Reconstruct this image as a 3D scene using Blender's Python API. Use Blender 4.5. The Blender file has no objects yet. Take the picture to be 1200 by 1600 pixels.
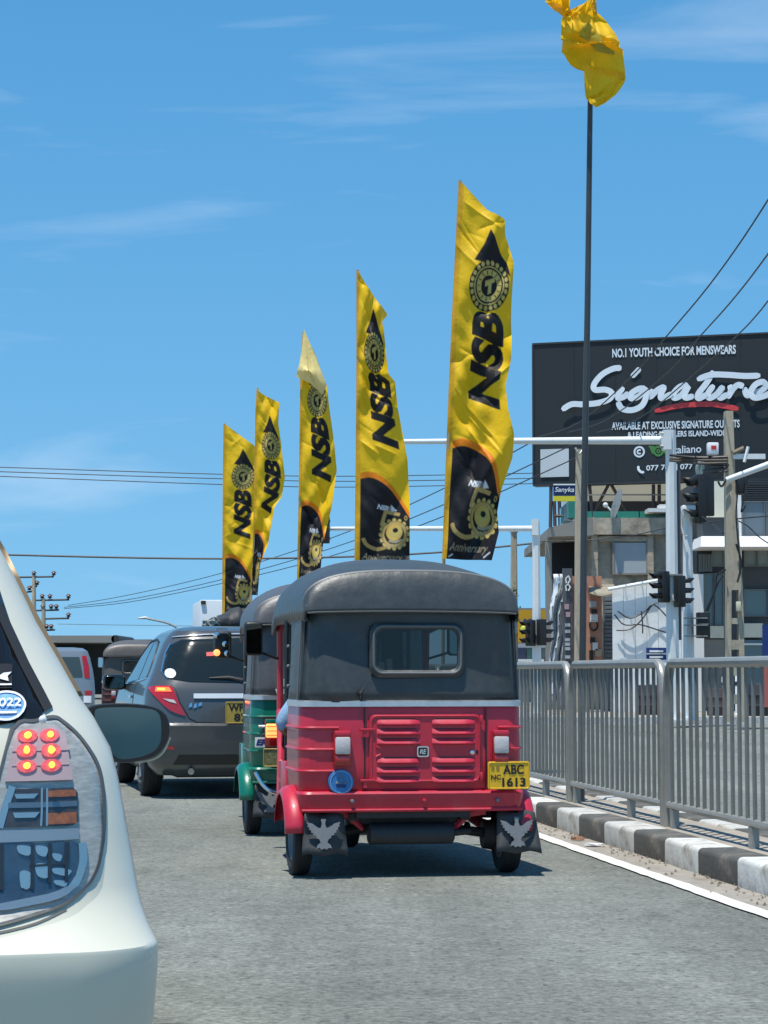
import bpy, bmesh, math, random
import numpy as np
from mathutils import Vector, Matrix, geometry
from mathutils.bvhtree import BVHTree
random.seed(7)
rng = np.random.RandomState(5)
R = math.radians
scene = bpy.context.scene
COL = scene.collection

# ------------------------------------------------------------------ camera
F, HZ, EYE = 3560.0, 1052.0, 1.09          # focal length and horizon in photo pixels, eye height in metres
PITCH = math.atan((HZ - 800) / F)
cam_d = bpy.data.cameras.new('camera')
cam = bpy.data.objects.new('camera', cam_d); COL.objects.link(cam)
cam.location = (0, 0, EYE)
cam.rotation_euler = (math.pi / 2 + PITCH, 0, 0)
cam_d.sensor_fit = 'VERTICAL'; cam_d.sensor_height = 36.0; cam_d.lens = 36.0 * F / 1600
cam_d.clip_start = 0.1; cam_d.clip_end = 6000
scene.camera = cam

# ------------------------------------------------------------------ sky, sun, exposure
SUN_EL, SUN_AZ = 75.5, -147.0               # azimuth clockwise from straight ahead: high, behind and a little left
w = bpy.data.worlds.new('World'); scene.world = w; w.use_nodes = True
nt = w.node_tree; N = nt.nodes; L = nt.links
for n in list(N): N.remove(n)
def nn(t, tree=nt, **k):
    n = tree.nodes.new(t)
    for a, b in k.items(): setattr(n, a, b)
    return n
out = nn('ShaderNodeOutputWorld'); bg = nn('ShaderNodeBackground'); bg.inputs[1].default_value = 0.105
tc = nn('ShaderNodeTexCoord')
# an even tropical blue: look the sky up a little above the horizon haze
mp = nn('ShaderNodeVectorMath', operation='MULTIPLY'); mp.inputs[1].default_value = (1, 1, 0.45)
ad = nn('ShaderNodeVectorMath', operation='ADD'); ad.inputs[1].default_value = (0, 0, 0.13)
nm = nn('ShaderNodeVectorMath', operation='NORMALIZE')
L.new(tc.outputs['Generated'], mp.inputs[0]); L.new(mp.outputs[0], ad.inputs[0]); L.new(ad.outputs[0], nm.inputs[0])
sky = nn('ShaderNodeTexSky', sky_type='NISHITA')
sky.sun_disc = False; sky.sun_elevation = R(SUN_EL); sky.sun_rotation = R(SUN_AZ)
sky.air_density = 0.95; sky.dust_density = 0.4; sky.ozone_density = 3.0; sky.altitude = 0
L.new(nm.outputs[0], sky.inputs['Vector'])
hs = nn('ShaderNodeHueSaturation'); hs.inputs['Saturation'].default_value = 1.36; hs.inputs['Hue'].default_value = 0.491
hs.inputs['Value'].default_value = 1.06
L.new(sky.outputs[0], hs.inputs['Color'])
# thin high cirrus
cm = nn('ShaderNodeMapping'); cm.inputs['Scale'].default_value = (2.0, 2.0, 11.0); cm.inputs['Rotation'].default_value = (0, R(11), 0)
cm.inputs['Location'].default_value = (3.1, 0.4, 1.7)
L.new(tc.outputs['Generated'], cm.inputs[0])
cn = nn('ShaderNodeTexNoise'); cn.inputs['Scale'].default_value = 2.2; cn.inputs['Detail'].default_value = 6; cn.inputs['Roughness'].default_value = 0.52
cn.inputs['Distortion'].default_value = 0.6
L.new(cm.outputs[0], cn.inputs['Vector'])
cr = nn('ShaderNodeValToRGB'); cr.color_ramp.elements[0].position = 0.545; cr.color_ramp.elements[1].position = 0.92
cr.color_ramp.elements[1].color = (0.38, 0.38, 0.38, 1)
L.new(cn.outputs['Fac'], cr.inputs[0])
cx = nn('ShaderNodeMix', data_type='RGBA'); cx.inputs['B'].default_value = (7.6, 8.2, 8.8, 1)
L.new(cr.outputs[0], cx.inputs['Factor']); L.new(hs.outputs[0], cx.inputs['A'])
L.new(cx.outputs['Result'], bg.inputs[0]); L.new(bg.outputs[0], out.inputs[0])
sd = bpy.data.lights.new('sun', 'SUN'); sd.energy = 4.0; sd.angle = R(0.55); sd.color = (1.0, 0.955, 0.88)
so = bpy.data.objects.new('sun', sd); COL.objects.link(so)
a_, e_ = R(SUN_AZ), R(SUN_EL)
sv = Vector((math.sin(a_) * math.cos(e_), math.cos(a_) * math.cos(e_), math.sin(e_)))
so.rotation_euler = sv.to_track_quat('Z', 'Y').to_euler()
so.location = (0, 0, 50)
vs = scene.view_settings; vs.view_transform = 'Standard'; vs.look = 'None'; vs.gamma = 1; vs.use_curve_mapping = False
vs.exposure = 0.42
scene.cycles.max_bounces = 8; scene.cycles.transparent_max_bounces = 16
scene.cycles.caustics_reflective = False; scene.cycles.caustics_refractive = False

# ------------------------------------------------------------------ layout helpers
cp_, sp_ = math.cos(PITCH), math.sin(PITCH)
def ray(x, y):
    u = (x - 600) / F; v = (800 - y) / F
    return Vector((u, cp_ - v * sp_, sp_ + v * cp_))
def at(x, y, Y):                      # the place at distance Y that the photo shows at pixel x, y
    r = ray(x, y); return r * (Y / r.y) + Vector((0, 0, EYE))
TH = R(7.8)                           # heading of the road, to the left of the view
U = Vector((-math.sin(TH), math.cos(TH), 0)); V = Vector((math.cos(TH), math.sin(TH), 0))
def road(u, v, z=0): return U * u + V * v + Vector((0, 0, z))

# ------------------------------------------------------------------ materials
MATS = {}
def M(name, col, rough=0.5, metal=0.0, coat=0.0, noise=None, bump=None, emit=None, spec=None, trans=0.0, coords='Object', dirt=None, vary=0.0):
    if name in MATS: return MATS[name]
    m = bpy.data.materials.new(name); m.use_nodes = True; t = m.node_tree
    b = t.nodes['Principled BSDF']
    b.inputs['Base Color'].default_value = (*col, 1); b.inputs['Roughness'].default_value = rough
    b.inputs['Metallic'].default_value = metal; b.inputs['Coat Weight'].default_value = coat
    b.inputs['Coat Roughness'].default_value = 0.04
    if spec is not None: b.inputs['Specular IOR Level'].default_value = spec
    if trans: b.inputs['Transmission Weight'].default_value = trans
    if emit:
        b.inputs['Emission Color'].default_value = (*emit[0], 1); b.inputs['Emission Strength'].default_value = emit[1]
    tcn = nn('ShaderNodeTexCoord', t)
    last = None
    if noise:                            # (scale, amount[, stretch])
        n = nn('ShaderNodeTexNoise', t); n.inputs['Scale'].default_value = noise[0]; n.inputs['Detail'].default_value = 6
        n.inputs['Roughness'].default_value = 0.65
        if len(noise) > 2:
            mpn = nn('ShaderNodeMapping', t); mpn.inputs['Scale'].default_value = noise[2]
            t.links.new(tcn.outputs[coords], mpn.inputs[0]); t.links.new(mpn.outputs[0], n.inputs['Vector'])
        else: t.links.new(tcn.outputs[coords], n.inputs['Vector'])
        mr = nn('ShaderNodeMapRange', t); mr.inputs['From Min'].default_value = 0.25; mr.inputs['From Max'].default_value = 0.75
        mr.inputs['To Min'].default_value = 1 - noise[1]; mr.inputs['To Max'].default_value = 1 + noise[1]
        t.links.new(n.outputs['Fac'], mr.inputs[0])
        mx = nn('ShaderNodeVectorMath', t, operation='SCALE'); mx.inputs[0].default_value = col
        t.links.new(mr.outputs[0], mx.inputs['Scale']); last = mx.outputs[0]
        rr = nn('ShaderNodeMapRange', t); rr.inputs['To Min'].default_value = max(0.02, rough - 0.1); rr.inputs['To Max'].default_value = min(1, rough + 0.12)
        t.links.new(n.outputs['Fac'], rr.inputs[0]); t.links.new(rr.outputs[0], b.inputs['Roughness'])
    if dirt:                             # (colour, scale, threshold, amount): stains with a shape of their own
        n = nn('ShaderNodeTexNoise', t); n.inputs['Scale'].default_value = dirt[1]; n.inputs['Detail'].default_value = 8; n.inputs['Roughness'].default_value = 0.7
        t.links.new(tcn.outputs[coords], n.inputs['Vector'])
        mr = nn('ShaderNodeMapRange', t); mr.inputs['From Min'].default_value = dirt[2]; mr.inputs['From Max'].default_value = dirt[2] + 0.18
        mr.inputs['To Max'].default_value = dirt[3]; t.links.new(n.outputs['Fac'], mr.inputs[0])
        mi = nn('ShaderNodeMix', t, data_type='RGBA'); mi.inputs['B'].default_value = (*dirt[0], 1); mi.inputs['A'].default_value = (*col, 1)
        if last is not None: t.links.new(last, mi.inputs['A'])
        t.links.new(mr.outputs[0], mi.inputs['Factor']); last = mi.outputs['Result']
    if vary and last is not None:        # every piece a little different
        oi = nn('ShaderNodeObjectInfo', t); mr = nn('ShaderNodeMapRange', t); mr.inputs['To Min'].default_value = 1-vary; mr.inputs['To Max'].default_value = 1+vary*0.6
        t.links.new(oi.outputs['Random'], mr.inputs[0]); sc = nn('ShaderNodeVectorMath', t, operation='SCALE'); t.links.new(last, sc.inputs[0]); t.links.new(mr.outputs[0], sc.inputs['Scale']); last = sc.outputs[0]
    if last is not None: t.links.new(last, b.inputs['Base Color'])
    if bump:
        n = nn('ShaderNodeTexNoise', t); n.inputs['Scale'].default_value = bump[0]; n.inputs['Detail'].default_value = 5
        t.links.new(tcn.outputs[coords], n.inputs['Vector'])
        bp = nn('ShaderNodeBump', t); bp.inputs['Strength'].default_value = bump[1]; bp.inputs['Distance'].default_value = bump[2] if len(bump) > 2 else 0.01
        t.links.new(n.outputs['Fac'], bp.inputs['Height']); t.links.new(bp.outputs[0], b.inputs['Normal'])
    MATS[name] = m; return m

def thin_glass(name, tint, refl=0.12, rough=0.01):
    if name in MATS: return MATS[name]
    m = bpy.data.materials.new(name); m.use_nodes = True; t = m.node_tree
    for n in list(t.nodes): t.nodes.remove(n)
    o = nn('ShaderNodeOutputMaterial', t); tr = nn('ShaderNodeBsdfTransparent', t); gl = nn('ShaderNodeBsdfGlossy', t); mx = nn('ShaderNodeMixShader', t)
    tr.inputs[0].default_value = (*tint, 1); gl.inputs['Roughness'].default_value = rough; gl.inputs[0].default_value = (1, 1, 1, 1)
    lw = nn('ShaderNodeLayerWeight', t); lw.inputs['Blend'].default_value = 0.5
    pw = nn('ShaderNodeMath', t, operation='POWER'); pw.inputs[1].default_value = 4.0; t.links.new(lw.outputs['Facing'], pw.inputs[0])
    mm = nn('ShaderNodeMath', t, operation='MULTIPLY_ADD'); mm.inputs[1].default_value = 0.7; mm.inputs[2].default_value = refl; mm.use_clamp = True
    t.links.new(pw.outputs[0], mm.inputs[0]); t.links.new(mm.outputs[0], mx.inputs[0])
    t.links.new(tr.outputs[0], mx.inputs[1]); t.links.new(gl.outputs[0], mx.inputs[2]); t.links.new(mx.outputs[0], o.inputs[0])
    MATS[name] = m; return m

red = M('red_paint', (0.53, 0.018, 0.045), 0.42, coat=0.35, noise=(6, 0.14), bump=(5, 0.12, 0.02), dirt=((0.26, 0.12, 0.09), 6, 0.55, 0.45))
green = M('green_paint', (0.0, 0.15, 0.09), 0.32, coat=0.6, noise=(9, 0.1))
white_car = M('pearl_white_paint', (0.64, 0.635, 0.525), 0.35, coat=0.45, noise=(3, 0.02))
grey_car = M('grey_metallic_paint', (0.085, 0.090, 0.092), 0.3, metal=0.25, coat=0.6)
silver_car = M('silver_paint', (0.30, 0.32, 0.33), 0.3, metal=0.5, coat=0.8)
vinyl = M('black_vinyl', (0.048, 0.056, 0.058), 0.42, noise=(14, 0.2), bump=(9, 0.35, 0.02), dirt=((0.13, 0.125, 0.11), 4, 0.55, 0.45))
vinyl2 = M('grey_vinyl', (0.085, 0.085, 0.088), 0.42, noise=(14, 0.15), bump=(38, 0.25, 0.006))
seam_m = M('vinyl_piping', (0.13, 0.138, 0.138), 0.5)
black = M('black_plastic', (0.016, 0.017, 0.018), 0.45, noise=(20, 0.2))
blackgloss = M('gloss_black', (0.012, 0.013, 0.014), 0.12, coat=0.5)
rubber = M('tyre_rubber', (0.022, 0.022, 0.023), 0.8, noise=(30, 0.3), bump=(60, 0.3, 0.004))
chrome = M('chrome', (0.72, 0.74, 0.76), 0.16, metal=1.0, noise=(12, 0.08))
alu = M('aluminium_strip', (0.66, 0.68, 0.69), 0.34, metal=0.9, noise=(20, 0.1))
steel = M('painted_steel_grey', (0.31, 0.315, 0.29), 0.4, metal=0.3, noise=(11, 0.15), dirt=((0.11, 0.085, 0.06), 6, 0.62, 0.5))
dark_steel = M('dark_underbody_steel', (0.03, 0.031, 0.033), 0.6, noise=(18, 0.35))
white_steel = M('white_steel_paint', (0.72, 0.75, 0.74), 0.42, noise=(6, 0.05), dirt=((0.42, 0.42, 0.38), 3, 0.62, 0.4))
white = M('white_print', (0.78, 0.80, 0.80), 0.5)
amber_plate = M('plate_yellow', (0.80, 0.47, 0.015), 0.4, noise=(40, 0.08))
ink = M('black_print', (0.012, 0.012, 0.014), 0.5)
redprint = M('red_print', (0.62, 0.03, 0.035), 0.5)
blueprint = M('blue_print', (0.02, 0.12, 0.42), 0.45)
dkblue = M('dark_blue_print', (0.012, 0.035, 0.16), 0.45)
silverp = M('silver_sticker', (0.19, 0.195, 0.195), 0.45, metal=0.2, noise=(60, 0.15))
gold = M('gold_print', (0.46, 0.30, 0.07), 0.5)
glass_dark = thin_glass('tinted_glass', (0.10, 0.12, 0.12), 0.11)
glass_clear = thin_glass('clear_glass', (0.36, 0.39, 0.39), 0.03)
lens_clear = thin_glass('clear_lens', (0.94, 0.94, 0.92), 0.045)
car_glass = M('dark_car_glass', (0.012, 0.016, 0.017), 0.03, spec=0.6)
lamp_red = M('red_lamp_lens', (0.42, 0.01, 0.012), 0.12, coat=1)
lamp_red_lit = M('red_lamp_lit', (0.6, 0.02, 0.01), 0.2, emit=((1.0, 0.08, 0.02), 1.6))
led_core = M('led_core', (1, 0.3, 0.05), 0.3, emit=((1.0, 0.36, 0.03), 3.0))
led_glow = M('led_reflector_lit', (0.62, 0.12, 0.13), 0.2, coat=0.8, noise=(90, 0.5), emit=((1.0, 0.10, 0.10), 0.28))
orange_lit = M('orange_lamp_lit', (0.9, 0.3, 0.08), 0.2, emit=((1.0, 0.36, 0.10), 1.3))
pale_lens = M('pale_lamp_lens', (0.60, 0.54, 0.52), 0.16, coat=1, noise=(28, 0.22, (1, 1, 6)))
conc = M('weathered_concrete', (0.44, 0.385, 0.295), 0.85, noise=(2.2, 0.45), bump=(7, 0.5, 0.03), dirt=((0.10, 0.085, 0.065), 1.5, 0.50, 0.8))
conc_pole = M('concrete_pole', (0.42, 0.365, 0.27), 0.85, noise=(1.8, 0.25, (6, 6, 1)), bump=(12, 0.5, 0.01), dirt=((0.14, 0.12, 0.09), 1.6, 0.55, 0.6))
skin = M('brown_skin', (0.17, 0.085, 0.05), 0.5)
hair_m = M('black_hair', (0.012, 0.011, 0.010), 0.5)

# ------------------------------------------------------------------ mesh helpers
class MB:
    def __init__(s): s.v = []; s.f = []; s.m = []; s.T = Matrix.Identity(4)
    def add(s, vs, fs, mi=0):
        o = len(s.v)
        s.v += [tuple(s.T @ Vector(p)) for p in vs]
        s.f += [tuple(i + o for i in f) for f in fs]; s.m += [mi] * len(fs); return s
    def box(s, lo, hi, mi=0):
        x0, y0, z0 = lo; x1, y1, z1 = hi
        return s.add([(x0,y0,z0),(x1,y0,z0),(x1,y1,z0),(x0,y1,z0),(x0,y0,z1),(x1,y0,z1),(x1,y1,z1),(x0,y1,z1)],
                     [(0,3,2,1),(4,5,6,7),(0,1,5,4),(1,2,6,5),(2,3,7,6),(3,0,4,7)], mi)
    def rbox(s, lo, hi, b=0.01, seg=2, mi=0):
        bm = bmesh.new(); bmesh.ops.create_cube(bm, size=1)
        for v in bm.verts: v.co = Vector([lo[i] + (v.co[i] + 0.5) * (hi[i] - lo[i]) for i in range(3)])
        bmesh.ops.bevel(bm, geom=bm.edges[:], offset=b, segments=seg, profile=0.5, affect='EDGES')
        bm.verts.index_update()
        s.add([v.co[:] for v in bm.verts], [[v.index for v in f.verts] for f in bm.faces], mi); bm.free(); return s
    def tube(s, pts, r, n=8, closed=False, mi=0, flat=1.0):
        P = [Vector(p) for p in pts]; k = len(P)
        rr = r if isinstance(r, (list, tuple)) else [r] * k
        vs = []; up = None
        for i in range(k):
            a = P[(i - 1) % k] if (closed or i > 0) else P[i]; b = P[(i + 1) % k] if (closed or i < k - 1) else P[i]
            t = (b - a).normalized()
            if up is None:
                up = t.orthogonal().normalized() if abs(t.z) > 0.9 else (Vector((0,0,1)) - t * t.z).normalized()
            else: up = (up - t * up.dot(t)).normalized()
            sd_ = t.cross(up)
            for j in range(n):
                an = 2 * math.pi * j / n
                vs.append(P[i] + up * math.sin(an) * rr[i] * flat + sd_ * math.cos(an) * rr[i])
        fs = []
        for i in range(k if closed else k - 1):
            i2 = (i + 1) % k
            for j in range(n):
                j2 = (j + 1) % n; fs.append((i*n+j, i*n+j2, i2*n+j2, i2*n+j))
        if not closed: fs += [tuple(reversed(range(n))), tuple(range((k-1)*n, k*n))]
        return s.add(vs, fs, mi)
    def cyl(s, a, b, r0, r1=None, n=16, mi=0): return s.tube([a, b], [r0, r0 if r1 is None else r1], n, mi=mi)
    def loft(s, rings, closed=True, cap=True, mi=0):
        n = len(rings[0]); vs = [p for r_ in rings for p in r_]; fs = []
        for i in range(len(rings) - 1):
            for j in range(n if closed else n - 1):
                j2 = (j + 1) % n; fs.append((i*n+j, i*n+j2, (i+1)*n+j2, (i+1)*n+j))
        if cap and closed: fs += [tuple(reversed(range(n))), tuple(range((len(rings)-1)*n, len(rings)*n))]
        return s.add(vs, fs, mi)
    def lathe(s, prof, c=(0,0,0), axis='x', n=28, mi=0, cap=True):
        rings = []
        for a, r in prof:
            ring = []
            for j in range(n):
                t = 2 * math.pi * j / n
                p = {'x': (a, r*math.cos(t), r*math.sin(t)), 'y': (r*math.cos(t), a, -r*math.sin(t)), 'z': (r*math.cos(t), r*math.sin(t), a)}[axis]
                ring.append((p[0]+c[0], p[1]+c[1], p[2]+c[2]))
            rings.append(ring)
        return s.loft(rings, cap=cap, mi=mi)
    def prism(s, poly, o, ex, ey, depth, mi=0):      # polygon in the plane o + x ex + y ey, extruded by depth along ex x ey
        o, ex, ey = Vector(o), Vector(ex), Vector(ey); nz = ex.cross(ey).normalized() * depth
        ar = sum(poly[i][0]*poly[(i+1) % len(poly)][1] - poly[(i+1) % len(poly)][0]*poly[i][1] for i in range(len(poly)))
        if ar < 0: poly = list(reversed(poly))
        n = len(poly); a = [o + ex*p[0] + ey*p[1] for p in poly]
        tri = geometry.tessellate_polygon([[Vector((p[0], p[1], 0)) for p in poly]])
        fs = []
        for t in tri:
            p, q, r_ = [Vector(poly[i]) for i in t]
            if (q.x-p.x)*(r_.y-p.y)-(r_.x-p.x)*(q.y-p.y) < 0: t = (t[0], t[2], t[1])
            fs += [tuple(i + n for i in t), tuple(reversed(t))]
        fs += [(i, (i+1) % n, n+(i+1) % n, n+i) for i in range(n)]
        return s.add(a + [p + nz for p in a], fs, mi)
    def ball(s, c, r, n=12, mi=0):
        c = Vector(c); r = (r, r, r) if not isinstance(r, (tuple, list)) else r
        rings = [[(c.x + r[0]*math.sin(t)*math.cos(2*math.pi*j/n), c.y + r[1]*math.sin(t)*math.sin(2*math.pi*j/n), c.z - r[2]*math.cos(t)) for j in range(n)]
                 for t in [math.pi*(0.02 + 0.96*i/(n//2+1)) for i in range(n//2+2)]]
        return s.loft(rings, mi=mi)
    def mesh(s, name, mats, smooth=35):
        me = bpy.data.meshes.new(name); me.from_pydata(s.v, [], s.f)
        for m in (mats if isinstance(mats, (list, tuple)) else [mats]): me.materials.append(m)
        if any(s.m): me.polygons.foreach_set('material_index', s.m)
        if smooth:
            me.polygons.foreach_set('use_smooth', [True] * len(me.polygons)); me.set_sharp_from_angle(angle=R(smooth))
        me.update(); return me
    def build(s, name, mats, parent=None, smooth=35, label=None, fix=True):
        me = s.mesh(name, mats, smooth)
        if fix:
            bm = bmesh.new(); bm.from_mesh(me); bmesh.ops.recalc_face_normals(bm, faces=bm.faces); bm.to_mesh(me); bm.free()
        return link(name, me, parent, label)
def link(name, me, parent=None, label=None):
    o = bpy.data.objects.new(name, me); COL.objects.link(o)
    if parent is not None: o.parent = parent
    if label: o['label'] = label
    return o
def thing(name, label, cat, loc=(0,0,0), rz=0.0, group=None):
    o = bpy.data.objects.new(name, None); COL.objects.link(o); o.location = loc; o.rotation_euler = (0, 0, rz)
    o.empty_display_size = 0.2
    o['label'] = label; o['category'] = cat
    if group: o['group'] = group
    return o
def tag(o, label, cat, group=None):
    o['label'] = label; o['category'] = cat
    if group: o['group'] = group
    return o
def struct(o): o['kind'] = 'structure'; return o
KIDS = {}
def copy_tree(o, parent=None):
    c = o.copy(); COL.objects.link(c)
    if parent is not None: c.parent = parent
    for ch in list(o.children): copy_tree(ch, c)
    return c

def inside(p, poly):
    r_ = False; x, y = p; j = len(poly) - 1
    for i in range(len(poly)):
        xi, yi = poly[i]; xj, yj = poly[j]
        if (yi > y) != (yj > y) and x < (xj - xi) * (y - yi) / (yj - yi) + xi: r_ = not r_
        j = i
    return r_
def dens(poly, step):
    o = []
    for i in range(len(poly)):
        a = Vector(poly[i]); b = Vector(poly[(i+1) % len(poly)]); k = max(1, int(math.ceil((b-a).length / step)))
        o += [tuple(a + (b - a) * j / k) for j in range(k)]
    return o
def rrect(x0, y0, x1, y1, r, n=5):
    o = []
    for cx_, cy_, a0 in ((x1-r, y0+r, -90), (x1-r, y1-r, 0), (x0+r, y1-r, 90), (x0+r, y0+r, 180)):
        for i in range(n+1):
            t = R(a0 + 90*i/n); o.append((cx_ + r*math.cos(t), cy_ + r*math.sin(t)))
    return o
def smooth_poly(pts, n=4, closed=True):
    P = [Vector(p) for p in pts]; k = len(P); o = []
    for i in range(k if closed else k - 1):
        p0 = P[(i-1) % k] if closed or i > 0 else P[i]; p1 = P[i]; p2 = P[(i+1) % k]; p3 = P[(i+2) % k] if closed or i < k-2 else P[(i+1) % k]
        for j in range(n):
            t = j / n
            o.append(0.5*((2*p1)+(p2-p0)*t+(2*p0-5*p1+4*p2-p3)*t*t+(3*p1-p0-3*p2+p3)*t**3))
    if not closed: o.append(P[-1])
    return [tuple(p) for p in o]
def cdt(poly, step, hole=None):
    pts = dens(poly, step); loops = [pts]
    if hole: loops.append(dens(hole, step))
    vs, es = [], []
    for lp in loops:
        o = len(vs); vs += [Vector(p) for p in lp]; es += [(o+i, o+(i+1) % len(lp)) for i in range(len(lp))]
    xs = [p[0] for p in pts]; ys = [p[1] for p in pts]
    nx = int((max(xs)-min(xs))/step)+1; ny = int((max(ys)-min(ys))/step)+1
    if nx*ny < 6000:
        for i in range(1, nx):
            for j in range(1, ny):
                p = (min(xs)+i*step+1e-4, min(ys)+j*step+1.3e-4)
                if inside(p, pts) and not (hole and inside(p, loops[1])): vs.append(Vector(p))
    r_ = geometry.delaunay_2d_cdt(vs, es, [], 0, 1e-6)
    ov = [tuple(p) for p in r_[0]]; of = []
    for f in r_[2]:
        c = (sum(ov[i][0] for i in f)/3, sum(ov[i][1] for i in f)/3)
        if inside(c, pts) and not (hole and inside(c, loops[1])): of.append(tuple(f))
    return ov, of
def bvh_of(o):
    bm = bmesh.new(); bm.from_mesh(o.data); t = BVHTree.FromBMesh(bm); bm.free(); return t
def patch(name, mat, parent, bvh, poly, side, off=0.004, step=0.04, hole=None, skirt=0.012, axial=False, build=True, mb=None, mi=0, label=None):
    """lay an outline (x,z seen from behind/front, or y,z seen from a side) on a body, a few mm proud"""
    d = {'rear': Vector((0,1,0)), 'front': Vector((0,-1,0)), 'left': Vector((1,0,0)), 'right': Vector((-1,0,0))}[side]
    ov, of = cdt(poly, step, hole); vs = []; ok = []
    for p in ov:
        o = Vector((p[0], -6, p[1])) if side == 'rear' else Vector((p[0], 9, p[1])) if side == 'front' else Vector((-6 if side == 'left' else 6, p[0], p[1]))
        h = bvh.ray_cast(o, d)
        if h[0] is None: vs.append(None); continue
        n = h[1] if h[1].dot(d) < 0 else -h[1]
        vs.append(h[0] + (-d if axial else n) * off)
    fs = [f for f in of if all(vs[i] is not None for i in f)]
    cnt = {}
    for f in fs:
        for a, b in ((f[0],f[1]),(f[1],f[2]),(f[2],f[0])): cnt[(a,b)] = cnt.get((a,b), 0) + 1
    bd = [e for e in cnt if (e[1], e[0]) not in cnt]
    vv = [v if v is not None else Vector((0,0,0)) for v in vs]; k = len(vv); low = {}
    for a, b in bd:
        for q in (a, b):
            if q not in low: low[q] = len(vv); vv.append(vv[q] + d * skirt)
    fs += [(b, a, low[a], low[b]) for a, b in bd]
    used = sorted({i for f in fs for i in f}); ix = {o: i for i, o in enumerate(used)}
    mb = mb or MB(); mb.add([vv[i] for i in used], [tuple(ix[i] for i in f) for f in fs], mi)
    return mb.build(name, mat, parent, smooth=50, label=label) if build else mb

def text_tris(s, bold=0.0, shear=0.0, spacing=1.0):
    cu = bpy.data.curves.new('t', 'FONT'); cu.body = s; cu.size = 1; cu.offset = bold; cu.shear = shear; cu.space_character = spacing
    cu.resolution_u = 4; cu.fill_mode = 'FRONT'
    ob = bpy.data.objects.new('t', cu); COL.objects.link(ob)
    dg = bpy.context.evaluated_depsgraph_get(); dg.update(); me = ob.evaluated_get(dg).to_mesh(); me.calc_loop_triangles()
    vs = [(v.co.x, v.co.y) for v in me.vertices]; ts = [tuple(t.vertices) for t in me.loop_triangles]
    ob.evaluated_get(dg).to_mesh_clear(); bpy.data.objects.remove(ob); bpy.data.curves.remove(cu)
    x0 = min(v[0] for v in vs); x1 = max(v[0] for v in vs); y1 = max(v[1] for v in vs); y0 = min(v[1] for v in vs)
    return [((v[0]-x0)/(x1-x0), (v[1]-y0)/(y1-y0)) for v in vs], ts, (x1-x0)/(y1-y0)
def text_obj(name, s, o, ex, ey, mat, parent, bold=0.0, shear=0.0, fn=None):
    """lettering whose box spans ex (width vector) and ey (height vector) from corner o"""
    vs, ts, asp = text_tris(s, bold, shear); o, ex, ey = Vector(o), Vector(ex), Vector(ey)
    P = [fn(v) if fn else o + ex*v[0] + ey*v[1] for v in vs]
    mb = MB(); mb.add(P, ts); return mb.build(name, mat, parent, smooth=0, fix=False)
def ribbon(mb, pts, wd, o, ex, ey, lift=0.004, n=6, mi=0):
    """a brush stroke: pts in the plane o, ex, ey; each stroke rises slightly so crossings never share a plane"""
    P = [Vector(p) for p in smooth_poly(pts, n, False)]; nz = Vector(ex).cross(Vector(ey)).normalized(); k = len(P); vs = []
    for i in range(k):
        t = (P[min(i+1, k-1)] - P[max(i-1, 0)]).normalized(); nrm = Vector((-t.y, t.x))
        e = min(i, k-1-i); ww = wd * 0.5 * (0.55 + 0.45 * min(1, e / 2.0))
        for q in (P[i] + nrm*ww, P[i] - nrm*ww): vs.append(Vector(o) + Vector(ex)*q.x + Vector(ey)*q.y + nz*(lift + 0.0015*i))
    mb.add(vs, [(2*i, 2*i+1, 2*i+3, 2*i+2) for i in range(k-1)], mi)

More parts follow.
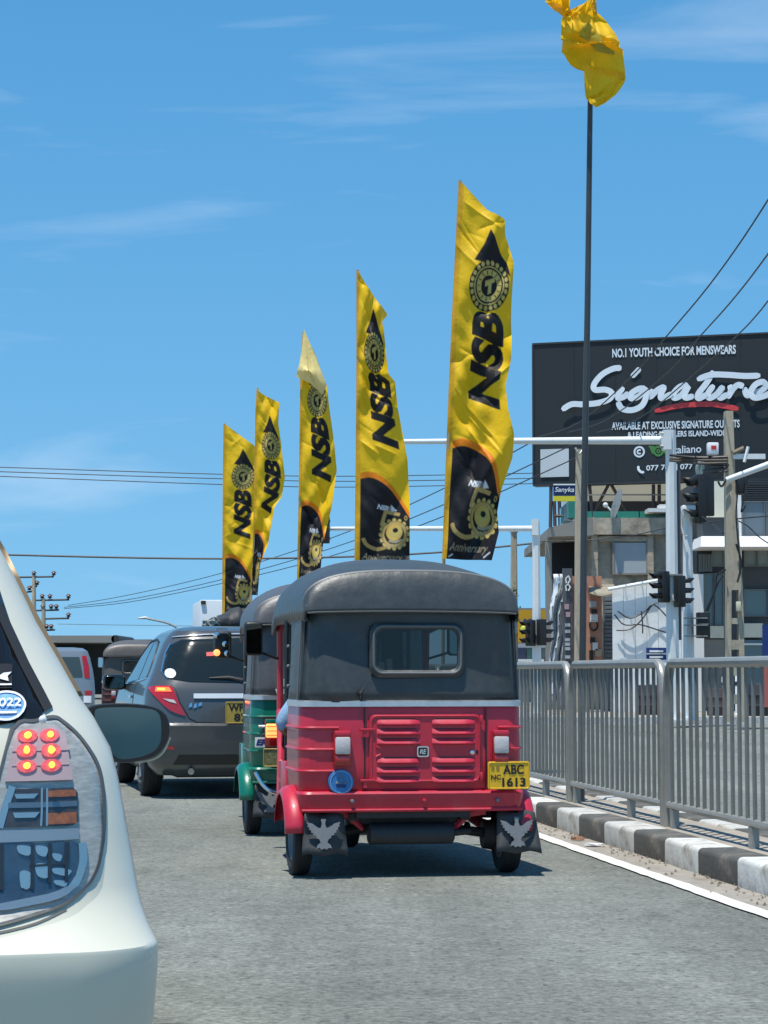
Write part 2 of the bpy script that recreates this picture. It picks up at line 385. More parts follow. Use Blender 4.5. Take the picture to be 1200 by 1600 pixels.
# ================================================================== THE SETTING
def asphalt():
    m = bpy.data.materials.new('worn_asphalt'); m.use_nodes = True; t = m.node_tree; b = t.nodes['Principled BSDF']
    tcn = nn('ShaderNodeTexCoord', t)
    def noi(s, det=4, r=0.6, stretch=None):
        n = nn('ShaderNodeTexNoise', t); n.inputs['Scale'].default_value = s; n.inputs['Detail'].default_value = det; n.inputs['Roughness'].default_value = r
        if stretch:
            q = nn('ShaderNodeMapping', t); q.inputs['Scale'].default_value = stretch; q.inputs['Rotation'].default_value = (0, 0, -TH)
            t.links.new(tcn.outputs['Object'], q.inputs[0]); t.links.new(q.outputs[0], n.inputs['Vector'])
        else: t.links.new(tcn.outputs['Object'], n.inputs['Vector'])
        return n
    fine = noi(30, 7, 0.78); mid = noi(5, 6, 0.7); big = noi(0.55, 4, 0.55, (2.2, 0.5, 1)); vor = nn('ShaderNodeTexVoronoi', t)
    vor.inputs['Scale'].default_value = 62; t.links.new(tcn.outputs['Object'], vor.inputs['Vector'])
    r1 = nn('ShaderNodeValToRGB', t); e = r1.color_ramp.elements
    e[0].position = 0.32; e[0].color = (0.080, 0.089, 0.078, 1); e[1].position = 0.66; e[1].color = (0.300, 0.312, 0.275, 1)
    t.links.new(fine.outputs['Fac'], r1.inputs[0])
    m1 = nn('ShaderNodeMapRange', t); m1.inputs['From Min'].default_value = 0.3; m1.inputs['From Max'].default_value = 0.7; m1.inputs['To Min'].default_value = 0.80; m1.inputs['To Max'].default_value = 1.16
    t.links.new(big.outputs['Fac'], m1.inputs[0])
    m2 = nn('ShaderNodeMapRange', t); m2.inputs['From Min'].default_value = 0.3; m2.inputs['From Max'].default_value = 0.7; m2.inputs['To Min'].default_value = 0.80; m2.inputs['To Max'].default_value = 1.18
    t.links.new(mid.outputs['Fac'], m2.inputs[0])
    trk = noi(1.0, 3, 0.5, (1.5, 0.06, 1)); m3 = nn('ShaderNodeMapRange', t); m3.inputs['From Min'].default_value = 0.35; m3.inputs['From Max'].default_value = 0.65; m3.inputs['To Min'].default_value = 0.84; m3.inputs['To Max'].default_value = 1.1
    t.links.new(trk.outputs['Fac'], m3.inputs[0])
    mu0 = nn('ShaderNodeMath', t, operation='MULTIPLY'); t.links.new(m1.outputs[0], mu0.inputs[0]); t.links.new(m2.outputs[0], mu0.inputs[1])
    mu = nn('ShaderNodeMath', t, operation='MULTIPLY'); t.links.new(mu0.outputs[0], mu.inputs[0]); t.links.new(m3.outputs[0], mu.inputs[1])
    sc = nn('ShaderNodeVectorMath', t, operation='SCALE'); t.links.new(r1.outputs[0], sc.inputs[0]); t.links.new(mu.outputs[0], sc.inputs['Scale'])
    # small dark pits between the stones
    pit = noi(13, 3, 0.5, (2.0, 0.9, 1)); pr = nn('ShaderNodeMapRange', t); pr.inputs['From Min'].default_value = 0.61; pr.inputs['From Max'].default_value = 0.70; pr.inputs['To Max'].default_value = 0.6
    t.links.new(pit.outputs['Fac'], pr.inputs[0])
    # oil drips and old stains
    oil = noi(0.9, 5, 0.62, (1.6, 0.8, 1)); orr = nn('ShaderNodeMapRange', t); orr.inputs['From Min'].default_value = 0.58; orr.inputs['From Max'].default_value = 0.74; orr.inputs['To Min'].default_value = 1.0; orr.inputs['To Max'].default_value = 0.68
    t.links.new(oil.outputs['Fac'], orr.inputs[0]); mu2 = nn('ShaderNodeMath', t, operation='MULTIPLY'); t.links.new(mu.outputs[0], mu2.inputs[0]); t.links.new(orr.outputs[0], mu2.inputs[1]); t.links.new(mu2.outputs[0], sc.inputs['Scale'])
    mi = nn('ShaderNodeMix', t, data_type='RGBA'); mi.inputs['B'].default_value = (0.06, 0.066, 0.066, 1)
    t.links.new(pr.outputs[0], mi.inputs['Factor']); t.links.new(sc.outputs[0], mi.inputs['A'])
    t.links.new(mi.outputs['Result'], b.inputs['Base Color']); b.inputs['Roughness'].default_value = 0.85; b.inputs['Specular IOR Level'].default_value = 0.25
    bp = nn('ShaderNodeBump', t); bp.inputs['Strength'].default_value = 0.55; bp.inputs['Distance'].default_value = 0.012
    ad_ = nn('ShaderNodeMath', t, operation='ADD'); t.links.new(fine.outputs['Fac'], ad_.inputs[0]); t.links.new(vor.outputs['Distance'], ad_.inputs[1])
    t.links.new(ad_.outputs[0], bp.inputs['Height']); t.links.new(bp.outputs[0], b.inputs['Normal'])
    return m
asph = asphalt()
earth = M('dusty_ground', (0.38, 0.33, 0.25), 0.95, noise=(1.2, 0.2))
gutter = M('dusty_gutter', (0.30, 0.275, 0.235), 0.95, noise=(7, 0.25), bump=(30, 0.4, 0.01), dirt=((0.17, 0.14, 0.10), 4, 0.55, 0.7))
paint_line = M('worn_road_paint', (0.66, 0.66, 0.62), 0.7, noise=(10, 0.1), bump=(40, 0.3, 0.004), dirt=((0.28, 0.28, 0.26), 9, 0.58, 0.75))
kerb_white = M('kerb_white_paint', (0.58, 0.59, 0.56), 0.8, noise=(5, 0.12), bump=(25, 0.5, 0.008), dirt=((0.22, 0.19, 0.14), 6, 0.48, 0.75), vary=0.22)
kerb_black = M('kerb_black_paint', (0.085, 0.086, 0.078), 0.8, noise=(5, 0.25), bump=(25, 0.5, 0.008), dirt=((0.24, 0.21, 0.17), 6, 0.50, 0.65), vary=0.25)
paving = M('dusty_paving', (0.33, 0.295, 0.24), 0.95, noise=(3, 0.22), bump=(22, 0.5, 0.012), dirt=((0.17, 0.145, 0.11), 2.2, 0.55, 0.6))

mb = MB(); mb.add([(-3000,-3000,-0.02),(3000,-3000,-0.02),(3000,3000,-0.02),(-3000,3000,-0.02)], [(0,1,2,3)])
struct(mb.build('ground', earth, smooth=0))
def strip(u0, u1, v0, v1, z): return [road(u0, v0, z), road(u0, v1, z), road(u1, v1, z), road(u1, v0, z)]
mb = MB(); mb.add(strip(-40, 420, -7.0, 60, 0.0), [(0,1,2,3)])
struct(mb.build('road', asph, smooth=0))
mb = MB(); mb.add(strip(-10, 90, 3.155, 3.40, 0.004), [(0,1,2,3)])
struct(mb.build('gutter_strip', gutter, smooth=0))
# painted edge lines, with slightly ragged borders
def line(u0, u1, v0, v1, z):
    mb = MB(); vs = []; k = int((u1-u0)/0.12)
    for i in range(k+1):
        u = u0 + (u1-u0)*i/k
        for q in (v0, v1): vs.append(road(u, q + random.uniform(-0.006, 0.006), z))
    mb.add(vs, [(2*i, 2*i+1, 2*i+3, 2*i+2) for i in range(k)]); return mb
mb = line(3, 60, 3.065, 3.165, 0.008); struct(mb.build('edge_line', paint_line, smooth=0))
mb = line(3, 60, 4.42, 4.52, 0.004); struct(mb.build('edge_line', paint_line, smooth=0))
mb = line(2, 60, -2.95, -2.85, 0.004); struct(mb.build('lane_line', paint_line, smooth=0))

# the median island: two rows of painted kerb blocks and a dusty paved top
island = struct(bpy.data.objects.new('median_island', None)); COL.objects.link(island)
top = MB(); k = 60
top.box((3.60, -8, 0.0), (4.02, 62, 0.138)); top.T = Matrix.Identity(4)
o = top.build('island_top', paving, island, smooth=0); island.rotation_euler = (0, 0, TH)
blk = MB().rbox((0, 0.006, -0.05), (0.235, 0.729, 0.152), 0.028, 3)
meW = blk.mesh('kerb_block', kerb_white); meB = blk.mesh('kerb_block', kerb_black)
for i in range(-6, 46):
    for v0 in (3.385, 4.0):
        b = link('kerb_block', meB if (i % 2 == 0) else meW, island)
        b.location = (v0 + random.uniform(-0.006, 0.006), 11.4 + 0.735*i, random.uniform(-0.006, 0.004)); b.rotation_euler = (0, random.uniform(-0.015, 0.015), random.uniform(-0.008, 0.008))
# grit and litter lying in the gutter
def litter(name, px, py, label, cat, mat, sz):
    p = at(px, py, 10); r_ = ray(px, py); t = (0.012 - EYE) / r_.z; p = r_*t + Vector((0,0,EYE))
    mb = MB(); k = 9
    for s in range(2): pass
    rings = []
    for q in (0, 1): rings.append([(math.cos(2*math.pi*j/k)*sz*random.uniform(.6,1.1), math.sin(2*math.pi*j/k)*sz*random.uniform(.4,.8), 0.004 + q*0.012*random.uniform(.4,1.8)) for j in range(k)])
    mb.loft(rings); o = mb.build(name, mat); o.location = (p.x, p.y, 0.008); tag(o, label, cat)
litter('litter_paper', 928, 1321, 'crumpled white paper scrap in the gutter beside the kerb', 'litter', white, 0.07)
litter('dead_leaf', 903, 1312, 'dry brown leaf lying in the gutter nearest the red three-wheeler', 'leaf', M('dry_leaf', (0.22, 0.11, 0.06), 0.8), 0.05)

gb = MB()
for k in range(420):
    u_ = random.uniform(9.5, 26); v_ = 3.385 - abs(random.gauss(0, 0.09)); s_ = random.uniform(0.004, 0.014); p = road(u_, v_, 0.006)
    a_ = [random.uniform(.6, 1.3)*s_ for _ in range(6)]
    gb.add([p+Vector((a_[0],0,0)), p+Vector((-a_[1]*.5,a_[2],0)), p+Vector((-a_[3]*.5,-a_[4],0)), p+Vector((0,0,a_[5]))], [(0,1,3),(1,2,3),(2,0,3)])
o = gb.build('gutter_grit', M('grit', (0.20,0.17,0.13), 0.9, noise=(3,0.4)), smooth=0); o['kind'] = 'stuff'
# the pavement across the junction, with its kerb
mb = MB(); mb.box((2.0, 49.4, -0.05), (60, 75, 0.14)); struct(mb.build('far_pavement', paving, smooth=0))
mb = MB(); mb.box((1.98, 49.12, -0.05), (60, 49.38, 0.155)); struct(mb.build('far_kerb', kerb_white, smooth=0))
# the pavement along the left of the road
mb = MB(); mb.box((-12, -20, -0.05), (-7.0, 160, 0.14)); o = struct(mb.build('left_pavement', paving, smooth=0)); o.rotation_euler = (0, 0, TH)

# ------------------------------------------------------------------ railing on the island
PL = 2.745
def make_panel():
    t = thing('railing_panel', 'x', 'railing')
    r = 0.031; h = 1.012
    mb = MB(); a = [(0.04, 0.62), (0.05, 0.80), (0.075, 0.92), (0.115, 0.985), (0.17, h-0.0)]
    pts = [(0, y, z) for y, z in a] + [(0, PL*0.5, h)] + [(0, PL - y, z) for y, z in reversed(a)]
    mb.tube([(0, 0.04, -0.02)] + pts + [(0, PL-0.04, -0.02)], r, 10); mb.build('hoop_frame', steel, t)
    mb = MB(); mb.tube([(0, 0.07, 0.135), (0, PL-0.07, 0.135)], 0.024, 8); mb.build('bottom_rail', steel, t)
    for y in (PL*0.33, PL*0.93):
        mb = MB(); mb.box((-0.022, y-0.03, -0.02), (0.022, y+0.03, 0.115)); mb.build('foot', steel, t)
    me = None
    for i in range(18):
        y = 0.155 + i*(PL-0.31)/17
        if me is None: me = MB().tube([(0,0,0.15), (0,0,h-0.02)], 0.0138, 6).mesh('baluster', M('baluster_steel', (0.19, 0.195, 0.18), 0.45, metal=0.25, noise=(11, 0.2), dirt=((0.11, 0.085, 0.06), 6, 0.60, 0.5)))
        o = link('baluster', me, t); o.location = (random.uniform(-.003,.003), y + random.uniform(-.004,.004), 0); o.rotation_euler = (random.uniform(-.006,.006), random.uniform(-.004,.004), 0)
    return t
pl = [(0, 'grey railing panel in front of the right-hand concrete pole, cut by the right edge', None), (1, 'whole grey railing panel standing in front of the white hoarding', None), (2, 'grey railing panel half hidden by the red three-wheeler', None)]
proto = make_panel()
def panel_at(o, u, v, rz):
    p = road(u, v, 0.14); o.location = p; o.rotation_euler = (0, 0, rz)
for i, lab, g in pl:
    o = proto if i == 0 else copy_tree(proto)
    o['label'] = lab; o['group'] = 'railing panels along the median'
    panel_at(o, 11.2 + PL*i, 3.69, TH)
pv = road(11.2 + PL*3, 3.69, 0.14); hd = math.atan2(4.08, 23.8)        # further on the railing bears left with the flags
for i in range(5):
    o = copy_tree(proto); o['label'] = 'grey railing panel hidden behind the red three-wheeler'; o['group'] = 'railing panels hidden behind the three-wheelers'
    o.location = pv + Vector((-math.sin(hd), math.cos(hd), 0)) * PL * i; o.rotation_euler = (0, 0, hd)

# ------------------------------------------------------------------ small builders
def slab(mb, x0, y0, x1, y1, Y, dep, mi=0):          # a block whose front covers those pixels at distance Y
    a = at(x0, y1, Y); b = at(x1, y0, Y); return mb.box((a.x, Y, a.z), (b.x, Y + dep, b.z), mi)
def quadface(x0, y0, x1, y1, Y):
    a = at(x0, y1, Y); b = at(x1, y0, Y); return Vector((a.x, Y, a.z)), Vector((b.x-a.x, 0, 0)), Vector((0, 0, b.z-a.z))
def wtext(name, s, x0, y0, x1, y1, Y, mat, parent, bold=0.02, shear=0.0):
    o, ex, ey = quadface(x0, y0, x1, y1, Y); return text_obj(name, s, o, ex, ey, mat, parent, bold, shear)

# ------------------------------------------------------------------ buildings across the junction
cream = M('cream_wall', (0.68, 0.66, 0.53), 0.8, noise=(0.8, 0.08), dirt=((0.35, 0.34, 0.28), 0.9, 0.6, 0.5))
opening_shade = M('interior_shade', (0.012, 0.014, 0.017), 0.6)  # near-black colour stands in for the shade inside the openings
greenglass = M('green_glass', (0.02, 0.19, 0.13), 0.15, coat=0.5)
palepanel = M('pale_panel', (0.40, 0.45, 0.47), 0.4, noise=(1, 0.06))
teal = M('teal_glass_panel', (0.10, 0.17, 0.19), 0.18, spec=0.7)
slate = M('slate_cladding', (0.055, 0.065, 0.072), 0.5, noise=(2, 0.2))
hoard = M('white_hoarding_sheet', (0.78, 0.80, 0.78), 0.5, noise=(0.6, 0.09, (4, 4, 0.5)), bump=(3, 0.3, 0.05), dirt=((0.42, 0.44, 0.44), 1.1, 0.55, 0.5))
whitewash = M('white_awning', (0.72, 0.74, 0.73), 0.6, noise=(1, 0.05))
plaster = M('grey_plaster', (0.27, 0.26, 0.23), 0.85, noise=(1, 0.2), dirt=((0.12, 0.11, 0.09), 1.3, 0.55, 0.6))
bA = thing('concrete_building', 'unfinished grey concrete building with stained walls under the black billboard', 'building', at(925, 1131, 60) * 1.0)
def kid(o, par):                                      # parent without moving
    o.parent = par; o.location = o.location - par.location; return o
def bpart(name, mb, mat, par, **k):
    o = mb.build(name, mat, None, **k); o.parent = par; o.location = -par.location; return o
mb = MB(); slab(mb, 925, 836, 1104, 1131, 60, 9); bpart('wall', mb, conc, bA, smooth=0)
mb = MB(); slab(mb, 922, 809, 1108, 835, 59.75, 9.3); bpart('parapet', mb, conc, bA, smooth=0)
for x0, x1 in ((926, 934), (1014, 1021), (1096, 1103)):
    mb = MB(); slab(mb, x0, 836, x1, 1131, 59.85, 0.2); bpart('pilaster', mb, conc, bA, smooth=0)
mb = MB(); slab(mb, 935, 838, 1013, 846, 59.88, 0.15); bpart('lintel', mb, conc, bA, smooth=0)
mb = MB(); slab(mb, 960, 848, 1010, 895, 59.9, 0.12); fr = bpart('window_panel', mb, palepanel, bA, smooth=0)
mb = MB()
for a in ((957, 845, 960, 898), (1010, 845, 1013, 898), (960, 895, 1010, 898)): slab(mb, *a, 59.86, 0.14)
bpart('window_frame', mb, plaster, bA, smooth=0)
mb = MB(); p = [at(856, 826, 59), at(924.5, 809, 59), at(924.5, 838, 59), at(856, 840, 59)]
mb.loft([[(q.x, 58.6, q.z) for q in p], [(q.x, 69, q.z) for q in p]]); bpart('cantilever_slab', mb, plaster, bA, smooth=0)
mb = MB(); slab(mb, 855, 840, 862, 1131, 59.2, 0.5); bpart('corner_pillar', mb, plaster, bA, smooth=0)
mb = MB(); slab(mb, 862, 838, 924.5, 905, 61.5, 0.2); bpart('opening_shade_panel', mb, opening_shade, bA, smooth=0)
mb = MB(); slab(mb, 862, 905, 924.5, 1131, 60.5, 0.3); bpart('lower_wall', mb, plaster, bA, smooth=0)
mb = MB(); slab(mb, 905, 752, 1060, 783, 65.5, 6); slab(mb, 1060, 752, 1175, 809, 65.5, 6); bpart('upper_wall', mb, cream, bA, smooth=0)
mb = MB(); slab(mb, 889, 783, 1060, 809, 65, 4); bpart('upper_shade_block', mb, opening_shade, bA, smooth=0)
for x0, x1 in ((889, 925), (927, 962), (964, 998), (1000, 1028), (1030, 1058)):
    mb = MB(); slab(mb, x0, 799, x1, 809, 60.4, 0.05); bpart('green_balustrade_panel', mb, greenglass, bA, smooth=0)
mb = MB(); slab(mb, 888, 783, 904, 809, 60.6, 3); bpart('green_side_screen', mb, greenglass, bA, smooth=0)
mb = MB(); slab(mb, 905, 772, 1060, 774, 63.44, 0.05); bpart('wall_groove_strip', mb, plaster, bA, smooth=0)
mb = MB(); slab(mb, 1013, 794, 1060, 800, 59.6, 0.8); slab(mb, 1031, 788, 1050, 794, 59.7, 0.6); bpart('roof_vent', mb, whitewash, bA, smooth=0)
# satellite dish on the parapet
d = thing('satellite_dish', 'small pale satellite dish tilted on the concrete parapet', 'satellite dish', at(958, 810, 59.8))
def dpt(x, y): q = at(x, y, 59.8); return (q.x - d.location.x, q.y - d.location.y, q.z - d.location.z)
mb = MB(); mb.loft([[(Vector(dpt(963, 788)) + Vector((0.30*s*math.cos(t)*0.45 + 0.36*s*math.sin(t)*0.35, 0.34*s*math.cos(t), 0.42*s*math.sin(t)))).to_tuple() for t in [2*math.pi*j/16 for j in range(16)]] for s in (1, 0.05)], cap=True); mb.build('dish', white_steel, d)
mb = MB(); mb.tube([dpt(963, 790), dpt(957, 800), dpt(947, 790)], 0.03, 6); mb.tube([dpt(957, 800), dpt(957, 810)], 0.03, 6); mb.build('bracket', white_steel, d)
mb = MB(); mb.ball(dpt(946, 789), 0.07, 8); mb.build('receiver', white_steel, d)

bB = thing('glazed_building', 'slate and teal panelled building behind the right-hand concrete pole', 'building', at(1150, 1131, 58))
mb = MB(); slab(mb, 1092, 751, 1330, 1131, 58.4, 12); bpart('wall', mb, slate, bB, smooth=0)
def bb_panel(name, x0, y0, x1, y1, mat, Y=58.3, dep=0.12):
    if name.endswith('pane'):
        f = MB()
        for a in ((x0-1.2, y0-1.2, x1+1.2, y0), (x0-1.2, y1, x1+1.2, y1+1.2), (x0-1.2, y0, x0, y1), (x1, y0, x1+1.2, y1)): slab(f, *a, Y-0.06, dep+0.05)
        bpart('pane_frame', f, M('pane_frame', (0.17,0.18,0.18), 0.5), bB, smooth=0)
    return bpart(name, slab(MB(), x0, y0, x1, y1, Y, dep), mat, bB, smooth=0)
bb_panel('cream_wall_panel', 1096, 752, 1131, 808, cream)
for i, x in enumerate((1160, 1196, 1232, 1268)):
    bb_panel('upper_pane', x+1, 784, x+35, 836, M('grey_blue_panel', (0.13, 0.17, 0.20), 0.3, noise=(1, 0.1)))
for i in range(9): bb_panel('louvre_slat', 1161, 752+i*3.4, 1300, 754+i*3.4, M('louvre', (0.03, 0.035, 0.04), 0.5), 58.25, 0.14)
mb = MB(); p = [at(1090, 856, 57), at(1096, 838, 57)]; q = at(1320, 838, 57)
mb.loft([[(p[0].x, 56.4, p[0].z), (p[0].x, 58.4, p[0].z), (p[1].x, 58.4, p[1].z), (p[1].x, 57.0, p[1].z)], [(q.x, 56.4, p[0].z), (q.x, 58.4, p[0].z), (q.x, 58.4, p[1].z), (q.x, 57.0, p[1].z)]]); bpart('awning', mb, whitewash, bB, smooth=0)
for i in range(8): bb_panel('vent_slat', 1093+i*2.6, 866, 1094.4+i*2.6, 893, M('vent_slat', (0.16, 0.19, 0.19), 0.5), 58.2, 0.15)
for x0, x1 in ((1114, 1130), (1164, 1182), (1184, 1202), (1204, 1222), (1224, 1242)): bb_panel('pale_pane', x0, 860, x1, 884, M('pale_green_pane', (0.20, 0.24, 0.22), 0.25, noise=(2, 0.1)))
for x0, x1 in ((1101, 1115), (1117, 1130), (1164, 1199), (1201, 1240), (1242, 1290)): bb_panel('teal_pane', x0, 922 if x0 > 1150 else 897, x1, 962 if x0 > 1150 else 976, teal)
bb_panel('white_sign_band', 1108, 978, 1131, 997, cream, 58.1, 0.2); bb_panel('white_sign_band', 1163, 974, 1192, 996, cream, 58.1, 0.2)
bb_panel('ground_floor_wall', 1094, 999, 1131, 1131, plaster, 58.2, 0.2)
bb_panel('shop_window', 1165, 1000, 1190, 1095, teal, 58.2, 0.15); bb_panel('window_bar', 1163, 1005, 1192, 1008, whitewash, 58.1, 0.1)
bb_panel('white_pillar', 1084, 897, 1099, 1131, whitewash, 57.6, 0.4)
bb_panel('white_pillar', 1146, 770, 1158, 905, whitewash, 57.6, 0.3)

# white hoarding of separate sheets
h = thing('hoarding_fence', 'tall white sheet hoarding with loose black cables across it', 'hoarding', at(1005, 1131, 56))
xs = [958, 976, 994, 1012, 1030, 1048, 1066, 1082]
for i in range(7):
    mb = MB(); x0, x1 = xs[i] + 0.3, xs[i+1] - 0.3; ta = 920 - (xs[i]-950)*0.17; tb = 920 - (xs[i+1]-950)*0.17
    a, b, c, e = at(x0, 1131, 56), at(x1, 1131, 56), at(x1, tb, 56), at(x0, ta, 56); dy = random.uniform(0, 0.05)
    mb.loft([[(a.x, 56+dy, a.z), (b.x, 56+dy, a.z), (b.x, 56+dy, c.z), (a.x, 56+dy, e.z)], [(a.x, 56.06+dy, a.z), (b.x, 56.06+dy, a.z), (b.x, 56.06+dy, c.z), (a.x, 56.06+dy, e.z)]])
    bpart('sheet', mb, hoard, h, smooth=0)
mb = MB(); mb.tube([at(950, 921, 55.9), at(1083, 897, 55.9)], 0.045, 8, flat=1.0); bpart('top_capping', mb, hoard, h)
for k, pts in enumerate(([(965, 955), (985, 966), (1008, 955), (1022, 945), (1046, 968)], [(960, 960), (975, 976), (1000, 976), (1030, 985), (1048, 990)], [(963, 985), (985, 983), (1003, 968), (1020, 945), (1040, 938)], [(1002, 955), (1004, 975), (1004, 990)])):
    mb = MB(); mb.tube(smooth_poly([at(*p, 55.85) for p in pts], 5, False), 0.017, 5); bpart('loose_cable', mb, ink, h)

# boards and signs on the shop corner
def board(name, x0, y0, x1, y1, Y, mat, label, cat, dep=0.12):
    c = at((x0+x1)/2, y1, Y); t = thing(name, label, cat, c); bpart('panel', slab(MB(), x0, y0, x1, y1, Y, dep), mat, t, smooth=0); return t
def on(par, o): o.parent = par; o.location = -par.location; return o
t = thing('torn_banner', 'crumpled white sheet hanging at the left corner of the concrete building', 'banner', at(870, 1100, 57))
rings = []
for i in range(30):
    y = 897 + i*7.2; row = []
    for j in range(13):
        x = 860 + 2.0*math.sin(i*0.6) + max(0, 4-i*0.4) + j*(1.75 + 0.12*math.sin(i*.35)); row.append(at(x, y, 57 + 0.22*math.sin(j*0.9 + i*0.35) + 0.12*math.sin(i*0.8 + j*2)))
    rings.append(row)
mb = MB(); mb.loft(rings, closed=False, cap=False); o = bpart('cloth', mb, M('white_sheet_cloth', (0.72, 0.76, 0.78), 0.7, noise=(2, 0.1)), t, smooth=60)
sd_ = o.modifiers.new('thickness', 'SOLIDIFY'); sd_.thickness = 0.01
t = board('sign_column', 880, 888, 894, 1036, 56.6, M('dark_sign', (0.09, 0.10, 0.11), 0.5, noise=(2, 0.15)), 'narrow dark vertical sign with small white icons beside the orange board', 'sign')
mb = MB()
for y in (906, 918):
    mb.tube([at(885, y+5, 56.55), at(884, y-2, 56.55), at(888, y-6, 56.55), at(891, y, 56.55), at(888, y+5, 56.55)], 0.022, 5)
bpart('swirl', mb, white, t)
for y, x0, x1 in ((944, 882, 889), (956, 884, 891)): bpart('icon', slab(MB(), x0, y, x1, y+8, 56.56, 0.03), M('pink_print', (0.45, 0.30, 0.33), 0.5), t, smooth=0)
for y in (974, 984, 997, 1004, 1011, 1024): bpart('icon', slab(MB(), 883, y, 891, y+5, 56.56, 0.03), palepanel, t, smooth=0)
t = board('orange_board', 895, 900, 940, 1034, 56.8, M('orange_board', (0.52, 0.24, 0.15), 0.6, noise=(1, 0.08)), 'faded orange shop board with a ringed emblem behind the concrete pole', 'sign')
mb = MB(); c = at(928, 977, 56.7); mb.tube([(c.x + 0.10*math.cos(q), 56.76, c.z + 0.13*math.sin(q)) for q in [2*math.pi*i/20 for i in range(20)]], 0.022, 6, closed=True); bpart('ring_emblem', mb, ink, t)
for a, m_ in (((921, 939, 932, 949), palepanel), ((924, 952, 933, 958), ink), ((922, 960, 934, 972), whitewash), ((922, 996, 930, 1004), ink), ((926, 1004, 934, 1016), whitewash), ((930, 1014, 940, 1026), M('tan_print', (0.45, 0.35, 0.25), 0.6)), ((921, 1016, 927, 1034), ink)):
    bpart('picture', slab(MB(), *a, 56.74, 0.05), m_, t, smooth=0)
t = board('roller_shutter', 944, 932, 960, 1131, 57.4, M('grey_shutter', (0.16, 0.19, 0.21), 0.5), 'grey slatted shutter between the orange board and the white hoarding', 'shutter')
for i in range(16): bpart('slat', slab(MB(), 945, 934+i*6.3, 959, 938.5+i*6.3, 57.36, 0.05), M('shutter_slat', (0.20, 0.235, 0.26), 0.45, noise=(2, 0.1)), t, smooth=0)
t = thing('shop_awning', 'dirty tan awning drooping over the shutter beside the hoarding', 'awning', at(940, 930, 56.3))
mb = MB(); rows = []
for j in range(9):
    q = j/8; x = 920 + 40*q; s = 5*math.sin(math.pi*q); rows.append([at(x, 914, 57.2), at(x, 921 + s*0.5, 56.4), at(x, 927+s, 56.1)])
mb.loft(rows, closed=False, cap=False); o = bpart('cloth', mb, M('tan_canvas', (0.30, 0.27, 0.20), 0.8, noise=(3, 0.2)), t, smooth=60); o.modifiers.new('thickness', 'SOLIDIFY').thickness = 0.02
t = board('blue_board', 1010, 1012, 1041, 1031, 54, dkblue, 'small blue notice board with two white lines in front of the hoarding', 'sign', 0.05)
for y in (1016, 1025): bpart('white_line', slab(MB(), 1015, y, 1036, y+3, 53.96, 0.03), white, t, smooth=0)
bpart('divider', slab(MB(), 1010, 1020.5, 1041, 1022.5, 53.95, 0.04), palepanel, t, smooth=0)
bpart('post', MB().tube([at(1025, 1031, 54.02), at(1025, 1129, 54.02)], 0.03, 8), white_steel, t)
t = board('blue_yellow_sign', 865, 758, 899, 783, 62.8, dkblue, 'blue and yellow shop sign hanging under the left end of the billboard', 'sign')
bpart('yellow_band', slab(MB(), 865, 775, 899, 783, 62.74, 0.1), M('yellow_band', (0.72, 0.60, 0.03), 0.5), t, smooth=0)
on(t, wtext('lettering', 'Sanyka', 867, 761, 897, 771, 62.72, white, None, 0.01, 0.2))
bpart('white_edge', slab(MB(), 865, 756, 899, 758, 62.74, 0.1), white, t, smooth=0)
# yellow shop further back
bY = thing('yellow_shop', 'low shop with a mustard yellow signboard between the red three-wheeler and the banner', 'shop', at(835, 1110, 78))
bpart('wall', slab(MB(), 780, 950, 870, 1110, 79, 8), plaster, bY, smooth=0)
bpart('signboard', slab(MB(), 806, 953, 862, 1004, 78, 0.4), M('mustard_board', (0.52, 0.29, 0.012), 0.6, noise=(1, 0.08)), bY, smooth=0)
on(bY, wtext('lettering', 'ATG', 813, 967, 850, 980, 77.95, dkblue, None, 0.05))
bpart('lamp', MB().ball(at(818, 985, 77.8), (0.12, 0.1, 0.18), 10), M('yellow_green_board', (0.5, 0.5, 0.05), 0.5), bY)
for i, (x0, x1, m_) in enumerate(((810, 822, 'navy'), (823, 832, 'teal2'), (846, 857, 'dkteal'))):
    bpart('rack', slab(MB(), x0, 1012, x1, 1036, 77.2, 0.6), M('rack_' + m_, [(0.02, 0.03, 0.07), (0.03, 0.09, 0.09), (0.06, 0.09, 0.10)][i], 0.6, noise=(3, 0.4)), bY, smooth=0)
bpart('shelf', slab(MB(), 808, 1006, 860, 1012, 77.4, 0.5), palepanel, bY, smooth=0)
bpart('shelf', slab(MB(), 808, 1030, 850, 1034, 77.0, 0.3), whitewash, bY, smooth=0)
t = board('blue_banner', 1192, 976, 1230, 1032, 42, dkblue, 'dark blue hanging banner at the right edge beside the concrete pole', 'banner', 0.04)
bpart('red_hem', slab(MB(), 1192, 1032, 1230, 1105, 42, 0.04), M('faded_red_cloth', (0.42, 0.13, 0.10), 0.7), t, smooth=0)
bpart('post', MB().tube([at(1212, 970, 42.1), at(1212, 1143, 42.1)], 0.04, 8), white_steel, t)

